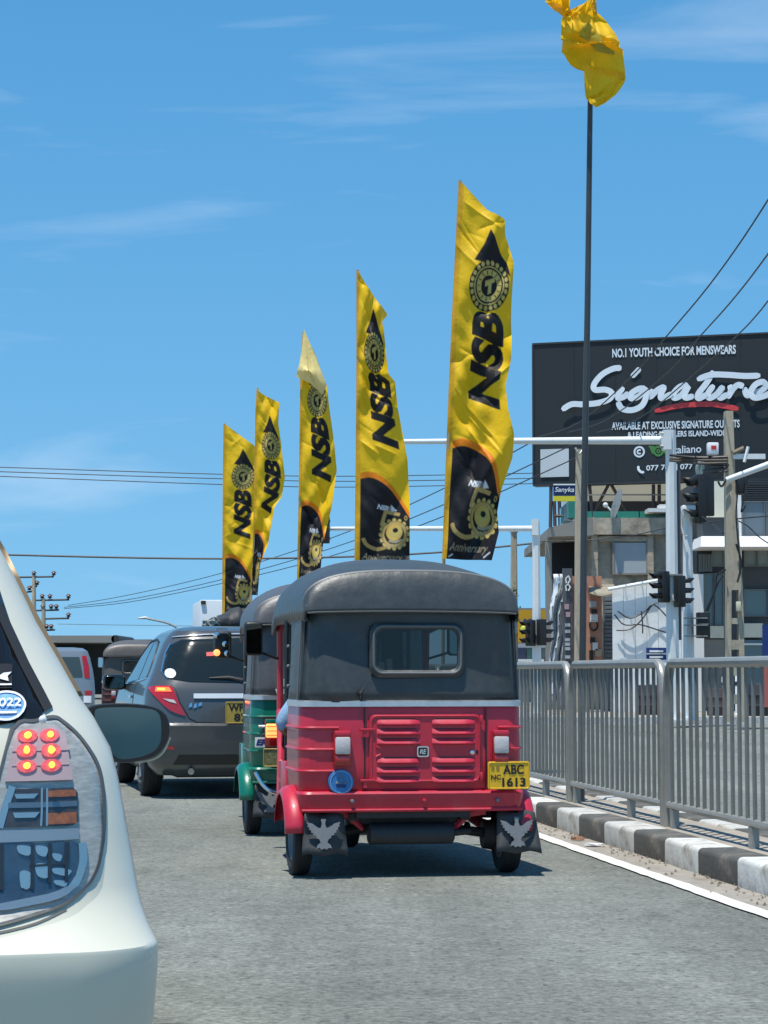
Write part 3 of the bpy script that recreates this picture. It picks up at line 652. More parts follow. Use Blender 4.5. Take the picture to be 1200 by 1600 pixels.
# ------------------------------------------------------------------ billboard
P0 = at(834, 539, 64.0); P1 = at(838, 757, 64.0); Pr = at(1200, 521, 61.9)
ex_ = Vector((Pr.x - P0.x, Pr.y - P0.y, 0)).normalized(); ez_ = Vector((0, 0, 1)); nb = ex_.cross(ez_)
bO = Vector((P0.x, P0.y, 0))
def bbp(px, py, off=0.0):                 # photo pixel -> place on the billboard's face
    o = Vector((0, 0, EYE)); r_ = ray(px, py); t = (bO + nb*off - o).dot(nb) / r_.dot(nb); return o + r_*t
def bbl(px, py): q = bbp(px, py) - bO; return (q.dot(ex_), q.z)
zt, zb = P0.z, P1.z; wd = bbl(1292, 600)[0]
bill = thing('billboard', 'huge black menswear billboard with white script lettering above the concrete building', 'billboard', bO)
bill.rotation_euler = (0, 0, math.atan2(ex_.y, ex_.x))
bbm = M('billboard_black', (0.012, 0.018, 0.021), 0.6, noise=(0.5, 0.12), bump=(1.2, 0.15, 0.05), coords='Object')
mb = MB(); mb.box((0, 0, zb), (wd, 0.35, zt)); mb.build('face', bbm, bill, smooth=0)
mb = MB()
for a in ((-0.04, -0.03, zt, wd+0.04, 0.38, zt+0.05), (-0.04, -0.03, zb-0.05, wd+0.04, 0.38, zb), (-0.05, -0.03, zb, -0.001, 0.38, zt), (wd+.001, -0.03, zb, wd+0.05, 0.38, zt)): mb.box(a[:3], a[3:])
mb.build('frame', M('billboard_frame', (0.03, 0.035, 0.037), 0.5), bill, smooth=0)
for i in range(1, 7): MB().box((wd*i/7-0.006, -0.006, zb+.01), (wd*i/7+0.006, 0.0, zt-.01)).build('sheet_seam', ink, bill, smooth=0)
lw = M('billboard_white', (0.70, 0.78, 0.83), 0.5)
def bt(s, x0, y0, x1, y1, bold=0.02, mat=None, slant=0.0, lift=0.02):
    a = bbl(x0, y1); b = bbl(x1, y1 + slant); c = bbl(x0, y0)
    text_obj('lettering', s, (a[0], -lift, a[1]), (b[0]-a[0], 0, b[1]-a[1]), (0, 0, c[1]-a[1]), mat or lw, bill, bold)
bt('NO.1 YOUTH CHOICE FOR MENSWEARS', 957, 545, 1150, 559, 0.03, slant=-6)
bt('AVAILABLE AT EXCLUSIVE SIGNATURE OUTLETS', 956, 660, 1156, 672, 0.025, slant=-4)
bt('& LEADING RETAILERS ISLAND-WIDE', 981, 675, 1134, 684, 0.025, slant=-3)
bt('italiano', 1050, 697, 1096, 709, 0.01, slant=-2)
bt('077 760 | 077 3', 1010, 727, 1092, 738, 0.02, slant=-3)
sz = 380 / 1200.0
strokes = [[(478,238),(440,240),(385,268),(345,315),(348,345),(400,345),(432,362),(420,392),(360,412),(290,418),(235,418),(188,446)],
 [(488,332),(462,368),(462,386),(490,380),(515,360)], [(528,282),(550,260),(570,238)],
 [(598,340),(565,340),(525,366),(528,388),(565,378),(598,345),(600,385),(580,425),(535,446),(485,440),(463,405)],
 [(632,342),(612,392)], [(616,388),(655,348),(688,334),(674,368),(680,388),(735,362)],
 [(808,322),(768,330),(735,366),(742,386),(775,372),(810,328),(792,368),(800,386),(838,376)],
 [(932,252),(900,310),(858,366),(862,388),(905,366)], [(852,296),(920,272),(1000,272),(1090,278),(1165,276)],
 [(935,322),(905,366),(915,386),(950,368),(982,326)], [(982,326),(962,368),(970,386),(1005,366)],
 [(1012,322),(1020,350),(1002,388)], [(1004,384),(1032,340),(1058,322),(1082,332)],
 [(1086,334),(1098,372),(1120,366),(1165,352),(1192,330),(1178,308),(1142,322),(1118,362),(1138,386),(1180,380),(1222,362),(1262,340)]]
for k, s in enumerate(strokes):
    pts = [bbl(820 + x*sz, 500 + y*sz) for x, y in s]
    mb = MB(); ribbon(mb, pts, 0.165 if k != 2 else 0.15, (0, -0.008 - 0.005*k, 0), (1,0,0), (0,0,1), 0.01); mb.build('script_stroke', lw, bill, smooth=0, fix=False)
mb = MB(); ribbon(mb, [bbl(820 + x*sz, 500 + y*sz) for x, y in ((642,450),(760,424),(900,416),(980,424),(1056,440))], 0.145, (0,-0.012,0), (1,0,0), (0,0,1)); mb.build('red_underline', M('billboard_red', (0.66, 0.05, 0.055), 0.5), bill, smooth=0, fix=False)
def disc(mb, c, r0, r1, lift, n=20, a0=0, a1=360):
    k = n if a1-a0 >= 360 else n+1
    vs = [(c[0]+rr*math.cos(R(a0+(a1-a0)*i/n)), -lift, c[1]+rr*math.sin(R(a0+(a1-a0)*i/n))) for i in range(k) for rr in (r0, r1)]
    mb.add(vs, [(2*i, 2*((i+1) % k), 2*((i+1) % k)+1, 2*i+1) for i in range(n if k == n else n)])
c = bbl(999, 706); mb = MB(); disc(mb, c, 0.11, 0.16, 0.015); disc(mb, c, 0.03, 0.075, 0.015, 12, 40, 320); mb.build('round_emblem', lw, bill, smooth=0, fix=False)
c = bbl(1029, 705); mb = MB(); gm = M('billboard_green', (0.06, 0.22, 0.05), 0.5); disc(mb, c, 0.09, 0.15, 0.015); disc(mb, c, 0.02, 0.06, 0.015)
mb.build('green_emblem', gm, bill, smooth=0, fix=False)
for sx in (-1, 1): mb = MB(); mb.add([(c[0]+sx*0.16, -0.016, c[1]-0.10), (c[0]+sx*0.28, -0.016, c[1]+0.16), (c[0]+sx*0.10, -0.016, c[1]+0.14)], [(0,1,2)]); mb.build('green_leaf', gm, bill, smooth=0, fix=False)
c = bbl(1002, 733); mb = MB(); ribbon(mb, [(c[0]-.08, c[1]+.09), (c[0]-.07, c[1]-.01), (c[0]+.0, c[1]-.08), (c[0]+.09, c[1]-.09)], 0.07, (0,-0.012,0), (1,0,0), (0,0,1)); mb.build('phone_mark', lw, bill, smooth=0, fix=False)
a = bbl(845, 746); b = bbl(889, 701); MB().box((a[0], -0.03, a[1]), (b[0], 0, b[1])).build('pale_panel', M('blank_panel', (0.55, 0.60, 0.62), 0.5, noise=(1, 0.05)), bill, smooth=0)
rust = M('rusty_strut', (0.10, 0.075, 0.07), 0.6, noise=(3, 0.3))
def bstrut(pts, r=0.05): 
    mb = MB(); mb.tube([tuple(Matrix.Rotation(-bill.rotation_euler.z, 3, 'Z') @ (Vector(p) - bO)) for p in pts], r, 6); mb.build('strut', rust, bill)
for pts in (((951, 757), (922, 812)), ((955, 757), (986, 812)), ((921, 757), (926, 810)), ((1021, 757), (1021, 809)), ((1030, 757), (1030, 809)), ((1096, 757), (1070, 809)), ((861, 757), (860, 824)), ((866, 783), (867, 822)), ((874, 783), (875, 820)), ((866, 806), (875, 806))):
    bstrut([at(*p, 63.9) for p in pts])
# ------------------------------------------------------------------ signal masts
def signal_head(par, c, rz, n=3, s=1.0, vis=1.0):
    """one black signal head facing rz, with its visors and lenses"""
    mb = MB(); mb.T = Matrix.Translation(c) @ Matrix.Rotation(rz, 4, 'Z')
    mb.rbox((-0.16*s, -0.09, -0.17*s*n), (0.16*s, 0.09, 0.17*s*n), 0.025, 2); hd_ = mb.build('signal_head', black, par)
    for i in range(n):
        z = (i-(n-1)/2)*0.33*s; v = MB(); v.T = mb.T
        k = 12; vs = []
        for j in range(k+1):
            t = R(-25 + 230*j/k)
            for rr, y in ((0.125*s, -0.09), (0.12*s, -0.09-0.26*vis*(0.6+0.4*math.sin(t) if math.sin(t) > 0 else 0.55))): vs.append((rr*math.cos(t), y, z + rr*math.sin(t)))
        v.add(vs, [(2*j, 2*j+2, 2*j+3, 2*j+1) for j in range(k)]); o = v.build('visor', black, hd_); o.modifiers.new('thickness', 'SOLIDIFY').thickness = 0.008
        l = MB(); l.T = mb.T; l.lathe([(-0.115, 0.02), (-0.108, 0.07*s), (-0.092, 0.112*s)], (0, 0, z), 'y', 14)
        l.build('lens', [M('signal_green_off', (0.01, 0.08, 0.05), 0.2), M('signal_amber_off', (0.16, 0.08, 0.01), 0.2), M('signal_red_off', (0.12, 0.01, 0.01), 0.2)][min(i, 2)], hd_)
    return hd_
def mast(name, label, px, ytop, Y, w0, group='white traffic signal masts'):
    g = at(px, 1052 + F*0.95/Y, Y); t = thing(name, label, 'signal mast', (g.x, Y, 0.14), 0, group)
    tp = at(px-2, ytop, Y); loc = lambda p: (p.x - g.x, p.y - Y, p.z - 0.14); h = tp.z - 0.14
    mb = MB(); rings = []
    for z, s in ((0, 1.15), (h*0.45, 1.06), (h, 0.92)):
        rings.append([(w0*0.5*s*math.cos(R(22.5+45*j))/math.cos(R(22.5)), w0*0.5*s*math.sin(R(22.5+45*j))/math.cos(R(22.5)), z) for j in range(8)])
    mb.loft(rings); mb.build('post', white_steel, t, smooth=20)
    MB().box((-0.3, -0.3, -0.0), (0.3, 0.3, 0.03)).build('base_plate', white_steel, t, smooth=0)
    return t, loc
m1, lc = mast('gantry_mast', 'nearest white gantry mast with an arm over the road, beside the hoarding', 1052, 672, 46, 0.22)
mb = MB(); mb.tube([lc(at(630, 690, 46)), lc(at(1038, 688, 46))], [0.05, 0.085], 12); mb.build('arm', white_steel, m1)
mb = MB(); a = lc(at(1040, 688, 46)); mb.box((a[0]-0.06, -0.16, a[2]-0.2), (a[0]+0.10, 0.16, a[2]+0.2)); mb.box((a[0]-.10, -.12, a[2]-.13), (a[0]-.061, .12, a[2]+.13)); mb.build('arm_bracket', white_steel, m1, smooth=0)
for dz in (-0.13, 0.13):
    for dy in (-0.11, 0.11): MB().cyl((a[0]-0.13, dy, a[2]+dz), (a[0]+0.03, dy, a[2]+dz), 0.022, n=6).build('bolt', steel, m1)
c = lc(at(1037, 917, 45.8)); signal_head(m1, c, R(-62), 3, 0.62); c = lc(at(1062, 924, 45.8)); signal_head(m1, c, R(118), 3, 0.62)
for y in (898, 938): mb = MB(); mb.box(lc(at(1034, y+1, 45.8)), tuple(Vector(lc(at(1066, y-1, 45.9))) + Vector((0, .08, 0)))); mb.build('head_bracket', steel, m1, smooth=0)
mb = MB(); mb.tube([lc(at(1060, 735, 46.1)), lc(at(1062, 1000, 46.1))], 0.045, 6); mb.build('conduit', M('brown_conduit', (0.13, 0.10, 0.10), 0.6), m1)
m2, lc = mast('signal_mast', 'shorter white signal mast just right of the nearest gantry mast', 1077, 806, 47, 0.2)
c = lc(at(1093, 780, 46.9)); signal_head(m2, c, R(-75), 3, 1.0, 1.1); c = lc(at(1104, 772, 47.1)); signal_head(m2, c, R(-150), 3, 0.9)
mb = MB(); mb.rbox(lc(at(1066, 808, 46.8)), tuple(Vector(lc(at(1088, 789, 46.8))) + Vector((0, 0.35, 0))), 0.03); mb.build('junction_box', white_steel, m2)
mb = MB(); mb.tube(smooth_poly([lc(at(*p, 47)) for p in ((1092, 748), (1090, 730), (1097, 722), (1096, 742), (1098, 752))], 4, False), 0.05, 6); mb.build('hanger', M('grey_green_bracket', (0.22, 0.28, 0.27), 0.5), m2)
mb = MB(); mb.tube(smooth_poly([lc(at(*p, 46.7)) for p in ((1066, 795), (1064, 815), (1067, 832), (1073, 838))], 4, False), 0.018, 6); mb.build('cable_loop', white_steel, m2)
cb = thing('control_box', 'black control box strapped to the shorter white signal mast', 'cabinet', at(1098, 997, 46.8))
mb = MB(); p = at(1089, 997, 46.8); q = at(1108, 957, 46.8); o_ = cb.location; mb.rbox((p.x-o_.x, -0.15, 0), (q.x-o_.x, 0.15, q.z-o_.z), 0.015); mb.build('case', black, cb)
for y in (966, 977, 994): mb = MB(); a = at(1068, y, 46.8) - o_; b = at(1104, y, 46.8) - o_; mb.box((a.x, -0.17, a.z-0.012), (b.x, 0.02, a.z+0.012)); mb.build('strap', steel, cb, smooth=0)
mb = MB(); a = at(1091, 976, 46.8) - o_; mb.box((a.x, -0.158, a.z), (a.x+0.2, -0.148, a.z+0.02)); mb.build('latch', silverp, cb, smooth=0)
m3, lc = mast('gantry_mast', 'farther white gantry mast behind the railing, its arm crossing the flags', 839, 814, 53.4, 0.185)
mb = MB(); mb.tube([lc(at(503, 826, 53.4)), lc(at(831, 826, 53.4))], [0.045, 0.07], 10); mb.build('arm', white_steel, m3)
a = lc(at(834, 826, 53.4)); mb = MB(); mb.box((a[0]-0.05, -0.14, a[2]-0.16), (a[0]+0.10, 0.14, a[2]+0.22)); mb.build('arm_bracket', white_steel, m3, smooth=0)
c = lc(at(508, 828, 53.2)); signal_head(m3, c, R(170), 3, 0.62); c = lc(at(829, 989, 53.2)); signal_head(m3, c, R(-50), 3, 0.6); c = lc(at(846, 988, 53.2)); signal_head(m3, c, R(120), 3, 0.6)
m4, lc = mast('gantry_mast', 'white signal arm slanting in from beyond the right edge', 1420, 640, 40, 0.22)
mb = MB(); mb.tube([lc(at(1135, 750, 40)), lc(at(1418, 646, 40))], [0.05, 0.085], 12); mb.build('arm', white_steel, m4)

# ------------------------------------------------------------------ utility poles
def upole(label, pts, Y, d_=0.85):
    """tapered concrete pole; pts = (px centre, py, px width) from top to foot"""
    g = at(pts[-1][0], 1052 + F*0.95/Y, Y); t = thing('utility_pole', label, 'utility pole', (g.x, Y, 0.14))
    rings = []
    for x, y, wpx in pts:
        p = at(x, y, Y); hw = wpx*Y/F/2; b = hw*0.25
        rings.append([(p.x-g.x+sx, sy, p.z-0.14) for sx, sy in ((-hw,-hw*d_+b),(-hw+b,-hw*d_),(hw-b,-hw*d_),(hw,-hw*d_+b),(hw,hw*d_-b),(hw-b,hw*d_),(-hw+b,hw*d_),(-hw,hw*d_-b))])
    MB().loft(rings).build('shaft', conc_pole, t, smooth=20); return t, (lambda p: (p.x-g.x, p.y-Y, p.z-0.14))
t, lc = upole('plain concrete utility pole standing just left of the orange board', [(906, 702, 12), (906, 800, 15), (907, 1052+F*0.95/56, 20)], 56)
mb = MB(); mb.tube([lc(at(899, 700, 55.9)), lc(at(905, 710, 55.8)), lc(at(912, 700, 55.9))], 0.03, 6); mb.build('bracket', steel, t)
insul = M('brown_insulator', (0.11, 0.06, 0.05), 0.3)
# the lattice-holed pole at the right
Yp = 44.5; g = at(1149, 1052 + F*0.95/Yp, Yp); t = thing('utility_pole', 'tall concrete utility pole with oval holes, tangled with cables at the right', 'utility pole', (g.x, Yp, 0.14))
lc = lambda p: (p.x-g.x, p.y-Yp, p.z-0.14)
pr = [(1138, 643, 12), (1140, 745, 15), (1144, 850, 21), (1147, 922, 25)]; rings = []
for x, y, wpx in pr:
    p = at(x, y, Yp); hw = wpx*Yp/F/2; rings.append([(p.x-g.x+sx*hw, sy*0.13, p.z-0.14) for sx, sy in ((-1,-1),(1,-1),(1,1),(-1,1))])
MB().loft(rings).build('shaft', conc_pole, t, smooth=0)
yb = 1052 + F*0.95/Yp
def trap(x0a, x1a, ya, x0b, x1b, yb_, hy=0.13):
    A = [lc(at(x0a, ya, Yp)), lc(at(x1a, ya, Yp)), lc(at(x0b, yb_, Yp)), lc(at(x1b, yb_, Yp))]
    return MB().loft([[(A[0][0], s*hy, A[0][2]) if k == 0 else (A[1][0], s*hy, A[0][2]) for k, s in ((0,-1),(1,-1),(1,1),(0,1))], [(A[2][0], s*hy, A[2][2]) if k == 0 else (A[3][0], s*hy, A[2][2]) for k, s in ((0,-1),(1,-1),(1,1),(0,1))]])
trap(1134.5, 1141.5, 922, 1133, 1141, yb).build('leg_rail', conc_pole, t, smooth=0)
trap(1152.5, 1159.5, 922, 1154, 1164, yb).build('leg_rail', conc_pole, t, smooth=0)
for y0, y1 in ((966, 975), (1000, 1015), (1042, 1056), (1085, 1100)): trap(1141, 1154, y0, 1141, 1154, y1, 0.125).build('web', conc_pole, t, smooth=0)
mb = MB(); mb.box(lc(at(1146, 717, Yp-0.2)), tuple(Vector(lc(at(1196, 709, Yp-0.2))) + Vector((0, 0.06, 0)))); mb.build('cross_arm', white_steel, t, smooth=0)
mb = MB(); mb.tube([lc(at(1163, 722, Yp-.3)), lc(at(1169, 698, Yp-.3))], 0.03, 8); mb.build('fuse_rod', white, t)
mb = MB(); mb.tube([lc(at(1145, 708, Yp-.2)), lc(at(1162, 700, Yp-.2))], 0.05, 6); mb.build('timber_stub', M('old_timber', (0.22, 0.18, 0.12), 0.8), t)
mb = MB(); a = lc(at(1105, 711, Yp)); b = lc(at(1122, 692, Yp)); mb.rbox((a[0], -0.1, a[2]), (b[0], 0.1, b[2]), 0.02); mbx = mb.build('meter_box', white, t)
mb = MB(); a = lc(at(1110, 703, Yp)); b = lc(at(1118, 697, Yp)); mb.box((a[0], -0.108, a[2]), (b[0], -0.1, b[2])); mb.build('red_mark', redprint, mbx, smooth=0)
for k, ys in enumerate(((711, 715, 714), (716, 719, 719), (719, 724, 723), (725, 727, 727), (735, 733, 730), (741, 739, 736))):
    mb = MB(); mb.tube(smooth_poly([lc(at(1046 if k < 3 else 1098, ys[0], Yp+.3*k/3)), lc(at(1090 if k < 3 else 1115, ys[1], Yp)), lc(at(1137, ys[2], Yp-.15))], 4, False), 0.028 if k < 3 else 0.018, 6); mb.build('service_cable', M('cable_brown', (0.09, 0.075, 0.06), 0.7) if k in (1, 2) else ink, t)
for k, pts in enumerate(([(1139, 726), (1118, 745), (1100, 740), (1095, 757)], [(1137, 745), (1128, 760), (1122, 752)], [(1148, 745), (1152, 770), (1150, 810), (1156, 880), (1154, 905)], [(1134, 890), (1120, 900), (1118, 920), (1103, 955)], [(1130, 900), (1122, 912), (1106, 955)], [(1150, 850), (1158, 880), (1152, 910)], [(1168, 745), (1163, 775), (1158, 800), (1165, 790)])):
    mb = MB(); mb.tube(smooth_poly([lc(at(*p, Yp-.22)) for p in pts], 5, False), 0.016 + 0.006*(k % 2), 5); mb.build('hanging_cable', ink, t)
mb = MB(); mb.rbox(lc(at(1150, 772, Yp-.2)), tuple(Vector(lc(at(1166, 738, Yp-.2))) + Vector((0, .3, 0))), 0.04); mb.build('cable_bundle', black, t)
mb = MB(); mb.rbox(lc(at(1151, 955, Yp-.25)), tuple(Vector(lc(at(1158, 940, Yp-.25))) + Vector((0, .1, 0))), 0.01); mb.build('cream_box', M('cream_box', (0.62, 0.58, 0.42), 0.6), t)
t, lc = upole('slim dark concrete pole beside the roof of the red three-wheeler', [(803, 830, 9), (803, 930, 11), (803, 1052+F*0.95/70, 13)], 70)
mb = MB(); mb.tube([lc(at(803, 826, 70)), lc(at(803, 832, 70))], 0.13, 8); mb.build('cap', steel, t)
mb = MB(); mb.rbox(lc(at(799, 990, 69.6)), tuple(Vector(lc(at(809, 968, 69.6))) + Vector((0, .3, 0))), 0.05); mb.build('cable_coil', palepanel, t)
cr_ = thing('creeper_plant', 'small green creeper growing on the slim dark pole beside the red canopy', 'plant', at(799, 955, 69.5))
m_ = MB()
for k in range(140):
    a = random.uniform(0, 6.28); p = Vector((random.gauss(0,0.10), random.gauss(-0.1,0.10), random.gauss(0.1,0.28))); n_ = Vector((math.cos(a), math.sin(a), random.uniform(-.6,.6))).normalized(); e1 = n_.orthogonal().normalized()*0.05; e2 = n_.cross(e1).normalized()*0.035
    m_.add([p-e1, p-e1*0.2+e2, p+e1, p-e1*0.2-e2], [(0,1,2,3)])
m_.build('foliage', M('creeper_leaf', (0.05,0.10,0.04), 0.6, noise=(6,0.5)), cr_, smooth=0)['kind'] = 'stuff'
m_ = MB(); m_.tube(smooth_poly([(0.02,0,-1.6),(-0.06,-.05,-0.7),(0.05,-.08,0.0),(-0.02,-.1,0.5)], 4, False), 0.012, 5); m_.build('stem', M('stem_brown', (0.10,0.07,0.04), 0.8), cr_)
# left power poles with cross arms and insulators
def power_pole(label, px, ytop, Y, arms):
    g = at(px, 1052 + F*1.0/Y, Y); t = thing('power_pole', label, 'power pole', (g.x, Y, 0), 0, 'power poles in the distance'); lc = lambda p: (p.x-g.x, p.y-Y, p.z)
    mb = MB(); mb.tube([(0, 0, 0), lc(at(px, ytop, Y))], [0.16, 0.10], 10); mb.build('shaft', conc_pole, t)
    for x0, x1, y, ins in arms:
        mb = MB(); a, b = lc(at(x0, y, Y)), lc(at(x1, y-1, Y)); mb.tube([a, b], 0.055, 6); ar = mb.build('cross_arm', dark_steel, t)
        for q in ins:
            c = lc(at(q, y-4, Y)); mb = MB(); mb.lathe([(-0.05, 0.04), (0.0, 0.12), (0.05, 0.06), (0.09, 0.15), (0.15, 0.10), (0.2, 0.03)], c, 'z', 10); mb.build('insulator', insul, ar)
    return t
power_pole('taller distant power pole with a long top cross arm, by the white car', 53, 898, 120, [(28, 84, 902, (53, 84)), (44, 58, 917, (58,)), (42, 52, 925, (46,))])
power_pole('shorter distant power pole with three stacked cross arms', 68, 935, 118, [(56, 108, 938, (66, 78, 107)), (55, 92, 954, (67, 80, 88)), (66, 108, 967, (107,)), (66, 86, 985, (73, 80))])

# street lamp beyond the grey hatchback
Yl = 100; g = at(281, 1052 + F*1.05/Yl, Yl); t = thing('street_lamp', 'distant street lamp with a long curved arm above the grey hatchback', 'street lamp', (g.x, Yl, 0)); lc = lambda p: (p.x-g.x, p.y-Yl, p.z)
mb = MB(); mb.tube([(0,0,0)] + smooth_poly([lc(at(*p, Yl)) for p in ((281, 1000), (280, 986), (271, 978), (256, 972), (232, 967))], 4, False), 0.045, 8); mb.build('pole', steel, t)
mb = MB(); mb.tube([lc(at(234, 967, Yl)), lc(at(227, 965, Yl)), lc(at(215, 966, Yl))], [0.07, 0.12, 0.05], 8, flat=0.6); mb.build('lamp_head', palepanel, t)

# flat-roofed shelter and buildings on the left
t = thing('roadside_shelter', 'flat roofed roadside shelter with a thick slab roof beyond the silver car', 'shelter', at(100, 1083, 95))
mb = MB(); a = at(-40, 1004, 95); b = at(178, 993, 95); mb.box((a.x, 95, a.z), (b.x, 101, b.z)); bpart('roof_slab', mb, M('slab_grey', (0.26, 0.25, 0.22), 0.8, noise=(0.7, 0.15)), t, smooth=0)
mb = MB(); mb.tube([(b.x+.05, 95, (a.z+b.z)/2), (b.x+.05, 101, (a.z+b.z)/2)], 0.17, 10); bpart('rounded_edge', mb, dark_steel, t)
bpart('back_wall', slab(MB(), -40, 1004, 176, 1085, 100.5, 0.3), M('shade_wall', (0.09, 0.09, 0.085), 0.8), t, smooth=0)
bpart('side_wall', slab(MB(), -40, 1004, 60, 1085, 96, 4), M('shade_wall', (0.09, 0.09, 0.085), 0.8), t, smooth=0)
for x in (85, 172): bpart('post', MB().tube([at(x, 1004, 95.6), at(x, 1086, 95.6)], 0.10, 8), dark_steel, t)
for k, (x, w_, ytop, Y, m_, lab) in enumerate(((195, 80, 1001, 130, plaster, 'low grey block with a parapet far behind the grey hatchback'), (270, 90, 1010, 150, cream, 'low cream block far off along the road'), (420, 260, 1000, 170, plaster, 'long grey terrace hidden behind the three-wheelers'), (-120, 140, 980, 110, cream, 'cream house left of the roadside shelter'))):
    t = thing('distant_building', lab, 'building', at(x, 1052 + F*1.0/Y, Y)); bpart('wall', slab(MB(), x-w_/2, ytop, x+w_/2, 1052 + F*1.1/Y, Y, 10), m_, t, smooth=0)
    bpart('parapet', slab(MB(), x-w_/2-1, ytop-2, x+w_/2+1, ytop+2, Y-.15, 10.3), m_, t, smooth=0)
    for q in range(3): bpart('window', slab(MB(), x-w_/2+w_*(0.12+0.3*q), ytop+10, x-w_/2+w_*(0.28+0.3*q), ytop+28, Y-.06, 0.1), teal, t, smooth=0)

# ------------------------------------------------------------------ cables overhead
def cable(label, pts, r, n=6):
    P = smooth_poly([at(x, y, Y) for x, y, Y in pts], n, False); c = Vector(P[0]); t = MB().tube([tuple(Vector(p)-c) for p in P], r, 5); o = t.build('overhead_cable', M('cable_black', (0.03, 0.034, 0.04), 0.6)); o.location = c
    tag(o, label, 'cable', 'overhead cables'); return o
cable('topmost of three thin cables crossing behind the flags', [(-60, 728, 90), (345, 741, 92), (560, 744, 93), (900, 738, 95)], 0.019)
cable('middle one of three thin cables crossing behind the flags', [(-60, 735, 90), (345, 748, 92), (560, 752, 93), (900, 746, 95)], 0.019)
cable('lowest of three thin cables crossing behind the flags', [(-60, 742, 90), (345, 757, 92), (560, 761, 93), (900, 754, 95)], 0.019)
cable('thick single cable sagging across the sky just above the roofs', [(-60, 863, 75), (15, 867, 75), (345, 873, 75), (640, 866, 75), (860, 846, 75), (1000, 828, 75)], 0.033)
cable('upper slanting cable rising from the left power poles towards the gantry', [(106, 946, 119), (200, 930, 110), (345, 896, 95), (520, 840, 80), (690, 765, 66), (845, 683, 56)], 0.016)
cable('middle slanting cable rising from the left power poles towards the gantry', [(100, 949, 119), (200, 937, 110), (345, 906, 95), (520, 856, 80), (690, 790, 66), (905, 690, 56)], 0.016)
cable('lower slanting cable rising from the left power poles towards the gantry', [(100, 951, 119), (200, 941, 110), (345, 912, 95), (520, 868, 80), (690, 808, 66), (908, 712, 56)], 0.016)
cable('faint level cable low over the distant street lamp', [(90, 975, 120), (220, 977, 120), (400, 979, 120), (560, 975, 120)], 0.014)
cable('leftmost of three cables climbing over the billboard to the upper right', [(841, 683, 56), (905, 660, 52), (985, 590, 46), (1040, 527, 42), (1120, 430, 38), (1215, 288, 34), (1420, -60, 27)], 0.014)
cable('middle one of three cables climbing over the billboard to the upper right', [(887, 676, 56), (950, 655, 52), (1040, 585, 46), (1096, 523, 42), (1150, 462, 38), (1215, 376, 34), (1420, 90, 27)], 0.014)
cable('rightmost of three cables climbing over the billboard to the upper right', [(932, 676, 56), (1000, 653, 52), (1090, 580, 46), (1155, 521, 42), (1185, 489, 39), (1220, 447, 36), (1440, 200, 28)], 0.014)
cable('low loose cable stretched along the concrete building front', [(842, 846, 58), (900, 845, 58), (980, 838, 57), (1040, 826, 50), (1140, 812, 44.8), (1230, 804, 42)], 0.013)
cable('short cable looping from the right-hand concrete pole to the right edge', [(1150, 812, 44.6), (1168, 822, 44), (1190, 842, 43), (1230, 866, 42)], 0.013)
cable('short drooping cable between the black signal heads and the concrete pole', [(1095, 806, 46.8), (1112, 818, 46), (1128, 832, 45), (1140, 840, 44.4)], 0.014)

# ================================================================== THREE-WHEELERS
def plan_ring(w, yr, yf, rr, rf, z, crown=0.0, n=9, ns=14):
    """horizontal outline: rear edge at yr, front edge at yf, half width w; starts at the rear left, runs counter-clockwise seen from above"""
    P = []
    for i in range(ns+1): x = -w+rr + (2*w-2*rr)*i/ns; P.append((x, yr + crown*(x/w)**2))
    for i in range(1, n+1): t = R(-90+90*i/n); P.append((w-rr+rr*math.cos(t), yr+crown*((w-rr+rr*math.cos(t))/w)**2+rr+rr*math.sin(t)))
    for i in range(1, ns*2): P.append((w, yr+crown+rr+(yf-rf-yr-crown-rr)*i/(ns*2)))
    for i in range(0, n+1): t = R(90*i/n); P.append((w-rf+rf*math.cos(t), yf-rf+rf*math.sin(t)))
    for i in range(1, ns): P.append((w-rf-(2*w-2*rf)*i/ns, yf))
    for i in range(0, n+1): t = R(90+90*i/n); P.append((-w+rf+rf*math.cos(t), yf-rf+rf*math.sin(t)))
    for i in range(1, ns*2): P.append((-w, yf-rf-(yf-rf-yr-crown-rr)*i/(ns*2)))
    for i in range(0, n): t = R(180+90*i/n); P.append((-w+rr+rr*math.cos(t), yr+crown*((w-rr-rr*math.cos(t))/w)**2+rr+rr*math.sin(t)))
    return [(x, y, z) for x, y in P]
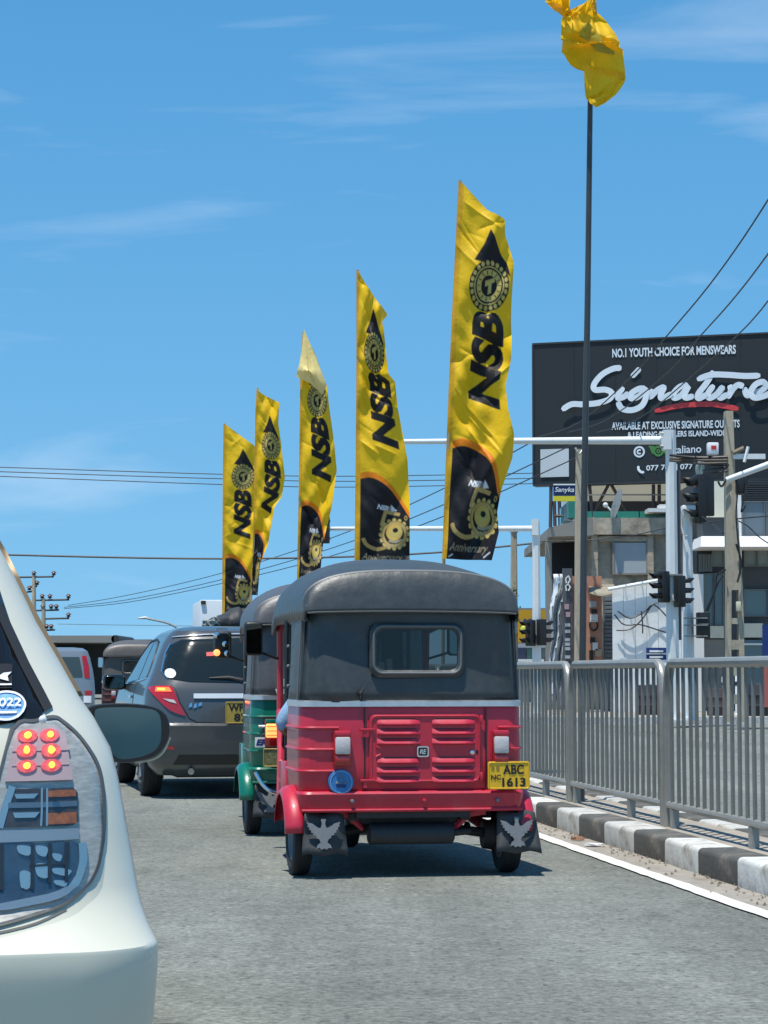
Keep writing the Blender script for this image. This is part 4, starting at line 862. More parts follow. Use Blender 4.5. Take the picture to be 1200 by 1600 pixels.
def wheel(parent, c, r, wd, rim=None, name='wheel', spokes=0, rimcol=None):
    x, y, z = c; e = thing2(name, parent, c)
    h = wd/2; mb = MB(); mb.lathe([(-h*0.62, r*0.60), (-h*0.95, r*0.70), (-h, r*0.82), (-h*0.86, r*0.955), (-h*0.55, r), (h*0.55, r), (h*0.86, r*0.955), (h, r*0.82), (h*0.95, r*0.70), (h*0.62, r*0.60)], (0,0,0), 'x', 32, cap=False)
    for q in (-0.35, 0.0, 0.35): mb.lathe([(h*q-0.004, r*1.001), (h*q-0.003, r*1.008), (h*q+0.003, r*1.008), (h*q+0.004, r*1.001)], (0,0,0), 'x', 32, cap=False)
    mb.build('tyre', rubber, e)
    mb = MB(); mb.lathe([(-h*0.80, r*0.62), (-h*0.86, r*0.56), (-h*0.45, r*0.50), (-h*0.35, r*0.2), (-h*0.5, r*0.15), (-h*0.5, 0.004)], (0,0,0), 'x', 28, cap=False)
    mb.lathe([(h*0.80, r*0.62), (h*0.86, r*0.56), (h*0.45, r*0.50), (h*0.35, r*0.2), (h*0.5, r*0.15), (h*0.5, 0.004)], (0,0,0), 'x', 28, cap=False)
    for k in range(spokes):
        t = 2*math.pi*k/spokes
        for sx in (-1, 1): mb.tube([(sx*h*0.72, r*0.12*math.cos(t), r*0.12*math.sin(t)), (sx*h*0.74, r*0.58*math.cos(t+.1), r*0.58*math.sin(t+.1))], [0.03*r/0.3, 0.045*r/0.3], 6)
    mb.build('rim', rimcol or silverp, e); return e
def thing2(name, parent, loc=(0,0,0)):                # an inner joint: a part that only holds sub-parts
    o = bpy.data.objects.new(name, None); COL.objects.link(o); o.parent = parent; o.location = loc; o.empty_display_size = 0.1; return o

def eagle(s):
    h = [(0.0,0.50),(0.04,0.52),(0.085,0.48),(0.06,0.44),(0.05,0.36),(0.09,0.24),(0.18,0.26),(0.34,0.38),(0.52,0.42),(0.47,0.33),(0.50,0.30),(0.43,0.25),(0.45,0.20),(0.38,0.17),(0.39,0.11),(0.31,0.09),(0.32,0.03),(0.23,0.02),(0.22,-0.05),(0.15,-0.08),(0.10,-0.18),(0.20,-0.26),(0.24,-0.36),(0.14,-0.34),(0.08,-0.40),(0.0,-0.36)]
    return [(x*s, y*s) for x, y in h] + [(-x*s, y*s) for x, y in reversed(h[1:-1])] 

def make_tuk(label, loc, rz, paint, canopy, hero=True, lit=False, detail=True, mirror=True, lampx=-0.385):
    t = thing('three_wheeler', label, 'three-wheeler', loc, rz)
    # ---- painted rear body, with the engine bay behind the bench
    mb = MB(); prof = [(0.455,0.598,-0.262),(0.475,0.606,-0.272),(0.60,0.610,-0.275),(0.75,0.610,-0.272),(0.90,0.605,-0.262),(0.918,0.600,-0.258)]
    mb.loft([plan_ring(w_, yr, 0.28, 0.085, 0.02, z) for z, w_, yr in prof]); body = mb.build('body', paint, t, smooth=40)
    bv = bvh_of(body)
    # pressed beads that run round the corners
    for z in (0.80, 0.685, 0.57):
        for sx in (-1, 1):
            x0 = 0.40 if sx < 0 else 0.47
            P = [(sx*(x0 + (0.525-x0)*i/4), -0.279, z) for i in range(5)] + [(sx*(0.525+0.088*math.sin(R(q))), -0.19-0.089*math.cos(R(q)), z) for q in (20,40,60,80)] + [(sx*0.6135, y, z) for y in (-0.1, 0.05, 0.24)]
            m_ = MB(); m_.tube(P, 0.0085, 6); m_.build('pressed_bead', paint, t)
    # bumper ledge
    mb = MB(); mb.loft([plan_ring(w_, yr, 0.02, 0.07, 0.02, z) for z, w_, yr in ((0.350,0.585,-0.275),(0.362,0.605,-0.288),(0.425,0.616,-0.302),(0.448,0.618,-0.306),(0.460,0.611,-0.298),(0.464,0.59,-0.28))])
    bump = mb.build('rear_bumper', paint, t, smooth=30)
    mb = MB(); mb.tube([(-0.60,-0.294,0.362),(0.60,-0.294,0.362)], 0.009, 6); mb.build('bumper_lip', paint, t)
    for x in (-0.33, 0.06, 0.46): MB().lathe([(-0.316,0.003),(-0.314,0.010),(-0.300,0.012)], (x,0,0.41), 'y', 10).build('bumper_bolt', silverp if x != 0.06 else paint, t)
    # engine door with louvres
    y0 = -0.276
    if hero:
        door = MB(); o_ = rrect(-0.235, 0.505, 0.375, 0.872, 0.03)
        door.prism(o_, (0, y0, 0), (1,0,0), (0,0,1), 0.010); dr = door.build('engine_door', paint, t, smooth=30)
        mb = MB(); mb.tube([(x, y0-0.011, z) for x, z in rrect(-0.225, 0.515, 0.365, 0.862, 0.03)], 0.006, 6, closed=True); mb.build('door_rim', paint, dr)
        MB().box((-0.262, y0-0.004, 0.47), (-0.256, y0+0.004, 0.905)).build('panel_seam', ink, t, smooth=0)
        MB().box((0.400, y0-0.004, 0.47), (0.406, y0+0.004, 0.905)).build('panel_seam', ink, t, smooth=0)
        for x0 in (-0.195, 0.105):
            for z in (0.82, 0.768, 0.716, 0.615, 0.563, 0.511):
                # a scoop: sloped upper face, rounded ends, dark slot above
                m_ = MB(); W = 0.235; n = 8; rows = []
                for i in range(n+1):
                    q = i/n; e = min(1.0, min(q, 1-q)/0.13); x = x0 + W*q; d_ = 0.002 + 0.018*math.sqrt(max(0, e*(2-e)))
                    rows.append([(x, y0-0.0105, z+0.026), (x, y0-0.011-d_*0.35, z+0.016), (x, y0-0.011-d_*0.9, z+0.003), (x, y0-0.011-d_, z-0.002), (x, y0-0.011-d_*0.8, z-0.007), (x, y0-0.0105, z-0.009)])
                m_.loft(rows, closed=False, cap=False); lo = m_.build('louvre', paint, dr, smooth=50)
                m_ = MB(); m_.box((x0+0.02, y0-0.0125, z+0.0215), (x0+W-0.02, y0-0.0104, z+0.028)); m_.build('slot', dark_steel, dr, smooth=0)
        for z in (0.80, 0.53):
            m_ = MB(); m_.rbox((-0.285, y0-0.022, z-0.018), (-0.205, y0-0.004, z-0.004), 0.003); m_.box((-0.268, y0-0.018, z-0.05), (-0.250, y0-0.002, z-0.018)); m_.build('hinge', paint, t)
        for z in (0.845, 0.54): MB().rbox((0.368, y0-0.024, z-0.03), (0.384, y0-0.008, z+0.02), 0.004).build('latch', paint, dr)
        MB().lathe([(y0-0.020,0.002),(y0-0.018,0.012),(y0-0.010,0.014)], (0.325,0,0.665), 'y', 12).build('door_lock', chrome, dr)
        MB().lathe([(y0-0.0128,0.001),(y0-0.0122,0.011),(y0-0.010,0.012)], (0.355,0,0.668), 'y', 12).build('key_hole', ink, dr)
        m_ = MB(); m_.prism(rrect(0.022, 0.642, 0.086, 0.700, 0.012), (0, y0-0.010, 0), (1,0,0), (0,0,1), 0.012); bd_ = m_.build('emblem', chrome, t, smooth=20)
        m_ = MB(); m_.prism(rrect(0.029, 0.649, 0.079, 0.693, 0.008), (0, y0-0.022, 0), (1,0,0), (0,0,1), 0.002); m_.build('emblem_face', ink, bd_, smooth=0)
        text_obj('lettering', 'RE', (0.036, y0-0.0255, 0.658), (0.036,0,0), (0,0,0.026), chrome, bd_, 0.03, 0.2)
        for sx in (-1,): 
            m_ = MB(); m_.tube([(-0.20, y0-0.012, 0.70), (-0.175, y0-0.013, 0.688)], 0.006, 6); m_.tube([(-0.20, y0-0.012, 0.645), (-0.175, y0-0.013, 0.658)], 0.006, 6); m_.build('pressed_notch', paint, dr)
    # tail lamps
    for xc in (lampx, 0.478):
        m_ = MB(); m_.rbox((xc-0.046, y0-0.045, 0.597), (xc+0.046, y0+0.01, 0.785), 0.010); lm = m_.build('tail_lamp', lamp_red, t)
        m_ = MB(); m_.rbox((xc-0.041, y0-0.066, 0.660), (xc+0.041, y0-0.040, 0.752), 0.010); m_.build('lens', orange_lit if lit else pale_lens, lm)
        if lit:
            for z in (0.675, 0.705, 0.735): MB().box((xc-0.036, y0-0.068, z-0.003), (xc+0.036, y0-0.066, z+0.003)).build('lens_rib', lamp_red_lit, lm, smooth=0)
        if not lit: MB().rbox((xc-0.041, y0-0.060, 0.612), (xc+0.041, y0-0.040, 0.655), 0.008).build('red_lens', lamp_red, lm)
        m_ = MB(); m_.rbox((xc-0.043, y0-0.058, 0.752), (xc+0.043, y0-0.036, 0.784), 0.008); m_.build('lamp_hood', paint, lm)
    # bright waist strip
    m_ = MB(); P = plan_ring(0.607, -0.268, 0.26, 0.09, 0.02, 0.930); m_.loft([[(x*s, y+(0.012 if s < 0.99 else 0.002 if s < 1.005 else -0.012)*(1 if y < -0.1 else 0), z) for x, y, _z in P] for s, z in ((0.995,0.908),(1.012,0.912),(1.012,0.940),(1.0,0.946),(0.98,0.946))], cap=False); m_.build('waist_strip', alu, t, smooth=40)
    # ---- canopy: back panel with a window, side curtains, arched roof
    WX0, WX1, WZ0, WZ1 = -0.205, 0.265, 1.095, 1.338
    HX = 0.572
    yb_ = lambda z: -0.258 + (z-0.93)*0.035
    ov, of = cdt([(-0.598,0.935),(0.598,0.935),(HX+0.004,1.43),(-HX-0.004,1.43)], 0.06, hole=[(WX0,WZ0),(WX1,WZ0),(WX1,WZ1),(WX0,WZ1)])
    def back(p):
        x, z = p; w_ = 0.60 - (z-0.935)*0.05; e = max(0.0, (abs(x)/w_ - 0.86)/0.14)
        bulge = 0.010*math.sin((x+0.1)*9+z*5) + 0.014*math.sin(z*9+x*4)*0.6 + 0.012*math.exp(-((x+0.42)**2+(z-0.98)**2)/0.012)
        return (x, yb_(z) + 0.085*(1-math.sqrt(max(0, 1-e*e))) - bulge*(1-e), z)
    m_ = MB(); m_.add([back(p) for p in ov], of); m_.build('canopy_back', canopy, t, smooth=60).modifiers.new('thickness', 'SOLIDIFY').thickness = 0.006
    ys = yb_(1.2)
    m_ = MB(); oo = rrect(WX0-0.026, WZ0-0.028, WX1+0.026, WZ1+0.024, 0.062); ii = rrect(WX0+0.012, WZ0+0.012, WX1-0.012, WZ1-0.012, 0.045)
    n_ = len(oo); V_ = [(x, ys-0.012, z) for x, z in oo] + [(x, ys-0.030, z) for x, z in [((a[0]+b[0])/2,(a[1]+b[1])/2) for a, b in zip(oo, ii)]] + [(x, ys-0.014, z) for x, z in ii] + [(x, ys+0.01, z) for x, z in ii]
    fs = [(k*n_+i, k*n_+(i+1)%n_, (k+1)*n_+(i+1)%n_, (k+1)*n_+i) for k in range(3) for i in range(n_)]
    m_.add(V_, fs); win = m_.build('rear_window', vinyl, t, smooth=40)
    m_ = MB(); m_.tube([(x, ys-0.026, z) for x, z in rrect(WX0-0.004, WZ0-0.004, WX1+0.004, WZ1+0.004, 0.05)], 0.0075, 6, closed=True); m_.build('window_bead', seam_m, win)
    m_ = MB(); m_.prism(rrect(WX0+0.008, WZ0+0.008, WX1-0.008, WZ1-0.008, 0.045), (0, ys-0.006, 0), (1,0,0), (0,0,1), 0.003); m_.build('window_pane', glass_clear, win, smooth=0)
    for sx in (-1, 1):
        m_ = MB(); rows = []
        for i in range(9):
            y = -0.19 + 0.50*i/8; rows.append([(sx*(0.602-(z-0.935)*0.05 + 0.006*math.sin(y*14+z*6)), y, z) for z in [0.935+0.495*j/8 for j in range(9)]])
        m_.loft(rows, closed=False, cap=False); m_.build('side_curtain', canopy, t, smooth=60).modifiers.new('thickness', 'SOLIDIFY').thickness = 0.008
        m_ = MB(); m_.tube([(sx*0.607,-0.165,0.95),(sx*0.585,-0.165,1.42)], 0.006, 6); m_.build('curtain_seam', seam_m, t)
        for z in (1.02, 1.13, 1.24): MB().ball((sx*0.603, 0.27, z), 0.010, 8).build('press_stud', silverp, t)
    # roof stations: y, half width, base z, rise, exponent
    ST = [(-0.292,0.570,1.412,0.012,2.0),(-0.290,0.574,1.425,0.016,2.0),(-0.278,0.577,1.430,0.095,2.7),(-0.255,0.579,1.432,0.165,2.8),(-0.236,0.581,1.434,0.195,2.8),(-0.228,0.581,1.434,0.203,2.8),(0.0,0.579,1.436,0.246,2.55),(0.25,0.575,1.438,0.280,2.4),(0.60,0.565,1.440,0.296,2.4),(1.05,0.552,1.440,0.292,2.4),(1.40,0.535,1.440,0.266,2.4),(1.62,0.515,1.430,0.220,2.4),(1.85,0.495,1.405,0.140,2.4),(1.93,0.490,1.39,0.10,2.4)]
    def arch(y, w_, zb_, h, ex, n=28):
        P = []
        for i in range(n+1):
            a = math.pi*i/n; cx_ = math.copysign(abs(math.cos(a))**(2/ex), -math.cos(a)); sz_ = abs(math.sin(a))**(2/ex)
            P.append((w_*cx_, y, zb_ + h*sz_))
        return P
    rows = [arch(*s) for s in ST]
    rows = [[(r_[0][0], r_[0][1], r_[0][2]-0.055)] + r_ + [(r_[-1][0], r_[-1][1], r_[-1][2]-0.055)] if i > 1 else [(r_[0][0], r_[0][1], r_[0][2]-0.004)] + r_ + [(r_[-1][0], r_[-1][1], r_[-1][2]-0.004)] for i, r_ in enumerate(rows)]
    m_ = MB(); m_.loft(rows, closed=False, cap=False); roof = m_.build('canopy_roof', canopy, t, smooth=28); roof.modifiers.new('thickness', 'SOLIDIFY').thickness = -0.010
    for k in (5, 8, 11): 
        m_ = MB(); m_.tube([(x*1.004, y, z+0.003) for x, y, z in arch(*ST[k])], 0.011 if k == 5 else 0.0075, 6); m_.build('roof_piping', seam_m if k == 5 else canopy, roof)
    m_ = MB(); m_.tube([(x, y-0.003, z) for x, y, z in arch(*ST[0])], 0.008, 6); m_.build('rear_hem', seam_m, roof)
    for ii_ in (9, 19):
        m_ = MB(); m_.tube([(r_[ii_+1][0], r_[ii_+1][1]-0.003, r_[ii_+1][2]+0.002) for r_ in rows[1:9]], 0.005, 6); m_.build('roof_seam', seam_m, roof)
    m_ = MB(); m_.tube([(r_[0][0], r_[0][1], r_[0][2]) for r_ in rows[2:]], 0.010, 6); m_.tube([(r_[-1][0], r_[-1][1], r_[-1][2]) for r_ in rows[2:]], 0.010, 6); m_.tube([p for p in rows[-1]], 0.010, 6); m_.build('roof_hem', canopy, roof)
    # ---- chassis and cabin
    m_ = MB(); m_.loft([[(-w_, y, z0), (w_, y, z0), (w_, y, z1), (-w_, y, z1)] for y, w_, z0, z1 in ((0.25,0.58,0.28,0.33),(1.3,0.55,0.28,0.33),(1.72,0.42,0.28,0.33))]); m_.build('floor', dark_steel, t, smooth=0)
    for sx in (-1, 1):
        m_ = MB(); m_.rbox((sx*0.60-0.015, 0.28, 0.30), (sx*0.60+0.015, 0.62, 0.60), 0.012); m_.build('side_sill', paint, t)
        m_ = MB(); m_.tube([(sx*0.575,0.55,0.33),(sx*0.575,0.56,1.39)], 0.014, 8); m_.build('door_post', black, t)
        m_ = MB(); m_.tube([(sx*0.46,1.80,0.86),(sx*0.465,1.78,1.40)], 0.021, 8); m_.tube([(sx*0.46,1.80,0.86),(sx*0.47,1.66,0.60),(sx*0.50,1.45,0.33)], 0.024, 8); m_.build('windscreen_pillar', paint, t)
    m_ = MB(); m_.rbox((-0.55,0.30,0.46), (0.55,0.80,0.60), 0.04); m_.rbox((-0.55,0.26,0.60), (0.55,0.36,1.02), 0.04); m_.build('bench_seat', M('seat_vinyl', (0.05,0.045,0.04), 0.6, noise=(9,0.2)), t)
    m_ = MB(); m_.rbox((-0.30,1.06,0.52), (0.30,1.36,0.62), 0.03); m_.rbox((-0.22,1.04,0.62), (0.22,1.10,0.88), 0.02); m_.build('driver_seat', M('seat_vinyl', (0.05,0.045,0.04), 0.6), t)
    m_ = MB(); rows = []
    for z, w_, yf_ in ((0.30,0.40,1.90),(0.45,0.46,1.98),(0.65,0.47,1.98),(0.82,0.47,1.90),(0.88,0.46,1.84)):
        rows.append([(w_*math.sin(R(a)), yf_-0.32+0.32*math.cos(R(a)), z) for a in range(-90, 91, 12)])
    m_.loft(rows, closed=False, cap=False); m_.build('front_cowl', paint, t, smooth=60).modifiers.new('thickness', 'SOLIDIFY').thickness = 0.01
    m_ = MB(); m_.rbox((-0.44,1.60,0.78), (0.44,1.82,0.87), 0.02); m_.build('dashboard', black, t)
    m_ = MB(); m_.tube([(-0.36,1.46,0.92),(-0.1,1.58,0.90),(0.1,1.58,0.90),(0.36,1.46,0.92)], 0.014, 8); m_.tube([(0,1.58,0.90),(0,1.82,0.45)], 0.02, 8); m_.build('handlebar', black, t)
    m_ = MB(); m_.prism(rrect(-0.44,0.88,0.44,1.40,0.05), (0,1.80,0), (1,0,0), (0,0,1), 0.004); m_.build('windscreen', thin_glass('windscreen_glass', (0.80,0.84,0.83), 0.07), t, smooth=0)
    m_ = MB(); m_.lathe([(1.90,0.07),(2.02,0.085),(2.06,0.075),(2.065,0.004)], (0,0,0.62), 'y', 18); m_.build('headlamp', chrome, t)
    m_ = MB(); rows = [[(0.085*math.cos(R(b))*1.0, 1.95+0.26*math.cos(R(a)), 0.205+0.255*math.sin(R(a)) + 0.02*math.sin(R(b))) for b in range(0,181,20)] for a in range(10,171,16)]
    m_.loft(rows, closed=False, cap=False); m_.build('front_fender', paint, t, smooth=60).modifiers.new('thickness', 'SOLIDIFY').thickness = 0.006
    wheel(t, (0, 1.95, 0.205), 0.205, 0.10)
    for sx in (-1, 1):
        wheel(t, (sx*0.575, 0, 0.205), 0.205, 0.108)
        m_ = MB(); rows = []
        for a in range(6, 176, 10):
            q = R(180-a); rr = 0.285 + (0.02 if a < 0 else 0); c_ = (0.012*math.sin(R(max(a,0))))
            rows.append([(sx*x_, 0.0 + (rr+dz)*math.cos(q)*1.0, 0.215 + (rr+dz)*math.sin(q)*0.93) for x_, dz in ((0.585,0.0),(0.61,0.006),(0.640,0.004),(0.668,-0.010),(0.682,-0.030),(0.684,-0.046))])
        m_.loft(rows, closed=False, cap=False); m_.build('rear_fender', paint, t, smooth=50).modifiers.new('thickness', 'SOLIDIFY').thickness = 0.005
        # rubber mud flap with a silver eagle
        m_ = MB(); fc = -0.475 if sx < 0 else 0.575; fx0, fx1 = (fc-0.105, fc+0.105); rows = []
        for i in range(7):
            q = i/6; rows.append([(fx0 + (fx1-fx0)*j/8 + (0.02*q*(j/4-1)), -0.262 - 0.05*q + 0.012*math.sin(j*0.9+q*3+sx), 0.345 - 0.215*q + 0.008*math.sin(j*1.3)) for j in range(9)])
        m_.loft(rows, closed=False, cap=False); fl = m_.build('mud_flap', M('flap_rubber', (0.045,0.048,0.05), 0.6, noise=(12,0.3)), t, smooth=60); fl.modifiers.new('thickness', 'SOLIDIFY').thickness = 0.006
        if detail: m_ = MB(); m_.prism(eagle(0.175), (fc-0.01, -0.318, 0.228), (1,0,0), (0,0.22,1), 0.004); m_.build('eagle_emblem', silverp, fl, smooth=0)
    # under the floor
    m_ = MB(); m_.lathe([(-0.25,0.04),(-0.24,0.056),(0.21,0.056),(0.22,0.04)], (0.02,-0.20,0.228), 'x', 18); m_.tube([(0.22,-0.20,0.228),(0.33,-0.16,0.235),(0.36,0.02,0.26)], 0.018, 8); m_.build('silencer', dark_steel, t)
    m_ = MB(); m_.rbox((-0.22,-0.12,0.20), (0.22,0.30,0.42), 0.04); m_.rbox((-0.33,-0.16,0.275),(0.30,-0.06,0.37),0.02); m_.build('engine', dark_steel, t)
    m_ = MB(); m_.box((-0.30,-0.26,0.318),(0.32,-0.235,0.352)); m_.tube([(-0.52,0,0.205),(-0.2,0.02,0.25)],0.026,8); m_.tube([(0.52,0,0.205),(0.2,0.02,0.25)],0.026,8); m_.box((-0.33,-0.2,0.30),(-0.28,0.6,0.34)); m_.box((0.28,-0.2,0.30),(0.33,0.6,0.34)); m_.build('rear_frame', dark_steel, t, smooth=20)
    for sx in (-1, 1):
        m_ = MB(); m_.tube([(sx*0.42,-0.16,0.355),(sx*0.33,-0.15,0.335),(sx*0.25,-0.17,0.25)], [0.035,0.03,0.012], 6); m_.tube([(sx*0.50,-0.02,0.22),(sx*0.42,0.45,0.31)], 0.03, 8); m_.build('suspension_arm', paint if hero else dark_steel, t)
        m_ = MB(); m_.lathe([(-0.03*1,0.075),(0.03,0.085),(0.05,0.05)], (sx*0.47,0,0.205), 'x', 16); m_.build('brake_drum', dark_steel, t)
    if mirror:
        m_ = MB(); m_.tube([(-0.47,1.78,1.18),(-0.60,1.74,1.22),(-0.635,1.72,1.28)], 0.009, 6); m_.tube([(0.47,1.78,1.18),(0.60,1.74,1.22),(0.635,1.72,1.28)], 0.009, 6); m_.build('mirror_stalk', black, t)
        for sx in (-1, 1):
            m_ = MB(); m_.rbox((sx*0.64-0.058,1.68,1.20), (sx*0.64+0.058,1.735,1.41), 0.025, 3); mi_ = m_.build('wing_mirror', black, t)
            m_ = MB(); m_.prism(rrect(sx*0.64-0.046,1.212,sx*0.64+0.046,1.398,0.02), (0,1.681,0), (1,0,0), (0,0,1), 0.003); m_.build('mirror_glass', M('mirror_glass', (0.45,0.48,0.48), 0.02, metal=1.0), mi_, smooth=0)
    return t

def plate(par, x0, z0, x1, z1, y, rows, mat=amber_plate, extra=None):
    m_ = MB(); m_.prism(rrect(x0, z0, x1, z1, 0.012), (0, y, 0), (1,0,0), (0,0,1), 0.006); p = m_.build('number_plate', mat, par, smooth=0)
    m_ = MB(); m_.tube([(x, y-0.008, z) for x, z in rrect(x0+.006, z0+.006, x1-.006, z1-.006, 0.01)], 0.0022, 4, closed=True); m_.build('plate_border', mat, p)
    for s, a, b, c, d in rows:
        W, H_ = x1-x0, z1-z0
        text_obj('lettering', s, (x0+W*a, y-0.0085, z0+H_*b), (W*(c-a),0,0), (0,0,H_*(d-b)), ink, p, 0.03)
    return p

RED_T = R(9.6)
tuk = make_tuk('red three-wheeler with a black canopy, nearest and fully in view', (0.106, 12.56, 0), RED_T, red, vinyl)
pp = plate(tuk, 0.402, 0.468, 0.632, 0.618, -0.326, [('ABC', 0.36, 0.53, 0.86, 0.88), ('1613', 0.34, 0.09, 0.90, 0.42), ('NC', 0.07, 0.34, 0.31, 0.52)])
for a, b in ((0.08, 0.70), (0.20, 0.70)): m_ = MB(); W, H_ = 0.23, 0.15; m_.box((0.402+W*a, -0.3345, 0.468+H_*b), (0.402+W*(a+0.07), -0.3322, 0.468+H_*(b+0.14))); m_.build('plate_mark', M('plate_mark_brown', (0.30,0.2,0.03),0.5), pp, smooth=0)
m_ = MB(); m_.lathe([(-0.302,0.002),(-0.302,0.066),(-0.296,0.068),(-0.278,0.068)], (-0.390,0,0.512), 'y', 28, cap=False); st = m_.build('round_sticker', M('sticker_blue', (0.03,0.19,0.46), 0.4, noise=(30,0.1)), tuk, smooth=30)
m_ = MB(); m_.tube([(-0.390+0.058*math.cos(a), -0.303, 0.512+0.058*math.sin(a)) for a in [2*math.pi*i/28 for i in range(28)]], 0.0022, 4, closed=True); m_.build('sticker_ring', M('pale_blue_print', (0.30,0.45,0.60), 0.5), st)
m_ = MB(); m_.tube([(-0.390+x, -0.3035, 0.515+z) for x, z in ((-0.026,-0.008),(0,0.036),(0.026,-0.008))], 0.0045, 4, closed=True); m_.build('sticker_triangle', M('olive_print', (0.30,0.32,0.22), 0.5), st)
m_ = MB(); m_.box((-0.416,-0.305,0.484),(-0.364,-0.3025,0.500)); m_.build('sticker_bar', dkblue, st, smooth=0)
m_ = MB(); m_.tube([(-0.275,-0.272,0.955),(-0.285,-0.29,0.985),(-0.262,-0.285,1.02)], [0.009,0.012,0.004], 6); m_.build('canopy_hook', black, tuk)
# white strips painting in the slits of daylight seen through the back window
for x, z0, z1, tw in ((-0.02,0.95,1.25,0.02),(0.04,0.95,1.25,0.015),(0.17,1.0,1.16,0.01),(0.22,0.98,1.18,0.01)):
    m_ = MB(); m_.prism([(x,z0),(x+0.035,z0),(x+0.035-tw,z1),(x-tw,z1)], (0,1.78,0), (1,0,0), (0,0,1), 0.003); m_.build('daylight_strip', white, tuk, smooth=0)

gt = make_tuk('green three-wheeler with a grey canopy, half hidden behind the red one', (-0.330, 15.72, 0), R(8.5), green, vinyl2, hero=False, lit=True, lampx=-0.475)
m_ = MB(); m_.prism(rrect(-0.585,0.595,-0.44,0.662,0.004), (0,-0.292,0), (1,0,0), (0,0,1), 0.003); st = m_.build('white_sticker', white, gt, smooth=0)
text_obj('lettering', 'ER', (-0.578,-0.2965,0.607), (0.075,0,0), (0,0,0.042), dkblue, st, 0.05, 0.25)
m_ = MB(); m_.prism(rrect(-0.53,0.470,-0.26,0.585,0.004), (0,-0.330,0), (1,0,0), (0,0,1), 0.004); st = m_.build('picture_plate', M('picture_print', (0.16,0.15,0.06), 0.5, noise=(45,0.9), dirt=((0.5,0.42,0.22),38,0.55,0.8)), gt, smooth=0)
m_ = MB(); m_.tube([(x, -0.336, z) for x, z in rrect(-0.53,0.470,-0.26,0.585,0.004)], 0.003, 4, closed=True); m_.build('picture_border', gold, st)
m_ = MB(); m_.prism(rrect(-0.42,1.0,-0.365,1.055,0.004), (0,-0.295,0), (1,0,0), (0,0,1), 0.003); m_.build('white_sticker', white, gt, smooth=0)
m_ = MB(); m_.prism([(-0.44,0.955),(-0.30,0.94),(-0.30,0.985),(-0.45,0.985)], (0,-0.295,0), (1,0,0), (0,0,1), 0.003); m_.build('white_sticker', white, gt, smooth=0)
m_ = MB(); m_.tube(smooth_poly([(-0.585,-0.33,0.43),(-0.52,-0.36,0.33),(-0.40,-0.37,0.285),(0,-0.37,0.275),(0.40,-0.37,0.285),(0.52,-0.36,0.33),(0.585,-0.33,0.43)], 4, False), 0.014, 8); m_.build('guard_bar', chrome, gt)
m_ = MB(); m_.tube([(-0.56,-0.285,0.735),(-0.45,-0.285,0.735)], 0.010, 6); m_.build('bright_trim', alu, gt)
# cluster of lamps and mirror on its left front pillar
m_ = MB(); m_.rbox((-0.72,1.62,1.20),(-0.60,1.70,1.40),0.03); cl = m_.build('lamp_cluster', black, gt)
for x, z, m0 in ((-0.70,1.375,chrome),(-0.64,1.31,chrome),(-0.70,1.245,orange_lit),(-0.625,1.24,chrome)):
    MB().lathe([(1.585,0.004),(1.590,0.022),(1.615,0.026)], (x,0,z), 'y', 12).build('lamp', m0, cl)
m_ = MB(); m_.box((-0.71,1.60,1.415),(-0.62,1.62,1.43)); m_.build('bracket', chrome, cl, smooth=0)

dt = make_tuk('dark three-wheeler far off between the silver car and the grey hatchback', (-4.88, 44.5, 0), R(7), M('maroon_paint', (0.10,0.03,0.03), 0.4), M('brown_vinyl', (0.10,0.088,0.078), 0.45, noise=(8,0.2)), hero=False, detail=False)
m_ = MB(); m_.prism(rrect(-0.12,1.435,0.22,1.62,0.01), (0,-0.31,0), (1,0,0), (0,0.45,1), 0.004); m_.build('white_sticker', white, dt, smooth=0)
dt2 = make_tuk('dark canopied three-wheeler peeping out above the roof of the grey hatchback', (-1.98, 30.7, 0), R(7.8), M('dark_blue_paint', (0.02,0.03,0.08), 0.4), M('dark_canopy', (0.03,0.033,0.036), 0.5), hero=False, detail=False, mirror=False)
bd = thing('roof_bundle', 'dark tarpaulin bundle with pale tufts, lying on the roof ahead of the hatchback', 'bundle', (-2.02, 31.0, 1.72), R(7.8))
m_ = MB(); rows = [[(x0 + (x1-x0)*q, y, h*(0.15+0.85*q**0.7)*min(1,(1.02-q)*8) - 0.03 + 0.012*math.sin(9*q+y*5)) for q in [j/12 for j in range(13)]] for y, x0, x1, h in ((-0.25,-0.44,0.10,0.03),(-0.2,-0.46,0.12,0.22),(0.0,-0.44,0.14,0.33),(0.4,-0.36,0.14,0.35),(0.8,-0.2,0.12,0.2))]
m_.loft(rows, closed=False, cap=False); m_.build('tarpaulin', M('dark_tarp', (0.03,0.032,0.035), 0.6, noise=(8,0.3), bump=(9,0.6,0.03)), bd, smooth=50).modifiers.new('thickness', 'SOLIDIFY').thickness = 0.01
m_ = MB(); rows = [[(-0.46 + 0.22*i/9 + 0.012*math.sin(j*2.3+i), -0.26 + 0.02*math.sin(i*1.9+j*1.3), -0.03 + 0.115*j/7 + 0.05*i/9 + 0.02*math.sin(i*1.1) - 0.03*(j/7)*abs(i-4.5)/4.5) for j in range(8)] for i in range(10)]
m_.loft(rows, closed=False, cap=False); m_.build('white_tuft', M('white_tuft', (0.30,0.33,0.32), 0.8, noise=(20,0.5)), bd, smooth=30).modifiers.new('thickness', 'SOLIDIFY').thickness = 0.02

